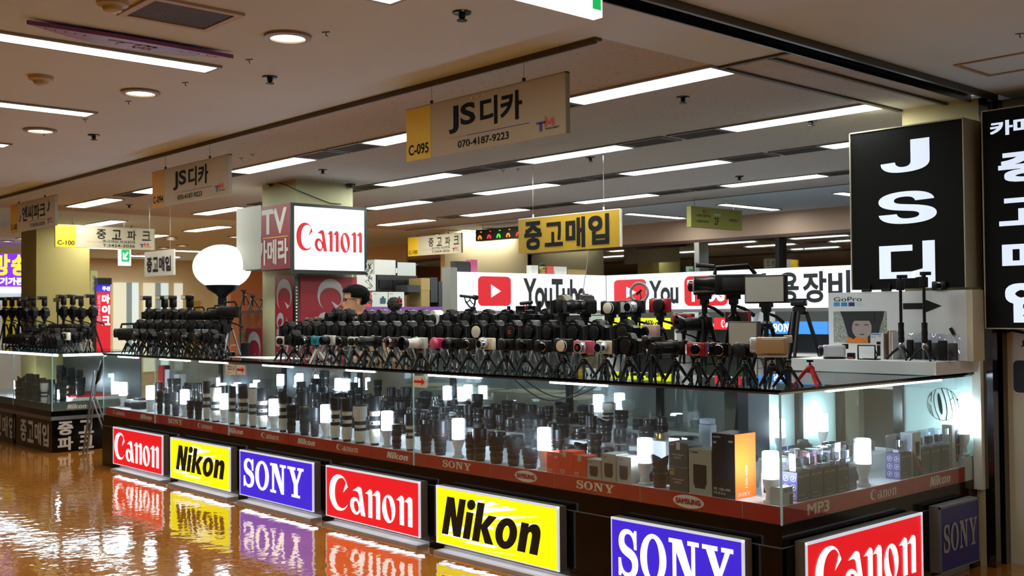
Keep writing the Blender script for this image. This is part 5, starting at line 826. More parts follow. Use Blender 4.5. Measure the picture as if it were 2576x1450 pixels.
t = empty('paper_sheet', (ony(680, 912, .45).x, .45, ZT), 0, 'white paper sheets lying on the counter between the two camera groups', 'paper'); MB().prism([(-.5, -.15), (.3, -.2), (.55, .1), (-.2, .15)], 0, .003, 'z').build('sheet', WHT, t, smooth=False)
# second group of cameras on the far end of the counter
q = .0
def grp(n, px0, px1, py0, py1, y, kinds, rowname, sc=1.05, flash=(), st_='k'):
    for k in range(n):
        f = k / (n - 1); px = px0 + (px1 - px0) * f; py = py0 + (py1 - py0) * f; p = ony(px, py, y); kd = kinds[k % len(kinds)]; x = max(p.x, XL + .08)
        place(P[kd], (x, y, p.z), rng.uniform(-.15, .15), f'black camera in the far camera group, {rowname} row, {word(n - 1 - k)} from the paper sheets', f'far camera group, {rowname} row', sc=sc)
        stand(st_, x, y, p.z, rng.uniform(-.5, .5), f'black stand in the far camera group, {rowname} row, {word(n - 1 - k)} from the paper sheets', f'stands of the far camera group, {rowname} row')
        if k in flash: place(FG, (x, y, p.z + .112), rng.uniform(-.2, .2), f'black flash unit on the {word(flash.index(k))} raised camera of the far group', 'flash units on far cameras', sc=1.05)
grp(12, 338, 553, 856, 862, .10, ['slr', 'slrl', 'slr', 'mk'], 'front'); grp(11, 352, 560, 832, 838, .28, ['slr', 'slrn', 'slr'], 'second'); grp(6, 372, 478, 804, 806, .44, ['slr', 'slrn'], 'top', flash=[0, 2, 3, 5], st_='tk')
p = ony(320, 856, .12); place(P['cam'], (max(p.x, XL + .14), .12, p.z), -.4, 'big black camcorder with handle at the outer end of the far camera group', sc=1.7); stand('k', max(p.x, XL + .14), .12, p.z, 0, 'black mini tripod under the big end camcorder of the far group')
for px, py, y, sc, l, st_ in ((500, 806, .42, 1.3, 'first', 'tk'), (532, 806, .45, 1.2, 'second', 'tk'), (578, 800, .34, 1.5, 'largest, on the silver tripod', 'ts'), (552, 805, .46, 1.4, 'fourth, behind the largest', 'ts')):
    p = ony(px, py, y); place(P['cam'], (p.x, y, p.z), -.8, f'black camcorder raised over the far group: {l}', None, sc=sc); stand(st_, p.x, y, p.z, .3, f'{"silver" if st_ == "ts" else "black"} tripod under the raised far camcorder: {l}')
# glowing balloon lamp
p = ony(559, 672, .62); R_ = 144 / 2 * (ony(631, 672, .62) - ony(487, 672, .62)).length / 144 * .80; R_ = 72 / FPX * abs((RM.transposed() @ (p - CAM)).z)
t = empty('balloon_lamp', (p.x, .62, ZT), 0, 'large glowing white balloon lamp with black cone base on a black post', 'lamp'); MB().ball((0, 0, p.z - ZT), R_, 28, sc=(1, 1, .78), z0=-.82).build('globe', mat('balloon_glow', 'fffbee', .5, emit=1.7), t)
zb = p.z - ZT - R_ * .78 * .82; MB().lathe([(.035, zb - .12), (.06, zb - .09), (.14, zb - .04), (.165, zb)], 26).build('cone', BLK, t); MB().lathe([(.042, 0), (.042, zb - .12)], 16).build('post', BLKM, t); MB().ball((.02, -.045, zb - .22), .012, 8).build('pilot_light', mat('pilot_red', 'ff2030', .5, emit=2), t); MB().lathe([(.12, 0), (.12, .02)], 20).build('foot', BLK, t)
# person
# ================================================================ the man behind the counter
def person(x, y, rz, h, label):
    t = empty('person', (x, y, 0), rz, label, 'person'); k = h / 1.75
    skin = mat('skin', 'b98a6a', .55); hair = mat('black_hair', '040404', .8, spec=.1); shirt = mat('dark_shirt', '17171a', .8); tr = mat('dark_trousers', '20222a', .8)
    def skinned(name, verts, edges, rad, m, sub=2):
        me = bpy.data.meshes.new(name); me.from_pydata([Vector(v) * k for v in verts], edges, []); o = bpy.data.objects.new(name, me); COL.objects.link(o); md = o.modifiers.new('s', 'SKIN'); 
        for i, r in enumerate(rad): me.skin_vertices[0].data[i].radius = (r * k if not isinstance(r, tuple) else r[0] * k, r * k if not isinstance(r, tuple) else r[1] * k)
        me.skin_vertices[0].data[0].use_root = True; o.modifiers.new('u', 'SUBSURF').levels = sub; dg = bpy.context.evaluated_depsgraph_get(); m2 = bpy.data.meshes.new_from_object(o.evaluated_get(dg)); bpy.data.objects.remove(o)
        m2.materials.clear(); m2.materials.append(m); [setattr(p_, 'use_smooth', True) for p_ in m2.polygons]; m2.name = name; return m2
    def link(name, me): o = bpy.data.objects.new(name, me); COL.objects.link(o); o.parent = t; return o
    # body skin: neck, arms, hands with fingers, legs (faces local -y)
    V = [(0, 0, .95), (0, 0, 1.2), (0, .01, 1.42), (0, .0, 1.52)]; E_ = [(0, 1), (1, 2), (2, 3)]; R_ = [(.14, .10), (.14, .09), (.11, .07), .055]
    for s_ in (-1, 1):
        b = len(V); V += [(s_ * .17, .01, 1.40), (s_ * .22, .0, 1.14), (s_ * .20, -.18, .98), (s_ * .19, -.25, .96)]; E_ += [(2, b), (b, b + 1), (b + 1, b + 2), (b + 2, b + 3)]; R_ += [.058, .045, .032, (.034, .018)]
        for f in range(4): c = len(V); fx = s_ * .19 + (f - 1.5) * .02; V += [(fx, -.295, .955), (fx, -.335 + abs(f - 1.4) * .008, .94)]; E_ += [(b + 3, c), (c, c + 1)]; R_ += [.009, .0075]
        c = len(V); V += [(s_ * .15, -.265, .955)]; E_ += [(b + 3, c)]; R_ += [.010]
        c = len(V); V += [(s_ * .09, 0, .90), (s_ * .10, -.01, .50), (s_ * .10, .01, .09), (s_ * .10, -.12, .04)]; E_ += [(0, c), (c, c + 1), (c + 1, c + 2), (c + 2, c + 3)]; R_ += [.085, .058, .04, (.04, .03)]
    body = skinned('body', V, E_, R_, skin)
    # head: stacked rings with nose, brow, lips and chin in one surface
    bm = bmesh.new(); bm.from_mesh(body); N = 40; rings = []
    prof = [(1.470, .050, .056, .012), (1.500, .050, .056, .010), (1.520, .052, .066, .0), (1.535, .050, .082, -.010), (1.548, .055, .092, -.010), (1.562, .060, .094, -.006), (1.578, .064, .095, -.004), (1.594, .067, .096, -.001), (1.610, .070, .097, 0), (1.628, .072, .098, .002), (1.645, .074, .098, .003), (1.662, .076, .098, .004), (1.680, .077, .099, .005), (1.700, .076, .098, .006), (1.720, .071, .091, .008), (1.738, .059, .075, .01), (1.750, .038, .048, .01), (1.755, .012, .015, .01)]
    for z, rx, ry, oy in prof:
        ring = []
        for i in range(N):
            a = 2 * PI * i / N; fx = math.sin(a); fy = -math.cos(a); px_ = fx * rx; py_ = fy * ry + oy; d = math.atan2(fx, -fy)
            nz = math.exp(-(d / .16) ** 2) * (.026 * math.exp(-((z - 1.596) / .014) ** 2) + .014 * math.exp(-((z - 1.618) / .016) ** 2) + .006 * math.exp(-((z - 1.660) / .012) ** 2))
            lip = math.exp(-(d / .28) ** 2) * (.006 * math.exp(-((z - 1.563) / .008) ** 2)) + math.exp(-(d / .3) ** 2) * .006 * math.exp(-((z - 1.537) / .01) ** 2)
            eye = -.010 * (math.exp(-((abs(d) - .36) / .16) ** 2) * math.exp(-((z - 1.645) / .012) ** 2)); py_ -= nz + lip + eye
            ring.append(bm.verts.new((px_ * k, py_ * k, z * k)))
        rings.append(ring)
    for r0, r1 in zip(rings, rings[1:]):
        for i in range(N): bm.faces.new((r0[i], r0[(i + 1) % N], r1[(i + 1) % N], r1[i]))
    bm.faces.new(rings[-1]);
    for s_ in (-1, 1):    # ears
        e = bmesh.ops.create_uvsphere(bm, u_segments=12, v_segments=8, radius=1)['verts']
        for v in e: v.co = Vector((s_ * .078 + v.co.x * .007, .018 + v.co.y * .017 + v.co.z * .004, 1.622 + v.co.z * .032)) * k
    for f in bm.faces: f.smooth = True
    bm.to_mesh(body); bm.free(); link('body', body)
    # hair
    bm = bmesh.new(); bmesh.ops.create_uvsphere(bm, u_segments=36, v_segments=20, radius=1); r_ = random.Random(1)
    for v in bm.verts: x_, y_, z_ = v.co; rr = 1 + r_.uniform(-.03, .045) + .03 * math.sin(9 * x_ + 5 * z_); v.co = Vector((x_ * .090 * rr, y_ * .112 * rr + .014 - (.012 if y_ < -.3 and z_ > .2 else 0), 1.680 + z_ * (.094 if z_ > 0 else .10) * rr)) * k
    for v in list(bm.verts):
        y_, z_ = v.co.y / k, v.co.z / k
        if (y_ < -.045 and z_ < 1.700) or (y_ < .012 and z_ < 1.655) or z_ < 1.590 or (abs(v.co.x / k) > .05 and -.002 < y_ < .036 and z_ < 1.650): bm.verts.remove(v)
    for f in bm.faces: f.smooth = True
    me = bpy.data.meshes.new('hair'); bm.to_mesh(me); bm.free(); me.materials.append(hair); o = link('hair', me); md = o.modifiers.new('t', 'SOLIDIFY'); md.thickness = -.008
    # glasses
    b = MB()
    for s_ in (-1, 1): b.tube([((s_ * .036 + math.cos(a) * .024) * k, (-.103 + abs(s_ * .036 + math.cos(a) * .024) * .1) * k, (1.643 + math.sin(a) * .017) * k) for a in [2 * PI * i / 18 for i in range(19)]], .0026 * k, 6); b.tube([(s_ * .060 * k, -.097 * k, 1.650 * k), (s_ * .080 * k, -.04 * k, 1.650 * k), (s_ * .081 * k, .018 * k, 1.640 * k)], .0026 * k, 6)
    b.tube([(-.012 * k, -.104 * k, 1.648 * k), (.012 * k, -.104 * k, 1.648 * k)], .002 * k, 6); b.build('glasses', BLKG, t)
    b = MB(); [b.ball((s_ * .032 * k, -.086 * k, 1.643 * k), .0105 * k, 10) for s_ in (-1, 1)]; b.build('eyeballs', mat('eye_dark', '1a1412', .2), t)
    V = [(0, 0, .93), (0, 0, 1.2), (0, .01, 1.41), (0, .005, 1.475)]; E_ = [(0, 1), (1, 2), (2, 3)]; R_ = [(.17, .12), (.17, .115), (.145, .09), .066]
    for s_ in (-1, 1): b = len(V); V += [(s_ * .175, .01, 1.405), (s_ * .22, .0, 1.16)]; E_ += [(2, b), (b, b + 1)]; R_ += [.075, .064]
    link('shirt', skinned('shirt', V, E_, R_, shirt))
    V = [(0, 0, .98), (0, 0, .92)]; E_ = [(0, 1)]; R_ = [(.165, .115), (.16, .115)]
    for s_ in (-1, 1): c = len(V); V += [(s_ * .09, 0, .86), (s_ * .10, -.01, .50), (s_ * .10, .01, .10)]; E_ += [(1, c), (c, c + 1), (c + 1, c + 2)]; R_ += [.10, .075, .06]
    link('trousers', skinned('trousers', V, E_, R_, tr)); b = MB(); [b.box(s_ * .10 * k - .045, s_ * .10 * k + .045, -.18, .08, 0, .08, .02) for s_ in (-1, 1)]; b.build('shoes', BLKM, t); return t
p = ony(893, 728, 1.16); person(p.x, 1.16, math.atan2(-.83, -.56) + PI / 2 + .12, p.z + .012, 'man with short black hair, glasses and dark shirt behind the counter, in profile')
# ================================================================ white shelf with action camera display
t = empty('white_shelf', (0, 1.46, ZT + .004), 0, 'white shelf block standing on the counter top below the tall black sign', 'shelf'); MB().box(-.90, .03, 0, .52, .0, .072).build('block', WHP, t, smooth=False); b = MB(); [b.lathe([(.015, -.004), (.015, 0)], 12, c=(x, y, 0)) for x, y in ((-.85, .04), (0, .04), (.0, .4), (-.85, .4))]; b.build('foot_studs', BLKM, t)
ZW = ZT + .076
t = empty('display_board', (-.81, 1.745, ZW), 0, 'white board on the shelf with helmeted child picture and a black arrow', 'display board'); W_ = .895; H_ = 1.615 - ZW
MB().box(0, W_, 0, .02, 0, H_).build('board', mat('board_white', 'cdd1d6', .5), t, smooth=False)
def gb(x0, x1, y0, y1): a = ony(x0, y1, 1.745); c = ony(x1, y0, 1.745); return (a.x + .81, c.x + .81, a.z - ZW, c.z - ZW)
multi('lettering', DARKTXT, t, [(T('GoPro', .0), *gb(2098, 2168, 747, 759))], -.0005)
for k, c_ in enumerate(('3a86b8', '2f78b0', '22207a', 'b9cfcc')): put(BOX, 'logo', mat('square_' + c_, c_, .5), t, *gb(2098 + k * 18.5, 2113 + k * 18.5, 761, 771), -.0005)
g_ = gb(2098, 2230, 783, 862); put(BOX, 'picture', mat('photo_gravel', '8a8f8a', .6, noise=.6, nscale=90), t, *g_, -.0005)
x0, x1, z0, z1 = g_; w_ = x1 - x0; h = z1 - z0
put(norm(fillmesh([bez('M .1 1 L .95 1 C .95 .8 .88 .6 .86 .4 L .8 0 L .3 0 C .2 .4 .2 .7 .1 1 Z')])), 'picture', mat('photo_helmet', '14151b', .6), t, x0 + w_ * .13, x0 + w_ * .96, z0, z1, -.0018); put(OV, 'picture', mat('photo_face', '9a8a88', .6), t, x0 + w_ * .36, x0 + w_ * .73, z0 + h * .12, z0 + h * .82, -.003)
put(norm(fillmesh([[[(0, 0), (.1, .9), (.35, .5), (.5, 1), (.75, .5), (1, .8), (1, 0)]]])), 'picture', mat('photo_orange', 'c8701c', .6), t, x0 + w_ * .25, x0 + w_ * .66, z0, z0 + h * .22, -.0042); multi('picture', mat('photo_eye', '3c3230', .6), t, [(OV, x0 + w_ * .41, x0 + w_ * .5, z0 + h * .55, z0 + h * .59), (OV, x0 + w_ * .59, x0 + w_ * .68, z0 + h * .55, z0 + h * .59), (OV, x0 + w_ * .5, x0 + w_ * .6, z0 + h * .25, z0 + h * .29)], -.0042); put(BOX, 'picture', mat('photo_helmet', '14151b', .6), t, x0 + w_ * .33, x0 + w_ * .78, z0 + h * .70, z0 + h * .92, -.0045)
a = gb(2272, 2326, 764, 782); c = gb(2326, 2369, 752, 788); put(norm(fillmesh([[[(0, .28), (.55, .28), (.55, 0), (1, .5), (.55, 1), (.55, .72), (0, .72)]]])), 'arrow', BLKM, t, a[0], c[1], c[2], c[3], -.0005)
MB().box(W_, W_ + .035, -.02, .12, 0, H_).build('side_frame', mat('board_side', 'b7ad92', .5), t, smooth=False)
YW = 1.56
def onshelf(px, y=YW): return ony(px, 900, y).x
x = onshelf(2098); t = place(P['csil'], (x, YW, ZW), -.9, 'silver palm camcorder lying on the white shelf below the picture', sc=1.2)
x = onshelf(2215, 1.68); t = empty('accessory_box', (x, 1.66, ZW), .0, 'white slim box with picture of a small stand, before the child picture', 'box'); w_ = .085; h = .155; MB().box(-w_ * .62, w_ * .38, 0, .05, 0, h).build('carton', WHP, t, smooth=False); put(norm(fillmesh([[rc(.3, 0, .7, .75)], [rc(.25, .8, .75, 1)]])), 'product_picture', DARKTXT, t, -.012, .014, .02, .105, -.0005); put(BOX, 'blue_band', mat('band_blue', '3a78b0', .5), t, -w_ * .6, w_ * .2, h * .94, h * .98, -.0005); multi('lettering', NAVY, t, [(T('TP-S1', .0), -w_ * .58, -w_ * .2, h * .82, h * .88), (T('JJC', .0), 0, w_ * .25, h * .87, h * .91)], -.0005)
x = onshelf(2245, 1.70); t = empty('folder_stack', (x, 1.70, ZW), 0, 'stack of standing brown and white cards behind the slim white box', 'cards'); [MB().box(.0 + .008 * k, .006 + .008 * k, -.05, .04, 0, .17 - .003 * k).build('card', m, t, smooth=False) for k, m in enumerate((mat('card_brown', '5e3a2a', .6), WHP, mat('card_tan', 'a08a6a', .6), WHP))]; MB().box(-.03, .0, .0, .04, 0, .165).build('card_front', mat('card_brown', '5e3a2a', .6), t, smooth=False)
x = onshelf(2180, 1.54); t = empty('camera_cage', (x, 1.54, ZW), 0, 'black open metal camera cage on the white shelf before the slim box', 'cage'); b = MB(); b.tube([(-.055, 0, 0), (-.055, 0, .085), (.055, 0, .085), (.055, 0, 0)], .005, 6); b.tube([(-.055, 0, .004), (.06, 0, .004), (.06, .05, .004), (-.05, .05, .004)], .004, 6); b.tube([(.055, 0, .0), (.07, 0, .03), (.055, 0, .06)], .004, 6); b.build('cage', BLKM, t)
x = onshelf(2140, 1.6); t = empty('action_camera', (x, 1.6, ZW), .3, 'small black action camera with red strap beside the palm camcorder', 'camera'); MB().box(-.022, .022, 0, .03, 0, .036, .003).build('body', BLKM, t); b = MB(); b.tube([(-.05, -.02, .004), (-.02, -.01, .008), (.02, -.02, .006)], .004, 6); b.build('strap', mat('mount_red', 'b81430', .5), t)
def handheld(px, y, lab, tilt=0, top=700):
    x = ony(px, 900, y).x; zt = ony(px, top, y).z - ZW; t = empty('grip_stand', (x, y, ZW), .3, lab, 'stand')
    for k in range(3): a = -PI / 2 + .5 + k * 2 * PI / 3; MB().tube([(math.cos(a) * .012, math.sin(a) * .012, .075), (math.cos(a) * .05, math.sin(a) * .05, .045), (math.cos(a) * .085, math.sin(a) * .085, .005)], .009, 7, .006).build('leg', BLKM, t)
    MB().lathe([(.01, .066), (.017, .07), (.019, .088), (.012, .096), (.010, .105)], 14).build('ball_head', CHR, t); b = MB(); b.lathe([(.016, .105), (.018, .12), (.016, .14), (.018, .16), (.016, .18), (.017, .22)], 14); b.build('grip', RUB, t); b = MB(); b.lathe([(.009, .22), (.009, zt - .05)], 12); b.build('rod', BLK, t)
    MB().box(-.022, .022, -.012, .012, zt - .09, zt - .03, .004).build('clamp', BLKM, t); MB().tube([(0, 0, zt - .05), (0, .0, zt)], .012, 8).build('holder', BLK, t); MB().box(-.02, .04, -.008, .008, zt - .02, zt, .003).build('phone_jaw', BLK, t); return t
handheld(2268, 1.60, 'black telescopic selfie stand on the white shelf, nearer the child picture', top=692); handheld(2327, 1.56, 'black telescopic selfie stand crossing the black arrow', top=684)
x = ony(2364, 718, 1.745).x; place(P['ckr'], (x, 1.74, 1.617), 0, 'black compact camera with silver ring standing on top of the white board', sc=.8)
for px, l in ((2180, 'nearer the Korean lettering'), (2230, 'beside the selfie stands')): x = ony(px, 728, 1.745).x; t = empty('flash_trigger', (x, 1.735, 1.616), 0, f'small black device lying on the white board top, {l}', 'device'); MB().box(-.03, .03, -.0, .02, 0, .016, .003).build('body', BLKM, t); MB().box(.02, .028, .0, .018, .016, .045, .002).build('antenna', BLK, t)
for px, y, l in ((2300, 1.70, 'partly behind the two selfie stands'), (2385, 1.62, 'largest, nearest the pillar'), (2345, 1.70, 'between the stand and the largest bag')):
    x = ony(px, 900, y).x; t = empty('plastic_bag', (x, y, ZW), .1, f'clear zip bag of black accessories on the shelf, {l}', 'bag'); r_ = random.Random(px); w_ = .12 if px > 2380 else .095
    bm = bmesh.new(); bmesh.ops.create_grid(bm, x_segments=9, y_segments=10, size=.5); bm2 = MB()
    vs = [(v.co.x * w_ + r_.uniform(-.003, .003), v.co.y, 0) for v in bm.verts]
    for v in bm.verts: u = v.co.y + .5; cx = v.co.x; v.co = (cx * w_, -.022 * (1 - u) * (1 - 4 * cx * cx) + r_.uniform(-.004, .004) + .03 * u, u * .155)
    bm2.bm(bm); bm2.build('front_film', PLAST, t)
    bm = bmesh.new(); bmesh.ops.create_grid(bm, x_segments=9, y_segments=10, size=.5)
    for v in bm.verts: u = v.co.y + .5; cx = v.co.x; v.co = (cx * w_, .022 * (1 - u) * (1 - 4 * cx * cx) + .032 * u + .002, u * .155)
    MB().bm(bm).build('back_film', PLAST, t)
    MB().box(-w_ * .45, -.004, -.012, .012, .004, .118, .006).build('content', BLKM, t); MB().box(.002, w_ * .44, -.012, .012, .004, .105, .006).build('content', DGR, t); MB().tube([(-w_ * .2, -.016, .02), (w_ * .1, -.018, .06), (w_ * .3, -.016, .03)], .003, 5).build('cord', BLK, t)
x = ony(2388, 835, 1.70).x; t = empty('lens_cap_strap', (x, 1.735, ZW + .165), 0, 'small black strip stuck tilted on the white board above the bags', 'strip'); MB().box(-.009, .009, 0, .009, -.02, .025).build('strip', BLKM, t, rot=(0, -.5, 0))
# ================================================================ neighbouring counter on the far left
XN = -9.4; YN = -.04; ZN = 1.105
nc = empty('neighbour_counter', (0, 0, 0), 0, 'neighbouring glass counter across the gap, black base with white Korean characters', 'display counter')
b = MB(); b.box(-13.5, XN, YN, 1.0, .0, .36); b.box(-13.5, XN, YN - .01, 1.0, .40, .46); b.build('base', BLKG, nc, smooth=False); b = MB(); b.box(-13.5, XN + .01, YN - .015, 1.0, .36, .40); b.build('ledge', ALU, nc, smooth=False)
MB().box(-13.5, XN - .005, YN + .005, .99, .46, .49).build('shelf', WHP, nc, smooth=False); b = MB(); b.box(XN - .004, XN + .002, YN, 1.0, .46, .56); b.box(-13.5, XN, YN - .002, YN + .004, .46, .54); b.build('strip', mat('grey_green_strip', '4a5650', .4), nc, smooth=False)
MB().box(-13.5, XN, YN - .003, YN + .003, .49, ZN - .01).build('front_glass', GL, nc, smooth=False); MB().box(XN - .003, XN + .003, YN, 1.0, .49, ZN - .01).build('side_glass', GL, nc, smooth=False)
b = MB(); b.box(XN - .005, XN + .005, YN - .005, YN + .005, .46, ZN); b.box(-10.7, -10.695, YN - .004, YN + .004, .46, ZN); b.build('glass_joint', GLE, nc, smooth=False); MB().box(-13.5, XN + .01, YN - .01, 1.0, ZN - .01, ZN).build('counter_top', GLT, nc, smooth=False)
MB().tube([(-12.5, .05, ZN - .03), (XN - .1, .05, ZN - .03)], .012, 8).build('tube_light', LEDM, nc); MB().tube([(XN - .05, .1, ZN - .03), (XN - .05, .9, ZN - .03)], .012, 8).build('tube_light', LEDM, nc)
KW = mat('worn_white_letters', 'b0aca4', .5); MB().box(-13.5, XN - .01, .97, .98, .49, ZN - .01).build('back_panel', mat('dark_back_panel', '14181e', .3), nc, smooth=False); x0 = ony(52, 1080, YN).x; x1 = ony(126, 1080, YN).x; w_ = (x1 - x0) / 4
multi('lettering', KW, nc, [(T(c, .04), x0 + k * w_, x0 + (k + .86) * w_, .06, .31) for k, c in enumerate('중고매입')] + [(T(c, .04), x0 - 1.15 + k * w_, x0 - 1.15 + (k + .86) * w_, .06, .31) for k, c in enumerate('중고매입')], YN - .001)
o = multi('lettering', KW, nc, [(T(c, .045), .06 + YN + (k % 2) * .23, .23 + YN + (k % 2) * .23, .19 - (k // 2) * .17, .34 - (k // 2) * .17) for k, c in enumerate('중고파크')], -.001); o.rotation_euler = (0, 0, PI / 2); o.location = (XN, 0, 0)
o = put(NIKON, 'lettering', KW, nc, .12, .34, .475, .53, -.001); o.rotation_euler = (0, 0, PI / 2); o.location = (XN + .002, 0, 0)
b = MB(); b.box(-10.68, -10.66, YN - .02, YN, .0, .36); b.build('panel_seam', STL, nc, smooth=False)
for k, (px, y) in enumerate(((40, .35), (152, .12), (78, .5))): x = ony(px, 980, y).x; place(BU, (min(x, XN - .08), y, .484), 0, f'small lit bulb lamp inside the neighbouring counter, {word(k)} from its corner', 'lamps in the neighbouring counter', sc=.8)
rn = random.Random(8)
rows_ = [(.05, ZN, 15), (.17, ZN + .09, 15), (.29, ZN + .15, 15), (.40, ZN + .20, 14)]
for ri, (y, z, n) in enumerate(rows_):
    for k in range(n):
        x = XN - .10 - k * .118 - .02 * (ri % 2); kd = ('slr', 'slrn', 'slrl', 'mk')[rn.randrange(4)]
        if ri == 0 and k in (5, 8): kd = 'cw'
        hz = z + (.0 if ri else .075); place(P[kd], (x, y, hz), rn.uniform(-.15, .2), f'camera on the neighbouring counter, {("front", "second", "third", "rear")[ri]} row, {word(k)} from its near corner', f'neighbouring counter cameras, {("front", "second", "third", "rear")[ri]} row', sc=1.1)
        stand('k' if ri == 0 else 'ts', x, y, hz, rn.uniform(-.5, .5), f'stand on the neighbouring counter, {("front", "second", "third", "rear")[ri]} row, {word(k)} from its near corner', f'neighbouring counter stands, {("front", "second", "third", "rear")[ri]} row', z0=ZN)
for k, (px, py) in enumerate(((12, 775), (30, 775), (48, 775), (66, 778), (85, 775), (112, 775), (160, 772), (183, 772), (204, 775), (232, 772))):
    y = .53; p = ony(px, py, y); x = min(p.x, XN - .06); place(P['slrn' if k % 2 else 'slr'], (x, y, p.z - .112), rn.uniform(-.1, .1), f'raised camera with flash on the neighbouring counter, {word(9 - k)} from its near corner', 'raised cameras with flash', sc=1.1)
    place(FG, (x, y, p.z + .01), rn.uniform(-.3, .1), f'black flash unit on the neighbouring counter, {word(9 - k)} from its near corner', 'flash units on the neighbouring counter', sc=1.1); stand('tk', x, y, p.z - .112, .3, f'tall black stand under the {word(9 - k)} raised flash camera, neighbouring counter', 'tall stands of the flash cameras', z0=ZN)
p = ony(244, 843, .10); place(P['cw'], (XN - .03, .12, ZN + .14), .1, 'white compact camera at the near corner of the neighbouring counter', sc=1.4); stand('k', XN - .05, .12, ZN + .14, .2, 'mini tripod under the white compact at the neighbouring counter corner', z0=ZN)
p = ony(142, 768, .45); t = empty('light_panel', (p.x, .45, p.z - .09), -.4, 'square light panel with raised barn door above the neighbouring counter', 'light panel'); MB().box(-.05, .05, 0, .03, 0, .13, .004).build('housing', BLK, t); MB().box(-.042, .042, -.002, 0, .01, .12).build('diffuser', PN, t, smooth=False); MB().prism([(-.10, .17), (-.04, .13), (-.035, .135), (-.095, .178)], -.04, .04).build('barn_door', mat('brown_flap', '5e4632', .5), t, smooth=False); MB().tube([(0, .015, 0), (0, .015, ZN - p.z + .09)], .008, 8).build('stem', BLK, t)
# things inside the neighbouring case: white lenses, dark lenses, white box tray
t = empty('white_tray', (XN - .02, .5, .49), 0, 'white tray of red-lined accessories in the neighbouring case near its corner', 'tray'); MB().box(-.9, 0, -.3, .3, 0, .10).build('tray', WHP, t, smooth=False); MB().box(-.85, -.05, -.25, .25, .10, .115).build('lining', REDS, t, smooth=False)
# folding stand with black panel in the gap
p = onz(218, 1140, 0); t = empty('folding_stand', (p.x, p.y, 0), -.5, 'folding silver stand with tilted black panel in the gap between counters', 'stand')
for s_ in (0, .26):
    MB().tube([(s_, 0, 0), (s_ + .02, .12, .92)], .012, 8).build('leg', ALU, t); MB().tube([(s_, .30, 0), (s_ + .02, .10, .60)], .010, 8).build('leg', ALU, t)
MB().tube([(.01, .04, .34), (.27, .04, .34)], .008, 8).build('crossbar', ALU, t); MB().box(-.02, .3, -.02, .0, .0, .30, .01).build('black_panel', BLKG, t, loc=(0, .14, .80), rot=(-.25, .12, 0))
# purple neon shop front far left, microphone sign
PUR = mat('purple_light', '7a28e0', .5, emit=1.3); YLT = mat('yellow_neon', 'f4f020', .5, emit=1.3)
q = [onx(*p, -16) for p in ((-60, 648), (66, 640), (66, 722))]; t = empty('shop_sign', (-16, q[0].y, q[2].z), PI / 2, 'purple lit shop sign with yellow neon characters at the left edge', 'lit sign'); W_ = q[1].y - q[0].y; H_ = q[1].z - q[2].z
MB().box(0, W_, 0, .12, 0, H_).build('light_box', PUR, t, smooth=False); f = lambda px: onx(px, 680, -16).y - q[0].y
multi('lettering', YLT, t, [(T('방', .04), f(-20), f(25), H_ * .34, H_ * .98), (T('송', .04), f(28), f(66), H_ * .34, H_ * .98)], -.002); multi('lettering', SIGNW, t, [(T('기가폰', .05), f(0), f(60), H_ * .05, H_ * .28)], -.002)
q = [onx(*p, -16) for p in ((-60, 736), (66, 730), (66, 860))]; t = empty('shop_shelf', (-16, q[0].y, 0), PI / 2, 'bright shop shelf with yellow and white goods under the purple sign', 'shelf'); W_ = q[1].y - q[0].y
MB().box(0, W_, .1, .14, 0, q[0].z + .1).build('back_panel', mat('shop_lit_wall', 'b9c4d8', .5, emit=.5), t, smooth=False); MB().box(0, W_, 0, .1, q[0].z + .0, q[0].z + .09).build('lamp', mat('shop_lamp', 'ffffff', .5, emit=3), t, smooth=False)
MB().box(W_ * .55, W_ * .82, .02, .1, 1.2, q[0].z - .1).build('yellow_pack', mat('yellow_pack', 'd8c410', .5), t, smooth=False); MB().box(W_ * .3, W_ * .5, .02, .1, 1.2, q[0].z - .2).build('white_pack', WHT, t, smooth=False); MB().box(0, W_, -.1, .1, 0, 1.2).build('cupboard', WHP, t, smooth=False)
q = [onx(*p, -14) for p in ((243, 716), (278, 716), (278, 835))]; t = empty('microphone_sign', (-14, q[0].y, 0), PI / 2, 'tall narrow red and blue lit sign with white Korean characters, beyond the gap', 'lit sign'); W_ = q[1].y - q[0].y; zt = q[1].z
MB().box(0, W_, .002, .1, 0, zt).build('case', DGR, t, smooth=False); MB().box(0, W_, 0, .002, q[2].z - .3, zt - .12).build('red_panel', mat('red_light_panel', 'c81428', .5, emit=.9), t, smooth=False); MB().box(0, W_, 0, .002, zt - .12, zt).build('blue_panel', mat('blue_light_panel', '3428c8', .5, emit=.9), t, smooth=False); MB().box(0, W_, -.05, .1, zt, zt + .10).build('lamp_box', BLK, t, smooth=False)
multi('lettering', SIGNW, t, [(T(c, .05), W_ * .38, W_ * .95, zt - .30 - k * .17, zt - .16 - k * .17) for k, c in enumerate('마이크')] + [(T('무선', .04), W_ * .4, W_ * .95, zt - .1, zt - .03)], -.001); multi('lettering', mat('pink_light', 'e89cb0', .5, emit=.8), t, [(T(c, .02), W_ * .06, W_ * .28, zt - .24 - k * .09, zt - .16 - k * .09) for k, c in enumerate('삼각고스리')], -.001)
q = onx(228, 700, -14.5); t = empty('green_banner', (-14.5, q.y, q.z - .3), PI / 2, 'narrow pale green banner with black characters beside the yellow pillar', 'banner'); MB().box(0, .11, 0, .01, 0, .42).build('panel', mat('pale_green', 'a8b070', .5), t, smooth=False); multi('lettering', DARKTXT, t, [(T(c, .02), .03, .08, .28 - .09 * k, .34 - .09 * k) for k, c in enumerate('안스큰')], -.001); MB().box(.04, .06, .01, .03, -(q.z - .3), .42).build('pole', STL, t, smooth=False)
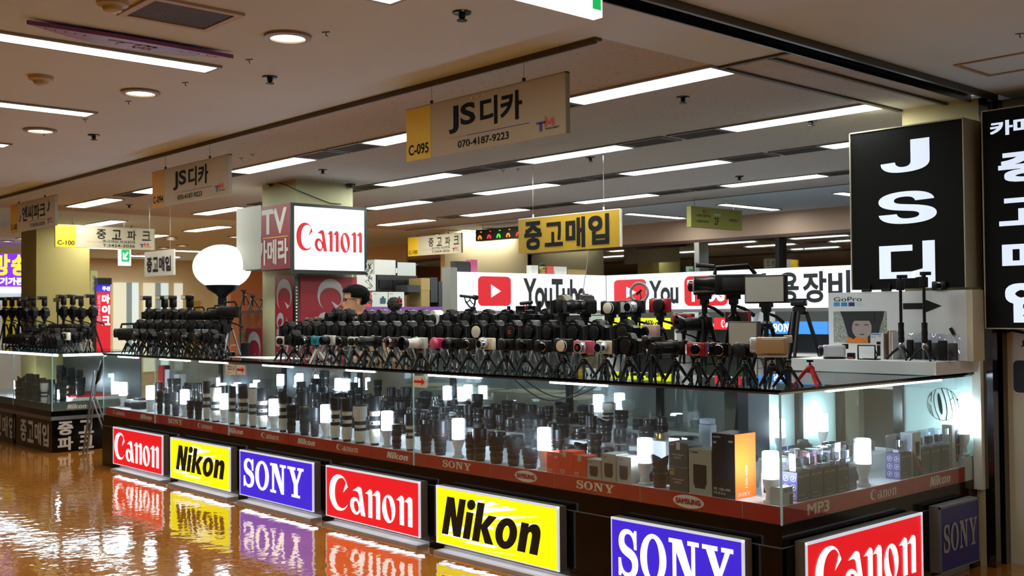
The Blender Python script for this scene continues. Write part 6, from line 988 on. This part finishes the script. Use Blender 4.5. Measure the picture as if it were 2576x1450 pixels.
# low glass cabinet, plant and small tripods behind the far camera group
p = ony(600, 783, 1.0); p2 = ony(702, 783, 1.0); t = empty('glass_cabinet', (p.x, 1.0, 0), 0, 'low aluminium framed glass cabinet between balloon lamp and red banners', 'cabinet'); W_ = p2.x - p.x; zt = p.z
b = MB(); [b.box(x, x + .02, 0, .02, 0, zt) for x in (0, W_ - .02)]; [b.box(x, x + .02, .4, .42, 0, zt) for x in (0, W_ - .02)]; b.box(0, W_, 0, .42, zt - .02, zt); b.build('frame', ALU, t, smooth=False); MB().box(.02, W_ - .02, .008, .012, .2, zt - .02).build('pane', PLAST, t, smooth=False); MB().box(.02, W_ - .02, .38, .4, 0, zt - .02).build('back_panel', mat('cab_back', '32343a', .5), t, smooth=False); MB().box(.02, W_ - .02, .02, .38, .95, .97).build('shelf', WHP, t, smooth=False)
t = empty('leafy_plant', (ony(632, 850, .85).x, .84, 0), 0, 'green feathery plant standing before the low glass cabinet', 'plant'); b = MB(); r_ = random.Random(3); zc = ony(632, 850, .84).z
for k in range(70):
    a = r_.uniform(0, 2 * PI); l = r_.uniform(.08, .2); h_ = r_.uniform(-.02, .09); b.tube([(0, 0, zc - .06), (math.cos(a) * l * .5, math.sin(a) * l * .3, zc + h_), (math.cos(a) * l, math.sin(a) * l * .5, zc + h_ - .04)], .006, 4, .001)
b.build('foliage', mat('plant_green', '2c6a24', .5), t); MB().lathe([(.08, 0), (.10, zc - .05), (.02, zc - .05)], 16).build('pot', DGR, t)
for k, (px, top) in enumerate(((600, 730), (622, 745), (648, 755))):
    y = 1.08; p = ony(px, 783, y); h = ony(px, top, y).z - p.z; place(TRV['k'], (ony(px, 783, 1.02).x, y, zt), .3, f'dark tripod on the glass cabinet against the orange wall, {("tallest", "middle", "smallest")[k]} of three', 'tripods before the orange wall', sc=(1, 1, h / .30))
# ================================================================ lenses in the case
GOLD = mat('gold_ring', 'a8873a', .3, .8); RRING = mat('red_ring', 'b01822', .4); LBK = mat('lens_black', '0d0e10', .32, spec=.6); CGL = glassmat('clear_acrylic', tint=(.85, .9, .92), refl=.5)
def mk_lens(kind):
    "unit lens: radius 1, height 1"
    t = empty('camera_lens', (0, 0, 0), cat='camera lens')
    if kind in ('white', 'whiteh'):
        MB().lathe([(.62, .0), (.62, .05), (.78, .055), (.80, .16), (.86, .19), (.86, .30), (.80, .34), (.80, .62), (.86, .66), (.88, .70)], 24).build('barrel', CRM, t); MB().lathe([(.63, .0), (.64, .05), (.60, .05)], 22).build('mount_cap', BLKM, t)
        for a, c in ((.34, .42), (.50, .60)): MB().lathe([(.81, a), (.83, a + .01), (.83, c - .01), (.81, c)], 24, caps=False).build('focus_ring', RUB, t)
        h = MB(); h.lathe([(.90, .70), (1.0, .72), (1.0, .96), (1.0, 1.0), (.93, 1.0), (.90, .75)], 24); h.build('lens_hood', BLK if kind == 'white' else CRM, t); MB().box(.30, .62, -.88, -.78, .44, .48).build('distance_window', DARKTXT, t, smooth=False)
        if kind == 'white': MB().lathe([(.885, .685), (.885, .695)], 24, caps=False).build('red_ring', RRING, t)
        else: MB().lathe([(.94, .998), (.92, 1.02), (.3, 1.03)], 24).build('front_cap', BLKM, t)
    elif kind == 'clear':
        MB().lathe([(.95, 0), (1, .02), (1, .5), (.7, .6), (.7, .95), (.6, 1)], 20).build('cup', CGL, t); MB().lathe([(.8, .02), (.8, .3)], 18).build('inner_ring', GREYP, t)
    elif kind == 'cap': MB().lathe([(.95, 0), (1, .05), (1, .55), (.92, .62), (.92, .9), (.8, 1)], 20).build('barrel', LBK, t); MB().lathe([(1.01, .15), (1.01, .45)], 20, caps=False).build('focus_ring', RUB, t)
    else:
        f = {'plain': .78, 'tube': .62, 'petal': .68, 'gold': .66, 'red': .60}[kind]
        MB().lathe([(.68, 0), (.70, .06), (.80, .08), (.82, .20), (.78, .24), (.78, f * .62), (.86, f * .68), (.88, f)], 24).build('barrel', LBK, t); MB().lathe([(.69, 0), (.72, .05), (.66, .05)], 20).build('mount_cap', BLKM, t)
        for a, c in ((.26, .38), (f * .70, f * .92)): MB().lathe([(.80 if a < .5 * f else .89, a), (.83 if a < .5 * f else .91, a + .01), (.83 if a < .5 * f else .91, c - .01), (.80 if a < .5 * f else .89, c)], 24, caps=False).build('focus_ring', RUB, t)
        if kind == 'petal':
            seg = 32; vs = []; fs = []
            for r, z, pet in ((.90, f, 0), (.98, f + .08, 0), (1.06, 1.0, 1), (1.01, 1.0, 1), (.88, f + .02, 0)):
                for k in range(seg): a = 2 * PI * k / seg; q = (.5 + .5 * math.cos(2 * a)) ** .6; vs.append((r * math.cos(a), r * math.sin(a), z - (1 - q) * (1 - f) * .55 * pet))
            for i in range(4):
                for k in range(seg): a = i * seg + k; b_ = i * seg + (k + 1) % seg; fs.append((a, b_, b_ + seg, a + seg))
            MB().add(vs, fs).build('lens_hood', BLKM, t)
        elif kind != 'plain': MB().lathe([(.90, f), (1, f + .02), (1, 1), (.95, 1), (.90, f + .04)], 26).build('lens_hood', BLK, t)
        else: MB().lathe([(.90, f), (.95, f + .03), (.95, .97), (.90, 1), (.2, 1)], 24).build('front_cap', BLKM, t)
        if kind in ('gold', 'red'): MB().lathe([(.90, f - .012), (.90, f)], 24, caps=False).build('accent_ring', GOLD if kind == 'gold' else RRING, t)
    return t
LN = {k: mk_lens(k) for k in ('white', 'whiteh', 'plain', 'tube', 'petal', 'gold', 'red', 'clear', 'cap')}
LD = {'white': 'pale cream telephoto lens with black hood', 'whiteh': 'pale cream telephoto lens with pale hood', 'plain': 'black zoom lens with cap', 'tube': 'black lens with straight hood', 'petal': 'black lens with petal hood', 'gold': 'black lens with thin gold ring', 'red': 'black lens with thin red ring', 'clear': 'clear plastic lens cup', 'cap': 'short black capped lens'}
LAMPPX = [1938, 1622, 1369, 1153, 974, 820, 689, 565, 465, 378, 281]
def lens(px, wpx, top, base, kind, y=None, zs=ZS - .006, lab=None, group='lenses in the front row'):
    if y is None: y = .085
    p = ony(px, base, y); q = ony(px, top, y); D = abs((RM.transposed() @ (p - CAM)).z); r = wpx / 2 / FPX * D; h = max(.04, q.z - zs); x = max(XL + r + .02, p.x)
    return place(LN[kind], (x, y, zs), random.Random(px).uniform(-.5, .5), lab, group, sc=(r, r, h))
F1 = [(402, 17, 987, 1042, 'plain'), (421, 17, 990, 1045, 'plain'), (442, 21, 987, 1048, 'gold'), (479, 20, 1007, 1055, 'petal'), (499, 21, 1009, 1057, 'petal'), (520, 20, 960, 1059, 'white'), (543, 28, 975, 1063, 'whiteh'), (584, 20, 972, 1070, 'white'), (612, 26, 973, 1074, 'white'), (636, 23, 978, 1078, 'whiteh'), (661, 28, 978, 1081, 'white'), (712, 26, 985, 1087, 'white'), (733, 27, 1020, 1091, 'plain'), (766, 29, 985, 1096, 'gold'), (792, 25, 1026, 1100, 'tube'),
      (843, 29, 1000, 1107, 'white'), (873, 31, 1002, 1111, 'white'), (906, 36, 1022, 1116, 'whiteh'), (943, 32, 997, 1121, 'white'), (998, 29, 1068, 1131, 'plain'), (1032, 27, 1043, 1136, 'white'), (1072, 33, 1069, 1140, 'tube'), (1108, 37, 1059, 1146, 'red'), (1186, 33, 1094, 1157, 'petal'), (1207, 36, 1079, 1163, 'tube'), (1249, 40, 1098, 1167, 'petal'), (1292, 37, 1102, 1174, 'petal'), (1334, 43, 1125, 1180, 'red'), (1660, 44, 1145, 1230, 'petal')]
cnt = {}
for px, w_, t_, b_, kd in F1:
    lo = max([(l, i) for i, l in enumerate(LAMPPX) if l < px] or [(0, 10)])[1]; near = sum(1 for q in F1 if q[0] < px and q[0] > LAMPPX[lo])
    lens(px, w_, t_, b_, kd, lab=f'{LD[kd]}, {word(near)} past front bulb {word(lo)} from the corner')
# rows behind on the steps
rl = random.Random(21); STEPS = [(.30, .65, 'second'), (.455, .73, 'third'), (.61, .80, 'rearmost')]
for ri, (y, zs, rn_) in enumerate(STEPS):
    x = -1.15 - ri * .02; k = 0
    while x > (-7.4 if ri == 0 else -5.1):
        r = rl.uniform(.032, .048); kd = rl.choice(['plain', 'tube', 'petal', 'petal', 'red', 'gold', 'cap', 'plain', 'tube'] + (['cap', 'cap', 'cap'] if x > -4 else []))
        if rl.random() < .06: kd = 'whiteh' if ri else 'white'
        if ri == 2 and rl.random() < .18: kd = 'clear'
        h = {'cap': rl.uniform(.06, .09), 'clear': rl.uniform(.07, .10)}.get(kd, rl.uniform(.08, .15) * (1 if x > -4 else 1.7)); x -= r
        place(LN[kd], (x, y + rl.uniform(-.015, .015), zs), rl.uniform(-.6, .6), f'{LD[kd]}, {rn_} row, {word(k)} from the dark case end', f'lenses in the {rn_} row', sc=(r, r, h)); x -= r + rl.uniform(.004, .045 if ri else .03); k += 1
# far end: dark camera pouch and boxes near the first lamps
for k, (px, w_, h, y) in enumerate(((305, .28, .05, .22), (328, .12, .09, .3), (350, .16, .07, .18))):
    x = max(ony(px, 1000, y).x, XL + .2); t = empty('lens_adapter_case', (x, y, ZS - .006), .1, f'low black case at the far end of the counter, {word(k)} from the outer lamp', 'case', 'low black cases'); MB().box(-w_ / 2, w_ / 2, -.05, .05, 0, h * .6, .008).build('base', BLKM, t); MB().box(-w_ / 2, w_ / 2, -.05, .05, h * .62, h, .008).build('lid', BLK, t)
for k, (px, y, m, h, l) in enumerate(((380, .6, REDS, .34, 'dark red'), (400, .62, WHP, .34, 'tall white'), (432, .62, WHP, .30, 'second tall white'), (455, .6, CW, .26, 'grey lettered'))):
    x = ony(px, 960, y).x; t = empty('standing_carton', (max(x, XL + .12), y - .02, .65), 0, f'{l} carton at the back of the case near the outer end', 'box'); MB().box(-.055, .055, -.03, .05, 0, h).build('carton', m, t, smooth=False); multi('lettering', GREYP if m is REDS else DARKTXT, t, [(T('Canon', .02), -.045, .0, h * .5, h * .54)], -.031)
# ---------------------------------------------------------------- boxes in the front row
def pbox(px0, px1, top, base, d, m, lab, y0=.045, name='lens_carton', pic=None, txt=(), band=None, zs=ZS - .006, group=None, cat='box'):
    a = ony(px0, base, y0); c = ony(px1, base, y0); h = ony((px0 + px1) / 2, top, y0).z - zs; w_ = c.x - a.x; t = empty(name, (a.x, y0, zs), 0, lab, cat, group)
    MB().box(0, w_, 0, d, 0, h).build('carton', m, t, smooth=False)
    if pic: put(pic, 'product_picture', mat('product_print', '1c1b1c', .4), t, w_ * .2, w_ * .78, h * .14, h * .66, -.0005); MB().box(w_ * .24, w_ * .74, -.0012, -.0005, h * .60, h * .615).build('picture_ring', RRING, t, smooth=False)
    for s_, x0, x1, z0, z1, tm_ in txt: put(s_, 'lettering', tm_, t, w_ * x0, w_ * x1, h * z0, h * z1, -.0007)
    if band: MB().box(w_ * band[0], w_ * band[1], -.0006, 0, h * band[2], h * band[3]).build('sticker', band[4], t, smooth=False)
    b = MB(); b.box(0, w_, -.0003, .0, h - .001, h + .0003); b.box(w_ * .3, w_ * .7, d * .48, d * .52, h, h + .0004); b.build('lid_seam', GREYP, t, smooth=False); return t
OR = mat('orange_carton', 'd8401c', .4); GC = mat('grey_beige_carton', 'a19c90', .5); DC = mat('dark_grey_carton', '4b4a46', .45); BC = mat('black_carton', '0c0c0e', .3); ORS = mat('orange_side', 'f07a1c', .35)
LPIC = norm(fillmesh([[[(.12, 0), (.88, 0), (.92, .12), (1, .2), (1, 1), (0, 1), (0, .2), (.08, .12)]]])); OTX = mat('light_print', 'e8c8b0', .5); TAPE = mat('tape_sticker', 'b8a880', .5); WTX = mat('white_print', 'd8d8d8', .5)
pbox(1376, 1407, 1138, 1190, .09, OR, 'orange lens carton, outermost of three orange boxes beside the bulb', txt=[(T('FE 35', .0), .08, .45, .12, .2, OTX), (T('F1.8', .0), .08, .35, .02, .1, OTX), (SONY, .1, .45, .82, .88, OTX)], band=(.6, .85, .72, .84, TAPE)); pbox(1408, 1441, 1136, 1196, .10, OR, 'orange lens carton in the middle of three orange boxes', txt=[(T('E35', .0), .05, .4, .14, .22, OTX), (T('F1.8', .0), .05, .35, .04, .12, OTX), (SONY, .06, .4, .86, .91, OTX)], band=(.25, .5, .75, 1, TAPE)); pbox(1442, 1475, 1147, 1203, .09, OR, 'orange lens carton touching the small pale lens box', txt=[(T('E50', .0), .1, .45, .14, .22, OTX), (T('F1.8', .0), .1, .4, .04, .12, OTX)], band=(.35, .62, .72, 1, TAPE))
pbox(1477, 1512, 1157, 1210, .08, GC, 'smallest pale carton with lens picture beside the orange boxes', pic=LPIC, txt=[(CANON, .06, .4, .82, .90, BKP)]); pbox(1514, 1550, 1143, 1216, .10, GC, 'middle taller pale carton with black lens picture', pic=LPIC, txt=[(CANON, .06, .4, .86, .92, BKP)]); pbox(1552, 1588, 1150, 1223, .10, GC, 'pale carton with black lens picture next to the second bulb', pic=LPIC, txt=[(CANON, .06, .45, .86, .92, BKP)])
pbox(1684, 1731, 1176, 1243, .12, DC, 'lower dark grey mount adapter carton of the stacked pair', txt=[(CANON, .05, .3, .88, .94, WTX), (T('Mount Adapter', .0), .2, .8, .45, .53, WTX), (T('EF-EOS R', .0), .3, .65, .34, .41, WTX)], band=(.04, .26, .66, .82, mat('ochre_print', 'b08a30', .5)))
t = pbox(1684, 1731, 1176, 1243, .12, DC, 'upper dark grey mount adapter carton of the stacked pair, red-white seal', txt=[(CANON, .05, .3, .88, .94, WTX), (T('Mount Adapter', .0), .2, .8, .45, .53, WTX), (T('EF-EOS R', .0), .3, .65, .34, .41, WTX)], band=(.4, .6, .7, 1, mat('seal_print', 'c8b0a8', .5)))
hm = ony(1708, 1176, .045).z - (ZS - .006); t.location.z += hm + .001
pbox(1734, 1791, 1131, 1252, .12, GC, 'tall grey-beige carton with large lens picture beside the black one', pic=LPIC, txt=[(CANON, .07, .42, .90, .96, BKP)])
t = pbox(1793, 1850, 1092, 1262, .17, BC, 'tallest black carton with orange side near the glass corner', txt=[(SONY, .06, .4, .93, .955, WTX), (T('α', .02), .06, .2, .84, .875, WTX), (T('FE 100-400', .0), .08, .80, .115, .155, WTX), (T('F4.5-5.6', .0), .08, .58, .055, .095, WTX)], band=(.72, .92, .87, .90, TAPE)); c0 = [c for c in t.children if c.name.startswith('carton')][0]; w_ = c0.dimensions.x; h = c0.dimensions.z
w_ = max(v.co.x for v in c0.data.vertices); h = max(v.co.z for v in c0.data.vertices)
MB().box(w_, w_ + .001, 0, .17, 0, h).build('orange_side', ORS, t, smooth=False); o = multi('lettering', OTX, t, [(SONY, .02, .12, .012, .03, 0), (T('100-400', 0), .08, .10, .05, .16, 1)], -.0005); o.rotation_euler = (0, 0, PI / 2); o.location = (w_ + .001, 0, 0)
for px, y, l in ((1705, .30, 'left'), (1738, .32, 'right')):
    x = ony(px, 1095, y).x; zb = ZS - .006; t = empty('flash_head_unit', (x, y, zb), .3 if l == 'left' else -.2, f'flash unit with bright window above the stacked dark cartons, {"farther from" if l == "left" else "nearer"} the black box', 'flash'); zz = ony(px, 1118, y).z - zb; MB().box(-.03, .03, -.02, .02, 0, zz - .0, .006).build('body', BLK, t); MB().box(-.036, .036, -.05, .03, zz, zz + .045, .008).build('head', BLK, t); MB().box(-.030, .030, -.0525, -.05, zz + .007, zz + .038).build('flash_window', mat('flash_lens_bright', 'e4e8ea', .15), t, smooth=False)
x = ony(1780, 1075, .5).x; t = empty('frosted_box', (x, .5, ZS - .006), 0, 'tall frosted white plastic box behind the tall cartons', 'box'); MB().box(-.04, .04, -.03, .03, 0, .30, .006).build('box', mat('frosted', 'aab4be', .4), t); MB().box(-.036, .036, -.027, .027, .30, .33, .004).build('lid', mat('frosted', 'aab4be', .4), t)
x = ony(1667, 1098, .42).x; t = empty('brass_adapter', (x, .40, ZS - .006), 0, 'small brass ring adapter on a white riser near the dark corner', 'adapter'); MB().box(-.08, .08, -.05, .08, 0, .20).build('riser', WHP, t, smooth=False); MB().lathe([(.024, .20), (.026, .205), (.026, .235), (.022, .24)], 22).build('ring', mat('brass', 'a88a50', .25, .9), t)
for px, y, l in ((1655, .22, 'behind the petal-hood lens by the second bulb'), (1678, .20, 'beside the stacked dark cartons')): x = ony(px, 1140, y).x; place(P['slr'], (x, y, ZS - .006), .2, f'small black camera lying {l}', sc=.7)
# ---------------------------------------------------------------- short side: clear topped boxes, small cameras
LIL = mat('lilac_face', '6d68a8', .5, emit=.05); DBX = mat('dark_brown_box', '1e1814', .5); GBX = mat('grey_brown_box', '46423c', .5)
ICON = norm(fillmesh([[ell(0, 0, 1, 1, 24), ell(0, 0, .84, .84, 24)], [[(-.4, -.3), (.1, .5), (.45, .1), (.1, -.1), (-.1, -.45)]]]))
def actbox(y0, w_, dp, h, rz, m, lab, face=True):
    t = empty('action_camera_box', (-.045, y0, ZS - .006), PI / 2 + rz, lab, 'box', 'clear-topped boxes'); hs = h * .60
    MB().box(0, w_, 0, dp, 0, hs).build('carton', m, t, smooth=False); MB().box(0, w_, 0, dp, hs, h, .003).build('clear_top', PLAST, t); MB().box(w_ * .25, w_ * .75, dp * .3, dp * .7, hs, hs + .015).build('plinth', WHP, t, smooth=False)
    MB().box(w_ * .22, w_ * .80, dp * .35, dp * .65, hs + .018, hs + .06, .004).build('camera_model', DGR, t); put(OV, 'model_lens', LGL, t, w_ * .35, w_ * .67, hs + .026, hs + .054, dp * .35)
    multi('lettering', mat('gold_print', 'a8a08a', .5), t, [(T('Action SX02', .01), w_ * .06, w_ * .92, hs * .82, hs * .90), (T('camera', .0), w_ * .2, w_ * .6, hs * .2, hs * .24)] + [(OV, w_ * (.1 + .13 * k), w_ * (.17 + .13 * k), hs * .06, hs * .1) for k in range(6)], -.0005)
    if face:
        MB().box(-.001, 0, 0, dp, 0, hs).build('lilac_side', LIL, t, smooth=False); o = multi('icon', WTX, t, [(ICON, .008 + .5 * dp * i, .008 + .5 * dp * i + dp * .34, hs * (.08 + .3 * j), hs * (.08 + .3 * j) + dp * .34) for i in range(2) for j in range(3)], -.0005); o.rotation_euler = (0, 0, -PI / 2); o.location = (-.0015, dp, 0)
    return t
def YS(px): return onx(px, 1200, -.03).y
xs = [(2012, 2045), (2046, 2078), (2079, 2111), (2114, 2138), (2142, 2168)]
for k, (a, c) in enumerate(xs): actbox(YS(a), YS(c) - YS(a) - .004, .085, .235, (0, 0, 0, .0, .12)[k], DBX, f'dark clear-topped action camera box, {word(k)} from the glass corner', face=k in (0, 4))
xs = [(2272, 2300), (2326, 2348), (2350, 2374), (2376, 2396)]
for k, (a, c) in enumerate(xs): actbox(YS(a), YS(c) - YS(a) - .004, .085, .235, 0, GBX, f'grey clear-topped action camera box beyond the side bulb, {word(k)} from the bulb', face=k == 0)
a, c = YS(2303), YS(2324); t = empty('phone_carton', (-.045, a, ZS - .006), PI / 2, 'white and brown carton with pink stripe between grey clear-topped boxes', 'box'); MB().box(0, c - a, 0, .07, 0, .24).build('carton', WHP, t, smooth=False); put(norm(fillmesh([[[(0, 0), (1, 0), (1, .55), (0, 1)]]])), 'brown_print', DBX, t, 0, c - a, 0, .14, -.0005); put(norm(fillmesh([[[(0, 1), (1, .35), (1, .25), (0, .9)]]])), 'pink_stripe', mat('pink_print', 'c03a6a', .5), t, 0, c - a, .02, .15, -.0012); put(LPIC, 'product_picture', DARKTXT, t, (c - a) * .35, (c - a) * .8, .11, .19, -.0018)
a, c = YS(2403), YS(2424); t = empty('strap_carton', (-.045, a, ZS - .006), PI / 2, 'cream carton with black and red strap picture at the end of the row', 'box'); MB().box(0, c - a, 0, .06, 0, .25).build('carton', GC, t, smooth=False); put(norm(fillmesh([[rrect(0, 0, .4, 1, .15)]])), 'product_picture', DARKTXT, t, (c - a) * .4, (c - a) * .85, .03, .22, -.0005); multi('product_picture', REDP, t, [(BOX, (c - a) * .45, (c - a) * .8, .06, .075), (BOX, (c - a) * .45, (c - a) * .8, .13, .137)], -.002)
a = YS(1992); t = empty('small_barcode_box', (-.035, .062, ZS - .006), PI / 2, 'small white and gold box with barcodes right at the glass corner', 'box'); MB().box(0, .085, 0, .07, 0, .085).build('carton', GC, t, smooth=False); put(BOX, 'dark_print', BC, t, .055, .085, 0, .05, -.0005); multi('barcode', DARKTXT, t, [(BOX, .01 + k * .006, .013 + k * .006, .06, .08) for k in range(5)] + [(BOX, .05 + k * .006, .053 + k * .006, .06, .08) for k in range(5)], -.0005)
for x, y, w_, d_, h, m, l in ((-.26, .36, .12, .16, .16, WHP, 'white carton behind the corner bulb lamp'), (-.13, .22, .08, .08, .13, mat('blue_grey_carton', '5a6672', .5), 'blue-grey carton with camera picture behind the corner bulb'), (-.215, .20, .07, .07, .12, WHP, 'small white carton between the black carton and corner bulb'), (-.52, .25, .16, .2, .10, mat('brown_flat', '8a8274', .5), 'flat grey-brown box beyond the orange side of the black carton')):
    t = empty('small_carton', (x, y, ZS - .006), 0, l, 'box'); MB().box(-w_ / 2, w_ / 2, 0, d_, 0, h).build('carton', m, t, smooth=False); MB().box(-w_ * .3, w_ * .05, -.0006, 0, h * .2, h * .5).build('product_picture', DARKTXT, t, smooth=False)
z2 = .68
things = [('csil', -.40, .62, .75, 'silver device tipped on the riser behind the first clear-topped boxes'), ('mag', -.36, .78, .9, 'white and magenta compact lying behind the first clear-topped boxes'), ('cw', -.35, .92, .9, 'white compact with large ring behind the first clear-topped boxes'), ('ck', -.42, 1.05, .9, 'black action camera on a little stand in the side case'), ('cw', -.50, .80, .8, 'small clear-housed camera near the black post of the side case'), ('cw', -.55, .95, .8, 'second clear-housed camera near the back of the side case'), ('slr', -.60, 1.12, .8, 'black bag-shaped camera at the back of the side case'), ('mk', -.50, 1.25, 1.0, 'black round-lensed camera at the back, middle of the side case'), ('ck', -.36, 1.22, 1.0, 'black and white box camera raised above the side bulb'), ('red', -.40, 1.38, .8, 'red compact lying on the riser beside the white box camera'), ('redk', -.36, 1.10, .8, 'dark red compact lying just behind the side bulb'), ('ckr', -.42, 1.50, .9, 'black compact behind the grey clear-topped boxes'), ('box', -.55, 1.45, .9, 'taupe small camera at the far end of the riser'), ('mk', -.62, .62, .8, 'dark small camera beside the black corner panel')]
for kd, x, y, s_, l in things: place(P[kd], (x, y, z2), PI / 2 + rl.uniform(-.5, .5), l, None, sc=s_)
for k, (x, y) in enumerate(((-.20, 1.02), (-.24, 1.10))): t = empty('gimbal_grip', (x, y, ZS - .006), .5 + k, f'black camera grip stand behind the side bulb lamp, {("closer to", "farther from")[k]} it', 'stand'); MB().tube([(0, 0, 0), (0, 0, .10)], .014, 10).build('grip', RUB, t); MB().box(-.03, .03, -.02, .02, .10, .22, .006).build('body', BLK, t); MB().tube([(.03, 0, .18), (.06, 0, .14), (.055, 0, .08)], .006, 6).build('arm', BLKM, t)
for k, (x, y) in enumerate(((-.64, .98), (-.64, 1.06), (-.60, 1.18))): t = empty('price_card', (x, y, z2), PI / 2, f'small blue price card at the back of the side case, {word(k)} from the corner', 'tag'); MB().box(-.03, .03, 0, .004, 0, .05).build('card', mat('blue_card', '3a3f8e', .5), t, smooth=False); put(OV, 'print', WTX, t, -.015, .015, .02, .035, -.0005)
# inside the booth, seen through the case: folded tripods, stool, cartons
t = empty('stool', (-2.2, 1.9, 0), .3, 'black padded stool inside the booth, seen through the case glass', 'stool'); MB().lathe([(.18, .60), (.19, .62), (.19, .66), (.17, .68)], 20).build('seat', BLKM, t); [MB().tube([(math.cos(a) * .1, math.sin(a) * .1, .60), (math.cos(a) * .22, math.sin(a) * .22, 0)], .012, 7).build('leg', BLK, t) for a in (.5, 2.07, 3.64, 5.2)]
for k, (x, y) in enumerate(((-1.5, 1.3), (-1.75, 1.45), (-1.35, 1.6))):
    t = empty('folded_tripod', (x, y, 0), k, f'folded black tripod standing inside the booth behind the case, {word(k)} from the dark corner', 'tripod', 'folded tripods inside the booth')
    for j in range(3): a = j * 2.09; MB().tube([(math.cos(a) * .14, math.sin(a) * .14, 0), (math.cos(a) * .03, math.sin(a) * .03, 1.0)], .014, 7).build('leg', BLK, t)
    MB().box(-.03, .03, -.03, .03, .98, 1.07, .006).build('head', BLK, t)
for k, x in enumerate((-2.6, -3.2, -3.8, -4.4)): t = empty('storage_carton', (x, 1.25 + .2 * (k % 2), 0), .1 * k, f'brown storage carton on the booth floor, {word(k)} from the stool', 'box', 'storage cartons'); MB().box(-.25, .25, -.2, .2, 0, .9).build('carton', CK, t, smooth=False); MB().box(-.251, .251, -.025, .025, .9, .902).build('tape', TAPE, t, smooth=False)

# lenses inside the neighbouring case
for k in range(24):
    kd = ('plain', 'white', 'tube', 'gold', 'whiteh', 'plain', 'petal', 'red')[k % 8] if k < 5 else ('plain', 'tube', 'gold', 'petal')[k % 4]; x = XN - .12 - (k % 12) * .15; y = .12 + .18 * (k // 12) + (.08 if k % 2 else 0)
    if .2 < y < .85 and x > XN - .95: z = .607
    else: z = .49
    place(LN[kd], (x, y, z), k, f'{LD[kd]} in the neighbouring case, {word(k)} from its near corner', 'lenses in the neighbouring case', sc=(.045, .045, rl.uniform(.2, .34)))
for o in list(bpy.data.objects):
    if '_used' in o.keys(): del o['_used']
